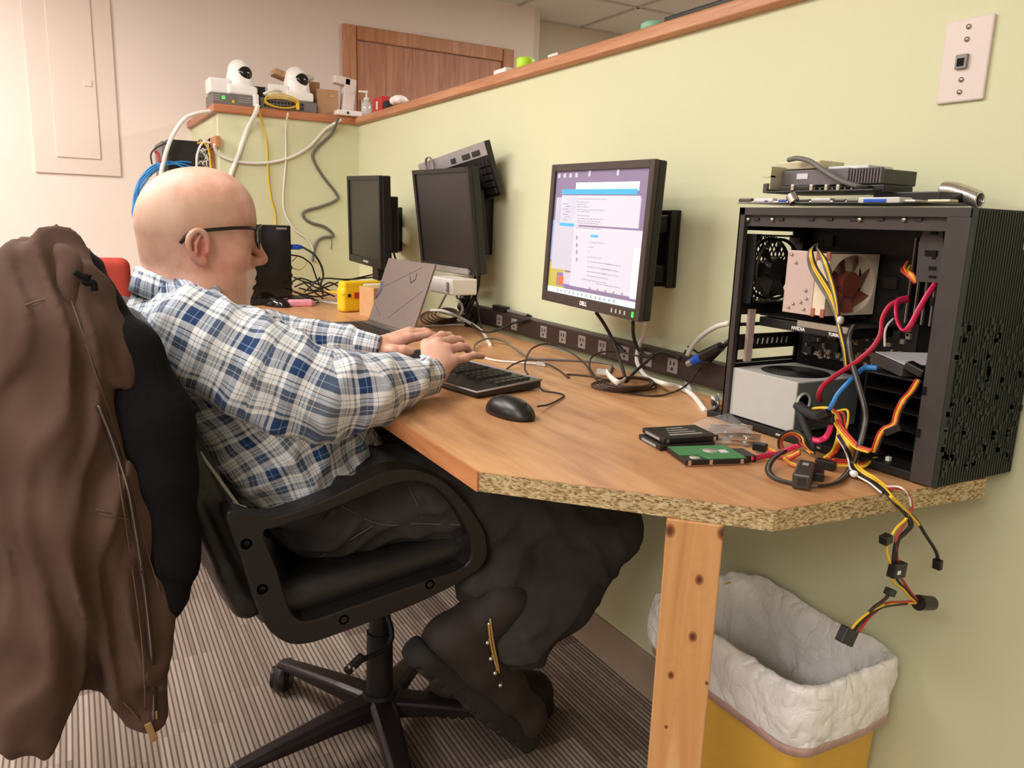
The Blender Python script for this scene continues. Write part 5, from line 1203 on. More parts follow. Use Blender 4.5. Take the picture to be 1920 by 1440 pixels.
cable('cord',[(q.x,q.y+.028,bz),('x',572,466,-3.12),('x',590,478,-3.1),('x',603,500,-3.1),('x',606,520,-3.1),('x',601,535,-3.05),('z',607,555,DT+.006)],.0042,'black_cable',vga)
# tangle of cords at the back corner
tangle=[[(545,478),(565,482),(583,495),(590,512),(596,528),(606,545)],[(548,490),(560,480),(572,486),(574,496),(562,506),(548,502)],[(550,520),(580,530),(610,522),(650,524),(700,520)],[(548,528),(565,522),(600,535),(625,548),(640,545)],[(552,538),(575,530),(596,540),(618,530),(636,538)],[(548,545),(570,552),(600,546),(628,556)],[(560,540),(585,545),(612,538),(640,528),(690,517),(716,510)],[(552,548),(590,556),(620,552)],[(566,526),(590,548),(606,560)],[(600,520),(585,535),(570,548)]]
mats=['black_cable','yellow_cable']+['black_cable']*8
names=['black cord rising along the partition corner','thin yellow cord looped beside the small computer','black cord running behind the yellow tool box','black cord lying in the corner tangle beside the small computer']
for k,pts in enumerate(tangle):
    lab=names[min(k,3)]
    if k<2: q_=[('x',u,v,-3.15) for u,v in pts]; 
    else: q_=[('z',u,max(v,546 if k!=2 else 544)+ (0),DT+.006+.006*(k%3)) if False else ('x',u,v,-3.0-.04*(k%4)) for u,v in pts]
    q_=[np.array([p[0],min(p[1],YW-.01),max(p[2],DT+.004)]) for p in [PT(a) for a in q_]]
    cable('tangled_cable',q_,.0032 if k!=1 else .002,mats[k],None,lab,group='cords tangled in the bench corner' if k>=3 else None)
# yellow tool box, cardboard box, pink thing
yb=thing('tool_box','yellow plastic tool case with a slot handle on the bench beyond the laptop','case',P('z',670,580,DT))
a_=P('z',650,585,DT); b_=P('z',632,575,DT); top=P('z',700,528,DT+.11)
g=SDF((-2.8,.55,.80),(-2.2,1.1,1.02),.004)
cx_,cy_=float(a_.x)-.055,float(a_.y)+.065
E_=(0,0,math.radians(12)); g.box((cx_,cy_,DT+.045),(.06,.10,.044),.012,0,rot=E_); g.box((cx_,cy_+.02,DT+.085),(.055,.115,.028),.01,.006,rot=E_); g.box((cx_,cy_+.03,DT+.095),(.07,.045,.009),.003,.003,op='s',rot=E_)
v_,f_=g.mesh(); npmesh('case_shell','yellow_plastic' and v_,f_,'yellow_plastic',yb)
b=MB(); F0=frame((cx_,cy_,DT+.05),E_); b.M=F0; b.box((.0615,-.045,.012),(.005,.02,.022)); b.build('latch','red_box',yb,bevel=.001)
b=MB(); b.M=F0; b.box((.0615,-.075,.012),(.005,.012,.012)); b.build('lock','port_dark',yb,bevel=.001)
b=MB(); b.M=F0; b.box((0,-.0,.018),(.1205,.201,.003)); b.build('case_seam','yellow_plastic',yb)
cb=P('z',695,596,DT); tz_=on_x(676,540,cb.x)[2]
t=thing('cardboard_box','small tan cardboard box standing between the yellow tool case and the laptop','box',(cb.x-.03,cb.y+.0,DT))
hh=tz_-DT; b=MB(); b.box((cb.x-.05,cb.y+.055,DT+hh/2),(.09,.12,hh),(0,0,.25)); b.build('carton','cardboard',t,bevel=.001)
b=MB(); b.box((cb.x-.05,cb.y+.055,DT+hh),(.092,.004,.001),(0,0,.25)); b.build('tape_seam','cardboard_dim',t)
p=P('z',563,568,DT+.012); t=thing('charger_plug','pink charger plug lying on the bench in front of the yellow case','plug',p)
g=SDF(tuple(p-Vector((.06,.06,.03))),tuple(p+Vector((.06,.06,.03))),.0025); g.box(tuple(p),(.022,.045,.013),.008,0); g.ell(tuple(p+Vector((0,.04,0))),(.014,.02,.010),.01); v_,f_=g.mesh(); npmesh('plug_body',v_,f_,'pink_plastic',t)
for dz in (0,.006): cable('white_lead',[p+Vector((0,.05,0)),('z',600,563+dz*300,DT+.006),('z',622,566+dz*400,DT+.005),('z',640,570,DT+.004)],.0022,'white_cable',t)
# cords hanging down the partition
XW=XP+.008
def wcable(lab,pts,r,mat,x=XW,name='hanging_cable'): return cable(name,[('x',u,v,x+(0 if len(q_)==0 else q_[0])) for (u,v,*q_) in pts],r,mat,None,lab)
wcable('thick white cord hanging down the left side of the green partition',[(484,196,.06),(478,215,.05),(462,248),(447,290),(436,320),(428,345)],.010,'white_cable')
wcable('thin yellow cord hanging down the middle of the green partition',[(485,205,.05),(492,232),(500,270),(503,330),(508,370),(516,400),(517,425),(519,450)],.0042,'yellow_cable')
wcable('thin white cord hanging from the network switch to the bench',[(540,212,.05),(536,240),(536,300),(531,370),(535,400),(552,430),(575,447),(586,465),(590,490)],.004,'white_cable')
wcable('grey cord zigzagging down the partition near its corner',[(634,222,.05),(622,250),(590,282),(588,300),(605,330),(630,362),(632,374),(606,386),(572,396),(570,408),(584,418),(610,426),(625,442),(604,446),(592,458),(586,490)],.0065,'grey_cable')
wcable('white cord sagging across the partition from the cubby to the corner',[(402,270,.02),(408,288),(440,302),(490,306),(540,297),(580,275),(610,243),(640,224,.05)],.0065,'white_cable')
wcable('short grey wire end beside the zigzag cord',[(618,445),(622,452),(621,468)],.002,'grey_cable')
# ---- things on top of the partition
SX=XP-.085
def sw(name,lab,u0,u1,vb,vt,ports):
    p0=on_x(u0,vb,XP+.01);p1=on_x(u1,vb,XP+.01); y0,y1=float(p0[1]),float(p1[1]); h=.044
    t=thing(name,lab,'network switch',(SX,(y0+y1)/2,TZ)); b=MB(); b.box((SX+.0,(y0+y1)/2,TZ+h/2),(.19,y1-y0,h)); b.build('switch_body','switch_grey',t,bevel=.002)
    x=SX+.0955
    if ports:
        n=12
        for r in (0,1):
            b=MB()
            for k in range(n): b.box((x,y0+(y1-y0)*(.08+.06*k),TZ+.013+.016*r),(.002,(y1-y0)*.042,.011))
            b.build('port_row','port_dark',t)
    else:
        b=MB(); b.box((x,y0+(y1-y0)*.25,TZ+.027),(.002,.012,.012)); b.build('green_light','green_led',t); b=MB(); b.box((x,y0+(y1-y0)*.48,TZ+.014),(.002,.010,.012)); b.build('yellow_label','yellow_cable',t)
        b=MB()
        for k in range(3): b.box((x,y0+(y1-y0)*(.08+.001),TZ+.034-.009*k),(.001,.03,.002)); b.box((x,y0+(y1-y0)*.76,TZ+.034-.009*k),(.001,.05,.002))
        b.build('print','letter_grey',t)
    return y0,y1
ya,yb_=sw('network_switch','grey network switch with a green light under the left white camera',400,478,206,186,False)
yc,yd=sw('network_switch','grey network switch with two rows of ports under the right white camera',489,594,212,196,True)
def dome_camera(lab,y,yw,z0,boxw):
    t=thing('security_camera',lab,'camera',(SX,y,z0)); x=SX+.03
    g=SDF((x-.09,y-.11,z0-.01),(x+.10,y+.08,z0+.19),.004)
    g.cone((x,y,z0+.03),(x,y,z0+.075),.062,.056,.0); g.cone((x,y,z0+.075),(x,y,z0+.105),.056,.05,.0); g.box((x,y,z0+.02),(.062,.062,.02),.01,.01); g.box((x-.0,y,z0-.03),(.2,.2,.03),0,.001,op='s')
    v_,f_=g.mesh(); o=npmesh('camera_body',v_,f_,'camera_white',t)
    e=Vector((x+.03,y+.012,z0+.093)); ax=Vector((1,.12,.25)).normalized(); b=MB(); b.lathe(e,[(.0,.030),(.018,.027),(.030,.016),(.0335,.0),(.030,-.012)],28,axis=tuple(ax)); b.build('lens_dome','lens_black',t)
    g=SDF((x-.09,y-.16,z0-.01),(x+.10,y-.02,z0+.09),.004); g.box((x-.01,y-.06-.03,z0+.032),(.055,.045,.031),.006,0); v_,f_=g.mesh(); npmesh('camera_base','camera_white' and v_,f_,'camera_white',t)
cy1=float(on_x(450,150,SX+.03)[1]); cy2=float(on_x(556,170,SX+.03)[1])
dome_camera('white dome camera with a black lens on the left end of the partition',cy1,0,TZ+.045,0)
dome_camera('white dome camera with a black lens nearer the partition corner',cy2,0,TZ+.045,0)
yw=thing('coiled_patch_cable','yellow patch cord coiled in front of the port rows','cable',(XP+.03,yc,TZ+.02))
for k in range(3):
    y0_=yc+.015; y1_=yc+.16; b=MB(); pts=[(XP+.02+.006*k,(y0_+y1_)/2+(y1_-y0_)/2*math.cos(a),TZ+.026+.004*k+(.020+.004*k)*math.sin(a)) for a in [i*.45 for i in range(14)]]; b.tube(smoothpath(pts,3,True),.0028,6,closed=True); b.build('coil','yellow_cable',yw)
b=MB(); b.box((XP+.035,yc+.155,TZ+.018),(.012,.014,.028)); b.build('plug','yellow_cable',yw,bevel=.002)
b=MB(); b.tube(smoothpath([(XP+.03,yc+.01,TZ+.055),(XP+.03,yc+.05,TZ+.075),(XP+.0,yc+.09,TZ+.08)],5),.006,8); o=b.build('loop_cable','white_cable'); tag(o,'short clear cord looping between the two cameras','cable')
b=MB(); b.box((SX-.03,(yb_+yc)/2+.01,TZ+.05),(.08,.10,.10)); o=b.build('small_black_box','black_plastic',bevel=.004); tag(o,'small black box behind the two cameras','box')
t=thing('cord_plug','white plug where the thick white cord meets the partition top','plug',(XP+.03,yc-.02,TZ)); b=MB(); b.box((XP+.02,yc-.022,TZ+.025),(.04,.02,.05)); b.build('plug_body','white_cable',t,bevel=.004)
def ybox(name,lab,cat,u0,u1,v0,v1,x,dx,mat,rz=0,bevel=.002,group=None):
    a=on_x(u0,v1,x); b_=on_x(u1,v1,x); c_=on_x((u0+u1)/2,v0,x); z0=TZ; h=float(c_[2])-z0; y=(a[1]+b_[1])/2; t=thing(name,lab,cat,(x,y,z0)); m_=MB(); m_.box((x-dx/2,y,z0+h/2),(dx,abs(b_[1]-a[1]),h),(0,0,rz)); m_.build('carton' if 'box' in name else name+'_body',mat,t,bevel=bevel); return t,y,h
ybox('cardboard_box','larger cardboard box on the partition behind the right camera','box',562,600,152,222,SX,.07,'cardboard_dim',.1); t,y,h=ybox('cardboard_box','cardboard box on the partition between the camera and the white stand','box',598,637,168,222,XP-.02,.12,'cardboard_dim',-.1)
b=MB(); b.box((XP-.018,y+.02,TZ+h*.75),(.002,.04,.01)); b.build('box_print','cardboard',t)
pa_=P('x',512,135,XP-.1); pb_=P('x',548,150,XP-.1); b=MB(); b.box((pa_+pb_)/2,(.09,(pb_-pa_).length,.025),(pb_-pa_).to_track_quat('Y','Z').to_matrix()); o=b.build('cardboard_flap','cardboard_dim'); tag(o,'open cardboard flap sticking up behind the right camera','cardboard')
b=MB(); q=P('x',575,147,SX-.02); g=SDF(tuple(q-Vector((.06,.1,.05))),tuple(q+Vector((.06,.1,.05))),.005); rr_=np.random.default_rng(3)
for k in range(8): g.ell(tuple(q+Vector((rr_.uniform(-.02,.02),rr_.uniform(-.05,.05),rr_.uniform(-.01,.01)))),(.022,.028,.014),.006)
v_,f_=g.mesh(); o=npmesh('bubble_wrap',v_,f_,'clear_gel'); tag(o,'crumpled clear wrap on the larger cardboard box','packaging')
t=thing('device_stand','off-white upright device with a wide white foot at the partition corner','device',P('x',652,215,XP))
a=P('x',642,148,XP-.03); c_=P('x',655,213,XP-.03); b=MB(); b.box((a+c_)/2+Vector((0,.01,0)),(.05,.055,(a-c_).length),(math.radians(-6),0,0)); b.build('upright','plate_beige',t,bevel=.004)
b=MB(); b.box((a.x,a.y-.005,a.z-.01),(.05,.075,.035),(math.radians(-6),0,0)); b.build('head','plate_beige',t,bevel=.004)
b=MB(); q=P('x',652,216,XP+.0); b.box((q.x,q.y+.0,TZ+.012),(.07,.12,.024)); b.build('foot','camera_white',t,bevel=.006)
b=MB(); b.box((q.x+.036,q.y-.01,TZ+.012),(.002,.01,.01)); b.build('socket','port_dark',t)
YC=YW+.035
def onlong(u,v): return P('y',u,v,YC)
q=onlong(687,215); t=thing('hand_sanitizer','clear hand sanitizer pump bottle at the partition corner','bottle',(q.x,YC,TZ)); h=float(onlong(687,180).z)-TZ; k_=h/.065
b=MB(); b.lathe((q.x,YC,TZ),[(0,0),(.022,.001),(.024,.004),(.024,.055),(.018,.068),(.010,.074),(.010,.08)],24); b.build('bottle','clear_gel',t)
b=MB(); b.lathe((q.x,YC,TZ+.078),[(.0115,0),(.0115,.012),(.004,.014),(.004,.032),(.008,.034),(.008,.042),(0,.043)],20); b.box((q.x,YC-.018,TZ+.115),(.009,.036,.008)); b.build('pump','camera_white',t)
def lbox(name,lab,cat,u0,u1,v0,mat,w=.05,sub=None,h=None):
    a=onlong(u0,230);c_=onlong(u1,230); zz=float(onlong((u0+u1)/2,v0).z); h=h or max(zz-TZ,.01); t=thing(name,lab,cat,((a.x+c_.x)/2,YC,TZ)); b=MB(); b.box(((a.x+c_.x)/2,YC+.01,TZ+h/2),(abs(c_.x-a.x),w,h)); b.build(name+'_body',mat,t,bevel=.002); return t,(a.x+c_.x)/2,h
t,x_,h=lbox('red_carton','small red and white carton on the half wall beside the sanitizer','box',704,722,183,'red_box'); b=MB(); b.box((x_,YC-.0155,TZ+h*.5),(.02,.001,h*.5)); b.build('white_print','camera_white',t)
t,x_,h=lbox('black_case','small dark object right of the red carton on the half wall','box',724,730,190,'black_plastic')
q=onlong(748,200); g=SDF((q.x-.1,YC-.05,TZ-.01),(q.x+.1,YC+.06,TZ+.09),.004)
for k in range(9): g.ell((q.x+rr_.uniform(-.05,.05),YC+rr_.uniform(-.02,.02),TZ+.02+rr_.uniform(0,.015)),(.022,.02,.018),.005)
g.box((q.x,YC,TZ-.03),(.2,.2,.03),0,.001,op='s'); v_,f_=g.mesh(); o=npmesh('tissue',v_,f_,'camera_white'); tag(o,'crumpled white tissue on the half wall right of the red carton','tissue')
t,x_,h=lbox('white_tray','small white tray on the half wall in front of the oak door','tray',933,955,131,'camera_white',.06,h=.022)
q=onlong(985,122); b=MB(); b.lathe((q.x,YC,TZ),[(0,0),(.026,0),(.028,.004),(.028,.030),(.024,.036),(0,.037)],24); o=b.build('plastic_tub','neon_green'); tag(o,'small neon green plastic tub on the half wall','tub')
q=onlong(1225,50); b=MB(); b.lathe((q.x,YC,TZ),[(0,0),(.026,0),(.03,.006),(.03,.018),(.02,.024),(0,.025)],24); o=b.build('plastic_tub','mint_plastic'); tag(o,'pale mint green plastic tub on the half wall right of the printed card','tub')
# printed card behind
a=P('y',1037,104,YW+.13); a.z=TZ+.03; t=thing('printed_card','small white printed card standing on the far edge of the half wall','card',a); b=MB(); b.box(a,(.055,.004,.06)); b.build('card','camera_white',t); b=MB()
for k in range(4):
    for j in range(3): b.box(a+Vector((-.016+.016*j,-.0025,.02-.013*k)),(.012,.001,.007))
b.build('print','letter_grey',t)
t=thing('document_tray','dark tray standing on the half wall near the top of the photo','tray',P('y',1340,8,YC)); q=P('y',1340,10,YC); b=MB(); b.box((q.x,YC+.02,TZ+.012),(.30,.07,.02)); b.build('tray_body','dark_metal',t,bevel=.003)
q=P('y',1405,5,YC); b=MB(); b.box((q.x,YC+.02,TZ+.033),(.10,.06,.02)); b.build('red_end','red_box',t,bevel=.003)
# ---- cubby equipment
t=thing('network_rack','black network gear sticking out of the cubby in the partition return','network gear',(-3.98,YE,1.3))
RXX=-3.80; a=on_x(314,268,RXX); b_=on_x(388,266,RXX); z1=float(b_[2]); z0=z1-.17
b=MB(); b.box((RXX-.16,(a[1]+YE+.10)/2,(z0+z1)/2),(.32,YE+.10-a[1],z1-z0)); rk=b.build('rack_box','black_plastic',t,bevel=.004)
b=MB(); b.box((RXX+.002,YE-.045,(z0+z1)/2-.02),(.004,.07,.10)); b.build('patch_panel','switch_grey',rk)
b=MB(); b.box((RXX-.16,a[1]-.012,(z0+z1)/2),(.30,.022,z1-z0-.02)); b.build('rack_face','switch_grey',rk)
for r_ in range(2):
    for k in range(5): b=MB(); b.box((RXX+.005,YE-.072+.013*k,z0+.06+.035*r_),(.002,.009,.014)); b.build('patch_port','port_dark',rk)
for k in range(16):
    z=z0+.03+.008*k; b=MB(); o_=rr_.uniform(-.02,.02)
    b.tube(smoothpath([(RXX+.005,YE-.07+.013*(k%5),z),(RXX+.04,YE-.06+.01*(k%5),z+.01+o_),(RXX+.05,YE-.045+o_,z-.02),(RXX+.03,YE-.03,z-.03+o_)],4),.0028,5); b.build('patch_lead','white_cable' if k%3 else 'grey_cable',t)
for k in range(16):
    o_=rr_.uniform(-1,1,4); q=[(362+o_[0]*4,305+3*k*.6),(330+o_[1]*6,306+o_[0]*4),(296+o_[2]*8,312+o_[3]*6),(268+o_[0]*7,335+o_[1]*6),(256+o_[2]*4,362+o_[1]*5),(252+o_[3]*4,395),(256,430)]
    cable('blue_patch_cable',[('x',u,v,-3.78-.03*(k%5)) for u,v in q],.0036,'blue_cable',None,'blue patch cord in the bundle spilling from the cubby behind the man\'s head',group='blue patch cords')
cable('white_cable',[('x',398,208,-3.72),('x',372,212,-3.72),('x',345,224,-3.72),('x',320,262,-3.72),('x',305,310,-3.72),('x',300,345,-3.72)],.009,'white_cable',None,'white cord looping down left of the cubby')
cable('white_cable',[('x',396,268,-3.72),('x',380,268,-3.72),('x',370,290,-3.72),('x',369,320,-3.72),('x',372,350,-3.72)],.005,'white_cable',None,'white cord curving down across the black network gear')
cable('yellow_cable',[('x',370,268,-3.72),('x',385,270,-3.72),('x',393,290,-3.72),('x',395,330,-3.72),('x',396,350,-3.72)],.004,'yellow_cable',None,'yellow cord curving down across the black network gear')
cable('red_cable',[('x',290,283,-3.72),('x',297,290,-3.72),('x',300,305,-3.72)],.006,'red_wire',None,'short red plug and lead above the blue cords')
cable('dark_lead',[('x',312,268,-3.72),('x',292,278,-3.72),('x',283,290,-3.72),('x',285,308,-3.72)],.0035,'black_cable',None,'dark lead arching left of the black network gear')
# ================= power strip =================
mk('strip_brown','3C2E29',rough=.45,metal=.2); mk('outlet_grey','8B7F79',rough=.5)
s0=on_y(862,566,YW-.035); s1x=-1.02; zt=.897; zb=.843
st=thing('power_strip','long dark brown power strip with many outlets screwed to the wall behind the bench','power strip',((s0[0]+s1x)/2,YW,.87))
b=MB(); b.box(((s0[0]+s1x)/2,YW-.018,(zt+zb)/2),(s1x-s0[0],.036,zt-zb)); b.build('strip_body','strip_brown',st,bevel=.003)
for u,v in ((937,592),(965,597),(1020,613),(1056,623),(1092,633),(1130,645),(1172,656),(1215,668),(1262,680)):
    p=on_y(u,v,YW-.037); b=MB(); b.box((p[0],YW-.037,(zt+zb)/2),(.034,.004,.034)); o=b.build('outlet','outlet_grey',st,bevel=.001)
    b=MB(); b.box((p[0]-.006,YW-.0395,(zt+zb)/2+.006),(.003,.001,.009)); b.box((p[0]+.006,YW-.0395,(zt+zb)/2+.006),(.003,.001,.009)); b.box((p[0],YW-.0395,(zt+zb)/2-.007),(.006,.001,.006)); b.build('outlet_slots','port_dark',o)
p=on_z(1005,587,zt+.006); t=thing('pen','grey pen lying on top of the power strip left of the switched-on monitor','pen',p)
b=MB(); b.cyl((p[0]-.07,YW-.02,zt+.0065),(p[0]+.05,YW-.02,zt+.0065),.0055,n=12); b.build('barrel','silver',t); b=MB(); b.cyl((p[0]+.05,YW-.02,zt+.0065),(p[0]+.075,YW-.02,zt+.0065),.0055,.002,n=12); b.build('tip','black_plastic',t)
p=on_z(962,577,zt+.01); b=MB(); b.box((p[0],YW-.02,zt+.009),(.075,.025,.017)); o=b.build('black_adapter','connector_black',bevel=.002); tag(o,'small black adapter lying on the power strip beside the pen','adapter')
# ================= cords on the bench =================
def zc(lab,pts,r,mat,name='loose_cable',group=None,seg=7): 
    q=[]
    for p in pts:
        if isinstance(p[0],str): q.append(np.array(PT(p)))
        else: q.append(np.array(on_z(p[0],p[1],DT+(p[2] if len(p)>2 else r+.0005))))
    q=[np.array([a[0],min(a[1],YW-.004-r),a[2]]) for a in q]
    return cable(name,q,r,mat,None,lab,group=group,seg=seg)
zc('thin black cord arching from the keyboard over the bench to the coil',[(990,703,.01),(984,690,.02),(988,668,.035),(1000,652,.045),(1025,645,.05),(1060,655,.04),(1095,680,.02),(1112,705,.008),(1140,722),(1190,738),(1235,742),(1275,730,.01),(1300,708,.03),(1330,672,.06),(1358,645,.08)],.0022,'brown_cable')
zc('grey network cord arching in front of the outlets left of the cord coil',[(888,662,.006),(892,645,.01),(915,635,.015),(945,640,.01),(975,660,.006),(1000,672),(1050,675),(1110,678),(1145,684),(1144,698)],.0028,'grey_cable')
wl=thing('network_cable','white network cord with a clear plug lying behind the keyboard','cable',on_z(960,680,DT))
cable('white_lead',[('z',898,668,DT+.003),('z',930,676,DT+.003),('z',975,680,DT+.003),('z',1008,682,DT+.004)],.0027,'white_cable',wl)
p=P('z',1016,682,DT+.006); b=MB(); b.box(p,(.026,.012,.010),(0,0,.5)); b.build('clear_plug','clear_gel',wl,bevel=.001)
pp_=P('z',1131,697,DT+.012); b=MB(); b.box(pp_,(.028,.014,.012),(0,0,.6)); o=b.build('network_plug','clear_gel',bevel=.001); tag(o,'clear network plug standing at the end of the grey cord by the coil','plug')
zc('brown cord hump ending in a bare tip on the open bench',[(950,692),(965,682,.01),(990,675,.012),(1020,680,.01),(1048,694),(1066,708),(1065,702),(1110,706),(1150,714)],.0022,'brown_cable')
zc('second thin black cord rising from the coil and running right along the outlets',[(1120,712),(1106,690,.01),(1108,672,.03),(1125,661,.04),(1160,660,.04),(1200,668,.04),(1260,673,.04),(1310,669,.05),(1358,652,.07)],.0022,'brown_cable')
for k in range(6):
    cx_,cy_=1172+k*3,722-k*1.2; q=[]
    for i in range(16):
        a=2*math.pi*i/16+.7*k; rx_=58-4*k+5*math.sin(k*2+i); q.append((cx_+rx_*math.cos(a),cy_+(13-.8*k)*math.sin(a),.003+.0035*k))
    q.append(q[0]); zc('thin brown cord coiled flat on the bench below the switched-on monitor',q,.0022,'brown_cable','coiled_cable',group='turns of the brown cord coil',seg=3)
t=thing('cable_tie','white paper tie around the cord coil','cable tie',on_z(1157,712,DT)); b=MB(); b.tube(smoothpath([PT(('z',1137,697,DT+.03)),PT(('z',1145,708,DT+.03)),PT(('z',1160,718,DT+.024)),PT(('z',1171,712,DT+.022))],5),.007,8,flat=.4); b.build('tie_band','tie_white',t)
zc('black power cord from the switched-on monitor down to the coil',[('y',1118,586,1.09),('y',1133,608,1.12),('y',1150,640,1.14),('y',1160,668,1.12),(1170,700,.03),(1172,716,.01)],.0042,'black_cable')
zc('black power cord with a plug hanging below the monitor to the strip',[('y',1148,638,1.17),('y',1160,650,1.175),('y',1171,660,1.178)],.0045,'black_cable')
zc('black cord from the monitor edge curving right along the strip',[('y',1187,604,1.10),('y',1188,630,1.13),('y',1197,655,1.15),('y',1215,668,1.16),('y',1240,660,1.16),('y',1262,664,1.16),('y',1275,672,1.165)],.0042,'black_cable')
zc('black cord from the strip slanting down to the coil',[('y',1228,664,1.16),('y',1205,684,1.13),(1188,700,.02),(1175,716,.012)],.0035,'black_cable')
zc('thick white cord from the switched-on monitor down to the gap in the bench',[('y',1209,604,1.12),('y',1207,628,1.15),('y',1197,652,1.17),('y',1195,680,1.17),('y',1212,706,1.16),(1240,718,.02),(1275,727,.008),(1300,742,.006),(1322,770,.002)],.0055,'white_cable')
zc('white cord arching from behind the computer case down into the bench gap',[('y',1366,606,1.15),('y',1338,615,1.17),('y',1305,640,1.19),('y',1287,672,1.2),('y',1285,705,1.2),('y',1294,730,1.2),('y',1300,745,1.2)],.0055,'white_cable')
zc('black cord running down beside the arching white cord',[('y',1366,640,1.16),('y',1335,672,1.19),('y',1305,694,1.2),('y',1290,706,1.2),('y',1293,730,1.2),('y',1303,765,1.19)],.005,'black_cable')
t=thing('video_plug','black video cable end with a blue plug resting on the strip near the case','plug',P('y',1330,665,YW-.05)); a=P('y',1352,650,YW-.06); c_=P('y',1318,668,YW-.06); b=MB(); b.cyl(a,c_,.010,.013,n=14); b.build('plug_body','connector_black',t); e=c_+(c_-a)*.55; b=MB(); b.cyl(c_,e,.011,.010,n=12); b.build('blue_head','blue_plug',t)
b=MB(); b.cyl(e,e+(c_-a)*.3,.008,n=10); b.build('shell','silver',t)
t=thing('cord_pile','small pile of white and brown leads left of the computer case','cable',P('z',1345,765,DT))
for k in range(6):
    q=[P('z',1338+rr_.uniform(-4,10),745+rr_.uniform(-5,24),DT+rr_.uniform(.004,.03)) for i in range(5)]; b=MB(); b.tube(smoothpath([(a.x,min(a.y,YW-.01),a.z) for a in q],5),.003,6); b.build('pile_lead',('white_cable','brown_cable','grey_cable')[k%3],t)
b=MB(); q=P('z',1347,776,DT+.006); b.box(q,(.03,.03,.012),(0,0,.2)); b.build('pile_adapter','black_plastic',t,bevel=.001)
# bunch below the middle monitor
for k,pts in enumerate(([(884,385),(891,440),(897,500),(893,540),(880,572),(868,600)],[(884,400),(893,460),(899,520),(890,560),(876,590),(872,625)],[(886,370),(889,420),(892,470),(890,530),(878,560),(862,585)],[(893,500),(889,545),(896,575),(900,610)],[(855,545),(858,560),(868,572),(874,590),(880,608)],[(896,440),(900,520),(893,560),(898,590),(903,620)])):
    zc('black cord in the bunch hanging behind the middle monitor',[('y',u,v,1.12+.01*(k%4)) for u,v in pts],.0038 if k<5 else .0018,'black_cable',group='black cords bunched behind the middle monitor')
g=SDF((-2.75,1.0,.82),(-2.2,1.22,1.0),.004); 
for (u,v) in ((868,575),(876,592),(884,606),(872,560)): g.ell(tuple(PT(('y',u,v,1.15))),(.02,.02,.018),.01)
v_,f_=g.mesh(); o=npmesh('plug_cluster',v_,f_,'connector_black'); tag(o,'black cluster of plugs in the cord bunch behind the laptop','plug')
zc('white cord crossing the bench from behind the laptop to the gap',[(808,582,.03),(830,583,.04),(855,592,.035),(880,605,.02),(902,620,.01),(912,634,.006),(920,648,.002)],.0055,'white_cable')
zc('flat white cord lying behind the man\'s hands',[(790,612),(830,610),(865,609),(890,609)],.0035,'white_cable')
zc('white and black lead curving out of the plug cluster',[('y',856,562,1.12),('y',864,568,1.11),('y',867,580,1.1),('y',862,592,1.1)],.004,'white_cable')
for k in range(5):
    q=[]
    for i in range(14):
        a=2*math.pi*i/14+.9*k; q.append((822+4*k+(34-3*k)*math.cos(a),596-2*k+(14-k)*math.sin(a),.004+.006*k))
    q.append(q[0]); zc('brown cord coiled on the bench behind the laptop lid',q,.003,'brown_cable','coiled_cable',group='turns of the cord coil behind the laptop',seg=3)
zc('black cord from the plug cluster sagging across to the power strip',[(884,608,.03),(905,622,.03),(930,620,.04),('y',960,607,1.16),('y',993,598,1.175)],.0035,'black_cable')
zc('black cord from the furthest monitor down behind the laptop',[('y',735,464,1.1),('y',740,480,1.1),('y',744,496,1.1),('y',742,510,1.1)],.004,'black_cable')
b=MB(); b.tube([PT(('y',815,590,1.1)),PT(('y',826,572,1.1)),PT(('y',838,548,1.1))],.004,6); o=b.build('box_bracket','grey_plastic'); tag(o,'grey strut under the white box below the middle monitor','bracket')
# ================= drives on the bench =================
mk('drive_black','2B2624',rough=.35,metal=.3); mk('drive_print','9A9692',rough=.5); mk('pcb_copper','A8775A',rough=.4,metal=.4); mk('silver_disc','D8D6D0',rough=.25,metal=.6)
def slab(name,lab,c,ang,l,w,z0,h,mat,group=None):
    t=thing(name,lab,'hard drive',(c[0],c[1],z0),(0,0,ang)); F=frame((c[0],c[1],z0),(0,0,ang)); b=MB(); b.M=F; b.box((0,0,h/2),(l,w,h)); o=b.build('drive_case',mat,t,bevel=.0012); return t,F
ang=math.atan2(.861-.765,-.788+.818)
c1_=((-.888-.788)/2,(.785+.861)/2); 
t,F=slab('laptop_drive','small hard drive with its green circuit board up, nearest the bench edge',c1_,ang,.1,.07,DT+.0005,.0095,'drive_black')
b=MB(); b.M=F; b.prism([(-.049,-.012),(-.02,-.012),(-.014,-.034),(.047,-.034),(.047,.034),(-.049,.034)],.0095,.0105); b.build('circuit_board','green_pcb',t)
b=MB(); b.M=F; b.lathe((.008,.006,.0105),[(0,.0008),(.011,.0006),(.0115,0)],24); b.build('motor_disc','silver_disc',t)
b=MB(); b.M=F; b.lathe((-.03,-.022,.0095),[(0,.0008),(.008,.0006),(.0085,0)],20); b.build('hub_disc','silver_disc',t)
b=MB(); b.M=F; b.box((.027,.0,.0108),(.012,.014,.0008)); b.build('board_label','drive_label',t)
b=MB(); b.M=F; b.box((0,0,.001),(.101,.071,.0015)); b.build('bottom_edge','pcb_copper',t)
for (x,y) in ((-.044,-.0352),(.04,-.0352),(-.01,-.0352)): b=MB(); b.M=F; b.box((x,y,.0055),(.005,.001,.007)); b.build('screw_hole','screw_metal',t)
c2_=((-.974-.881)/2,(.807+.892)/2-.002); ang2=math.atan2(.118,.027)
ang2=math.atan2(.892-.79,-.881+.899)
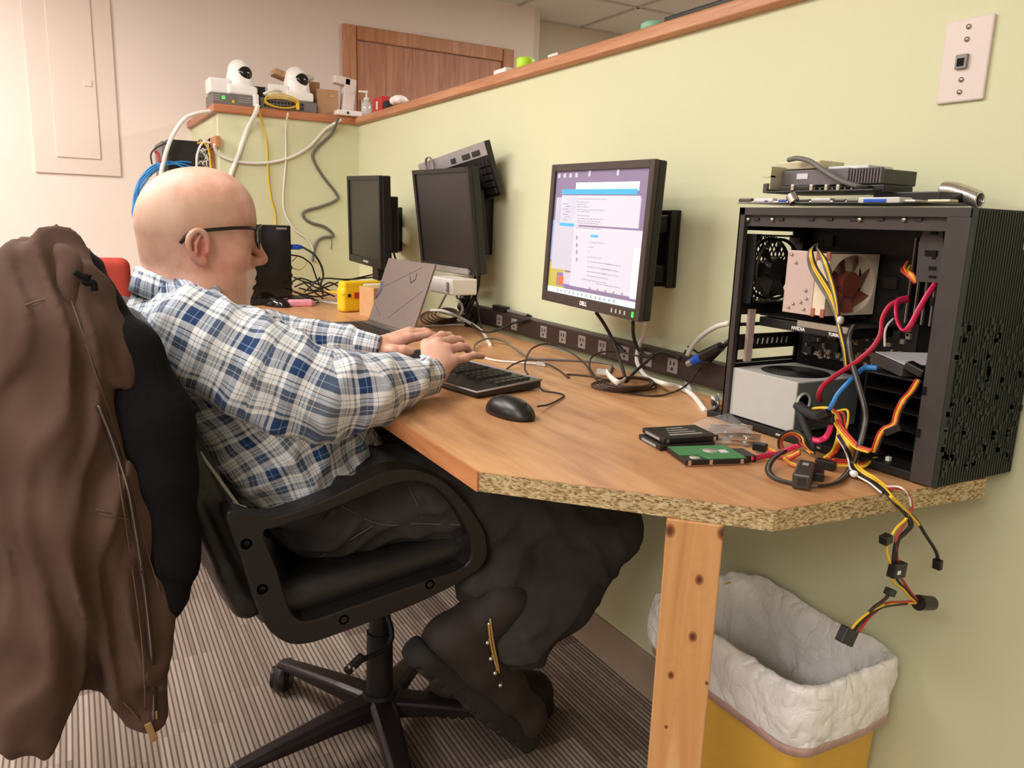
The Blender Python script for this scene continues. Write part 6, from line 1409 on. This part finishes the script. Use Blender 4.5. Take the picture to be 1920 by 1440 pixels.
t2_,F2_=slab('laptop_drive','lower of the two stacked black drives left of the green board drive',(c2_[0]+.004,c2_[1]-.010),ang2,.1,.07,DT+.0005,.0085,'drive_black')
b=MB(); b.M=F2_; b.box((-.0505,0,.0045),(.001,.045,.004)); b.build('drive_pins','drive_print',t2_)
t3_,F3_=slab('laptop_drive','upper of the two stacked black drives, printed label facing up',c2_,ang2,.1,.07,DT+.0095,.0085,'drive_black')
b=MB(); b.M=F3_; b.box((0,0,.0087),(.085,.058,.0005)); b.build('black_label','black_satin',t3_)
b=MB(); b.M=F3_
for k in range(4): b.box((.0,-.018+.012*k,.0092),(.06-.01*k,.004 if k else .006,.0003)); 
b.build('label_print','drive_print',t3_)
b=MB(); b.M=F3_; b.box((-.0505,0,.0045),(.001,.045,.004)); b.build('drive_pins','drive_print',t3_)
for x in (-.043,.043): b=MB(); b.M=F3_; b.box((x,-.0352,.004),(.005,.001,.006)); b.build('screw_hole','screw_metal',t3_)
# sata plug on the green drive
b=MB(); b.M=F; b.box((.058,-.004,.005),(.022,.042,.010)); o=b.build('power_plug','connector_black',bevel=.001); tag(o,'black plug pushed onto the end of the green board drive','plug')
# clear bag of metal bits
bgc=P('z',1372,812,DT); t=thing('parts_bag','clear plastic bag of small metal brackets in front of the computer case','bag',bgc)
for k,(u,v,l,r_) in enumerate(((1350,806,.05,.3),(1375,812,.045,.5),(1395,822,.05,.2),(1335,812,.035,.7),(1362,822,.05,.4),(1385,806,.04,.1),(1405,830,.03,.6))):
    p=P('z',u,v,DT+.006+.003*(k%3)); b=MB(); b.box(p,(l,.012,.003),(.1*k,.05,r_+.9)); b.box(p+Vector((0,.006,.004)),(l*.9,.002,.009),(0,.05,r_+.9)); b.build('metal_bracket','screw_metal',t)
vs=[];n=14;m_=9
c00=P('z',1282,806,DT);c10=P('z',1372,778,DT);c01=P('z',1330,836,DT);c11=P('z',1442,838,DT)
for i in range(n):
    for j in range(m_):
        u,v=i/(n-1),j/(m_-1); p=(c00*(1-u)+c10*u)*(1-v)+(c01*(1-u)+c11*u)*v; e=min(u,1-u,v,1-v)*4; vs.append((p.x,p.y,DT+.002+.016*min(1,e)+rr_.uniform(0,.005)))
b=MB(); b.add(vs,[(i*m_+j,(i+1)*m_+j,(i+1)*m_+j+1,i*m_+j+1) for i in range(n-1) for j in range(m_-1)],0,True); mk('clear_film','E8E8EA',rough=.08,alpha=.22); b.build('bag_film','clear_film',t)
# usb adapter stick
a=P('z',1502,904,DT+.012); c_=P('z',1521,850,DT+.013); d=(c_-a); d.z=0; 
t=thing('usb_adapter','dark rectangular adapter with a square port standing out at the bench edge','adapter',a)
q_=d.normalized().to_track_quat('Y','Z').to_matrix(); L_=.075
mk('adapter_dark','3B3532',rough=.35); b=MB(); b.box(a+d.normalized()*L_/2,(.024,L_,.022),q_); b.build('adapter_shell','adapter_dark',t,bevel=.003)
b=MB(); b.box(a-d.normalized()*.0005,(.011,.002,.010),q_); b.build('port','port_dark',t)
b=MB(); b.box(a+d.normalized()*L_*.7+Vector((0,0,.0112)),(.008,.012,.0004),q_); b.build('adapter_mark','drive_print',t)
# ================= wires spilling from the case =================
YF=1.0
def wire(name,pts,r,mat,parent,plane='y',val=YF,flat=None,seg=7):
    q=[]
    for p in pts:
        if len(p)>2 and p[2]=='z': w=np.array(on_z(p[0],p[1],DT+p[3]))
        elif len(p)>2: w=np.array({'x':on_x,'y':on_y}[plane](p[0],p[1],p[2]))
        else: w=np.array({'x':on_x,'y':on_y}[plane](p[0],p[1],val))
        q.append(w)
    b=MB(); b.tube(smoothpath(q,seg),r,7,flat=flat); return b.build(name,mat,parent)
def offs(pts,du,dv): return [(p[0]+du,p[1]+dv,*p[2:]) for p in pts]
hz=thing('wire_harness','bundle of yellow, red and black power supply wires spilling out of the open case','cable',P('y',1505,770,YF))
wire('black_sleeve',[(1494,757,1.035),(1503,766,1.02),(1524,778,1.01),(1548,784),(1566,786)],.0095,'black_rubber',hz)
wire('black_sleeve',[(1500,772,1.02),(1510,800,1.0),(1522,830,.99),(1524,845,.985)],.0065,'black_rubber',hz)
A1=[(1527,766,1.01),(1552,766),(1567,778),(1574,805),(1571,828),(1563,846,'z',.012),(1549,858,'z',.008)]
for k,(c_,d_) in enumerate((('yellow_cable',0),('orange_wire',4),('red_wire',8),('yellow_cable',-4))): wire('wire',offs(A1,d_*.8,abs(d_)*.25-1),.0019,c_,hz)
A2=[(1552,770,1.01),(1566,788),(1578,806,.99),(1592,822,.985),(1608,838,.98),(1632,846,.975)]
for k,(c_,d_) in enumerate((('orange_wire',0),('red_wire',4),('yellow_cable',-4))): wire('wire',offs(A2,d_,-d_*.5),.0019,c_,hz)
wire('wire',[(1565,772,1.01),(1588,769),(1590,789),(1586,806)],.0019,'yellow_cable',hz); wire('wire',[(1570,776,1.01),(1581,775),(1585,795),(1590,820)],.0019,'red_wire',hz)
A3=[(1577,812),(1585,825,.99),(1592,837,.985),(1599,856,'z',.012),(1603,873,'z',.008),(1617,887,'z',.006),(1639,900,'z',.005),(1661,918,'z',.005)]
for c_,d_,r_ in (('yellow_cable',0,.0026),('yellow_cable',5,.0026),('black_cable',-5,.0022),('black_cable',-9,.0022),('white_cable',-12,.0014)): wire('wire',offs(A3,d_*.7,-d_*.5),r_,c_,hz)
lp=[]
for k,(c_,rr__) in enumerate((('yellow_cable',22),('orange_wire',20),('red_wire',18),('yellow_cable',24),('black_cable',26))):
    q=[(1482+rr__*math.cos(a)+k*.8,832+rr__*.95*math.sin(a),.985-.003*k) for a in [math.radians(x) for x in range(60,385,25)]]; wire('loop_wire',q+[(1515+2*k,845,.98),(1520+2*k,850,.98)],.0019,c_,hz)
for c_,d_ in (('orange_wire',0),('red_wire',3),('yellow_cable',-3)): wire('wire',offs([(1440,842,'z',.01),(1458,852,'z',.006),(1480,858,'z',.006),(1500,848,'z',.02)],0,d_),.0019,c_,hz); wire('wire',offs([(1470,862,'z',.008),(1485,872,'z',.004),(1505,876,'z',.004),(1530,868,'z',.008)],0,d_),.0019,c_,hz) if d_<=0 else None
for c_,d_ in (('red_wire',0),('orange_wire',4),('red_wire',-4),('yellow_cable',7)): wire('wire',offs([(1560,866,'z',.006),(1590,867,'z',.006),(1620,868,'z',.008),(1640,852,'z',.014),(1665,852,'z',.012),(1685,862,'z',.008),(1698,872,'z',.004)],0,d_),.0019,c_,hz)
for (u,v,w_,h_,rz_,z_) in ((1548,870,.028,.012,.3,.008),(1634,856,.030,.014,1.2,.014),(1425,838,.020,.012,.4,.010),(1535,889,.034,.012,-.9,.006)): 
    p=P('z',u,v,DT+z_); b=MB(); b.box(p,(w_,.014,h_),(0,0,rz_)); b.build('connector','connector_black',hz,bevel=.001)
b=MB(); b.lathe(P('z',1599,888,DT+.006),[(0,0),(.005,0),(.005,.012),(0,.012)],12,axis=(1,-1,.4)); b.build('cable_tie','tie_white',hz)
b=MB(); b.box(P('z',1666,860,DT+.018),(.006,.006,.006)); b.build('cable_tie','tie_white',hz)
# yellow red lead inside the cage
yr=thing('drive_power_lead','yellow and red power lead from the silver drive down the drive cage','cable',P('y',1720,715,1.03))
Y1=[(1722,712,1.04),(1708,735,1.02),(1693,752),(1682,775),(1676,795),(1660,803),(1650,815),(1642,835),(1637,848)]
for c_,d_ in (('yellow_cable',0),('orange_wire',3),('red_wire',-4),('black_cable',6)): wire('wire',offs(Y1,d_,d_*.3),.0018,c_,yr)
b=MB(); b.box(P('y',1718,692,1.04),(.028,.022,.012),(0,.35,.2)); b.build('connector','connector_black',yr,bevel=.002)
b=MB(); b.box(P('y',1677,806,1.0),(.026,.012,.010),(0,-.6,0)); b.build('connector','connector_black',yr,bevel=.001)
# flat cables
wire_=lambda lab,cat,name,pts,r,mat,flat=None: tag(wire(name,pts,r,mat,None,flat=flat),lab,cat)
G=[(1600,610,1.05),(1593,625,1.02),(1591,642),(1597,679),(1609,721),(1620,761),(1622,791),(1612,833,.98),(1597,872,'z',.008),(1570,903,'z',.005),(1521,911,'z',.004),(1461,900,'z',.004),(1440,884,'z',.006),(1447,862,'z',.012),(1470,845,'z',.02)]
gt=thing('grey_ribbon_cable','grey and black flat cable running down the open case and around the adapter','cable',P('y',1597,679,1.0))
wire('cable_strand',G,.0022,'grey_cable',gt); wire('cable_strand',offs(G,4,0),.0022,'black_cable',gt); wire('cable_strand',offs(G,-3,0),.0018,'black_cable',gt)
wire_('dark red data cable looping across the middle of the open case','cable','data_cable',[(1702,563,1.06),(1685,565,1.05),(1668,574,1.04),(1655,597,1.03),(1651,627,1.02),(1636,652,1.01),(1612,674),(1597,685),(1570,702),(1545,722),(1536,738),(1538,752,1.02)],.0042,'red_cable',.45)
wire_('pink looped data cable hanging in the upper right of the open case','cable','data_cable',[(1754,532,1.03),(1740,552,1.02),(1722,582,1.01),(1706,612),(1694,620),(1684,606),(1680,585),(1684,566,1.02),(1704,560,1.05)],.0052,'magenta_flat',.4)
wire_('short pink cable end under the power supply','cable','data_cable',[(1559,790),(1556,806),(1548,820),(1535,826,.99),(1522,824,.99)],.005,'magenta_flat',.45)
wire_('bright blue data cable with a black end below the drive','cable','data_cable',[(1645,690,1.05),(1622,690,1.04),(1606,702,1.02),(1590,718,1.0),(1572,738,.99),(1562,756,.985),(1555,768,.985)],.0042,'blue_flat',.5)
b=MB(); b.box(P('y',1545,777,.985),(.020,.012,.012),(0,-.6,0)); o=b.build('data_plug','connector_black',bevel=.001); tag(o,'black plug at the lower end of the blue data cable','plug')
wire_('pink red cable leading from the green board drive to the wire loop','cable','data_cable',[(1408,860,'z',.006),(1430,856,'z',.006),(1461,850,'z',.008),(1485,840,'z',.02),(1497,836,'z',.03)],.0045,'magenta_flat',.5)
e8=thing('processor_power_lead','yellow and black lead draped over the tower cooler','cable',P('y',1530,458,1.04))
for c_,d_ in (('yellow_cable',0),('yellow_cable',5),('grey_cable',-5),('black_cable',9),('grey_cable',-8)): 
    wire('wire',[(1534,456,1.08),(1526,462,1.04),(1519+d_*.5,475),(1524+d_*.8,500),(1536+d_,522),(1550+d_,545),(1562+d_*.6,570),(1570+d_*.3,597),(1576+d_*.3,625),(1583+d_*.3,655),(1587+d_*.3,690,1.01)],.0017,c_,e8)
    wire('wire',[(1534,456,1.08),(1532,465,1.03),(1545+d_*.5,488),(1556+d_*.5,520),(1565+d_*.4,552),(1571+d_*.3,590)],.0017,c_,e8)
b=MB(); b.lathe(P('y',1574,600,.998),[(0,0),(.006,0),(.006,.004),(0,.004)],10,axis=(1,0,0)); b.build('cable_tie','tie_white',e8)
tf=thing('fan_lead','short tuft of orange, red and yellow wires near the bay bracket','cable',P('y',1706,515,1.06))
for c_,d_ in (('orange_wire',0),('red_wire',-4),('yellow_cable',4),('orange_wire',7)): wire('wire',[(1718+d_*.5,530-d_*.3,1.06),(1704+d_,515-d_*.2,1.06),(1696+d_*1.4,503+abs(d_),1.08),(1702+d_*1.2,490+abs(d_)*2,1.10)],.002,c_,tf)
wire_('thin grey wire drooping over the drive','cable','thin_wire',[(1675,598,1.08),(1664,610,1.06),(1659,625,1.05),(1659,650,1.05)],.0018,'white_cable')
# hanging connectors over the bench edge
hg=thing('hanging_power_lead','yellow, red and black lead with black connectors hanging off the bench edge','cable',P('x',1690,960,-.585))
HXp=-.585
def hw(pts,c_,r=.0019,name='wire'): return wire(name,pts,r,c_,hg,plane='x',val=HXp)
st_=[(1640,901,'z',.006),(1660,914,'z',.004)]
hw([(1640,901,'z',.006),(1661,917,'z',.005),(1680,940,-.59),(1700,962),(1697,975),(1681,990),(1668,1012),(1663,1033),(1669,1056)],'yellow_cable'); hw([(1640,904,'z',.006),(1663,915,'z',.005),(1692,917,-.59),(1707,935),(1709,957),(1701,972),(1687,997),(1679,1018),(1684,1054)],'red_wire')
for d_ in (0,4): hw([(1636,903,'z',.006),(1656,918,'z',.005),(1676,942,-.59),(1698+d_,965),(1706+d_,985),(1694+d_,1000),(1680+d_,1015),(1674+d_,1054)],'black_cable',.0022)
hw([(1661,912,'z',.005),(1688,914,-.59),(1704,930),(1708,950)],'white_cable',.0014)
hw([(1676,940,-.59),(1694,958),(1716,973),(1737,1005),(1754,1032),(1760,1052)],'black_cable',.0024); hw([(1670,930,-.59),(1692,952),(1714,974),(1722,984)],'yellow_cable',.0026)
def conn(u,v,w_,h_,rx_,name='connector'):
    b=MB(); p=P('x',u,v,HXp); b.box(p,(.012,w_,h_),(rx_,0,0)); return b.build(name,'connector_black',hg,bevel=.0015)
c1c=conn(1682,1068,.026,.021,-.12); conn(1588,1192,.027,.022,-.5); conn(1758,1058,.008,.015,.1,'small_connector'); conn(1669,1110,.012,.010,-.4,'small_connector'); conn(1661,1011,.014,.012,.2,'small_connector')
b=MB(); b.cyl(P('x',1722,1130,HXp),P('x',1747,1131,HXp),.011,.010,n=14); b.build('round_connector','connector_black',hg)
hw([(1670,1078),(1676,1092),(1692,1104),(1706,1120),(1718,1130)],'yellow_cable'); hw([(1684,1078),(1694,1090),(1706,1108),(1720,1126)],'red_wire'); hw([(1678,1078),(1686,1092),(1700,1106),(1719,1128)],'black_cable')
hw([(1718,1130),(1690,1131),(1662,1133),(1638,1143),(1620,1155),(1604,1170),(1595,1182)],'yellow_cable'); hw([(1718,1127),(1690,1129),(1664,1131),(1645,1144),(1626,1162),(1610,1185)],'red_wire'); hw([(1700,1131),(1660,1136),(1640,1146),(1620,1160),(1601,1183)],'black_cable',.0024); hw([(1667,1114),(1658,1125),(1640,1138),(1628,1150)],'brown_cable',.0024)
b=MB(); b.box(P('x',1686,1074,HXp+.007),(.001,.006,.005),(-.1,0,0)); b.build('connector_print','letter_white',c1c)
# ================= things on top of the case =================
ZT=CZ1+.0005; mk('card_grey','6A6466',rough=.5,metal=.3); mk('heatsink_grey','4E4E4A',rough=.5,metal=.4); mk('bracket_cream','C7C0A2',rough=.4,metal=.4); mk('anti_static','B0AFA8',rough=.3,metal=.5)
YT=1.10
def topbox(name,lab,cat,u0,u1,vt,vb,mat,dy=.07,y=YT,rz=0,parent=None):
    a=on_y(u0,vb,y);c_=on_y(u1,vb,y);d_=on_y((u0+u1)/2,vt,y); z0=max(float((a[2]+c_[2])/2),ZT); h=max(float(d_[2])-z0,.004)
    b=MB(); b.box(((a[0]+c_[0])/2,y+dy/2-.005,z0+h/2),(c_[0]-a[0],dy,h),(0,0,rz)); o=b.build(name,mat,parent,bevel=.0015)
    if parent is None: tag(o,lab,cat)
    return o,((a[0]+c_[0])/2,y,z0,h,c_[0]-a[0])
def card(lab,u0,u1,vt,vb,shroud,sink_u,brk,loc,dy=.09,fins=12,y=1.07,board=True):
    t=thing('graphics_card',lab,'graphics card',loc)
    o,(x,y_,z0,h,w_)=topbox('card_shroud',lab,'',u0+ (0),sink_u,vt,vb,shroud,dy,y,0,t)
    o2,_i=topbox('heat_sink',lab,'',sink_u,u1,vt,vb-2,'heatsink_grey',dy*.9,y+.005,0,t)
    b=MB()
    for k in range(fins): b.box((_i[0]-_i[4]/2+_i[4]*(k+.5)/fins,y-.001,z0+h*.5),(_i[4]/fins*.45,.006,h*.9))
    b.build('sink_fins','card_grey',o2)
    b=MB(); b.box((x-w_/2-.004,y+.02,z0+h*.5),(.002,.10,h+.012)); b.box((x-w_/2-.012,y-.025,z0+h*.6),(.018,.012,.003)); b.build('card_bracket',brk,t)
    b=MB(); b.box((x+w_*.2,y+.03,z0-.004),(w_*1.3,.09,.002)); b.build('card_board','board_dark',t)
    b=MB()
    for k in range(9): b.box((x-w_*.1+w_*.09*k,y-.014,z0-.008),(.002,.001,.007))
    b.build('edge_contacts','bracket_cream',t)
    return t,x,y,z0,h,w_
t,x,y,z0,h,w_=card('grey graphics card with a finned heat sink, topmost on the computer case',1470,1658,318,348,'card_grey',1592,'bracket_cream',P('y',1560,330,1.07))
b=MB(); b.box((x-w_*.18,y-.0055,z0+h*.6),(.022,.001,h*.35)); b.build('barcode_label','drive_label',t)
topbox('cream_bracket','cream metal slot bracket lying on the topmost graphics card','bracket',1458,1540,303,318,'bracket_cream',.06,1.08)
topbox('white_card','white plastic sheet lying on the topmost graphics card','sheet',1556,1632,311,318,'drive_label',.06,1.09)
t=thing('graphics_card','thin bare circuit card second from the top of the pile on the case','graphics card',P('y',1510,360,1.05))
topbox('card_board','','',1440,1640,359,361,'board_dark',.10,1.05,0,t); topbox('card_parts','','',1466,1520,349,358,'connector_black',.05,1.052,0,t); topbox('card_bracket','','',1433,1441,344,362,'drive_metal',.08,1.06,0,t)
for u in (1485,1520,1548,1570): topbox('capacitor','','',u,u+6,346,358,'screw_metal',.008,1.048,0,t)
topbox('dark_heat_sink','','',1585,1660,347,362,'connector_black',.07,1.07,0,t)
t=thing('circuit_board','pale bare circuit board at the bottom of the pile on the case','circuit board',P('y',1560,376,1.05))
topbox('board','','',1386,1720,378,381,'anti_static',.13,1.035,0,t)
for u0,u1,vt,mt in ((1388,1412,372,'drive_metal'),(1416,1452,372,'drive_label'),(1436,1444,376,'blue_plug'),(1462,1478,376,'blue_plug'),(1496,1520,374,'connector_black'),(1524,1560,372,'anti_static'),(1564,1588,374,'connector_black'),(1590,1616,374,'drive_metal')): topbox('board_connector','','',u0,u1,vt,379,mt,.012,1.034,0,t)
b=MB(); b.cyl(P('y',1483,366,1.03),P('y',1490,382,1.03)+Vector((0,0,.002)),.0085,n=16); o=b.build('metal_thumbscrew','screw_metal'); tag(o,'shiny silver metal cylinder on the board pile','fastener')
t=thing('ribbon_sleeve','clear sleeve with a blue edge on top of the case','sleeve',P('y',1650,376,1.03)); topbox('clear_sleeve','','',1612,1690,370,381,'clear_gel',.03,1.028,0,t); topbox('blue_strip','','',1622,1664,373,380,'blue_plug',.002,1.026,0,t)
t,_i=topbox('drive_enclosure','flat black drive enclosure lying on the case right of the card pile','drive',1640,1765,360,377,'black_satin',.08,1.09)
tag(cable('enclosure_cable',[('y',1478,300,1.06),('y',1495,297,1.06),('y',1520,303,1.055),('y',1545,320,1.05),('y',1575,338,1.05),('y',1610,350,1.06),('y',1655,360,1.09)],.0042,'grey_cable'),'grey cord arching over the graphics cards to the black drive enclosure','cable')
b=MB()
q=smoothpath([P('y',1770,362,1.15),P('y',1790,364,1.15),P('y',1815,372,1.15),P('y',1838,382,1.14)],8)
for i,p in enumerate(q[:-1]): b.tube([tuple(Vector(p)+Vector((0,.011*math.cos(a),.011*math.sin(a)+.004))) for a in [2*math.pi*k/14 for k in range(14)]],.0022,5,closed=True)
o=b.build('spring_conduit','screw_metal'); tag(o,'shiny coiled metal sleeve at the right end of the case top','conduit')
topbox('loose_contacts','row of small metal contacts on the case top beside the coiled sleeve','part',1742,1785,374,380,'bracket_cream',.02,1.05)
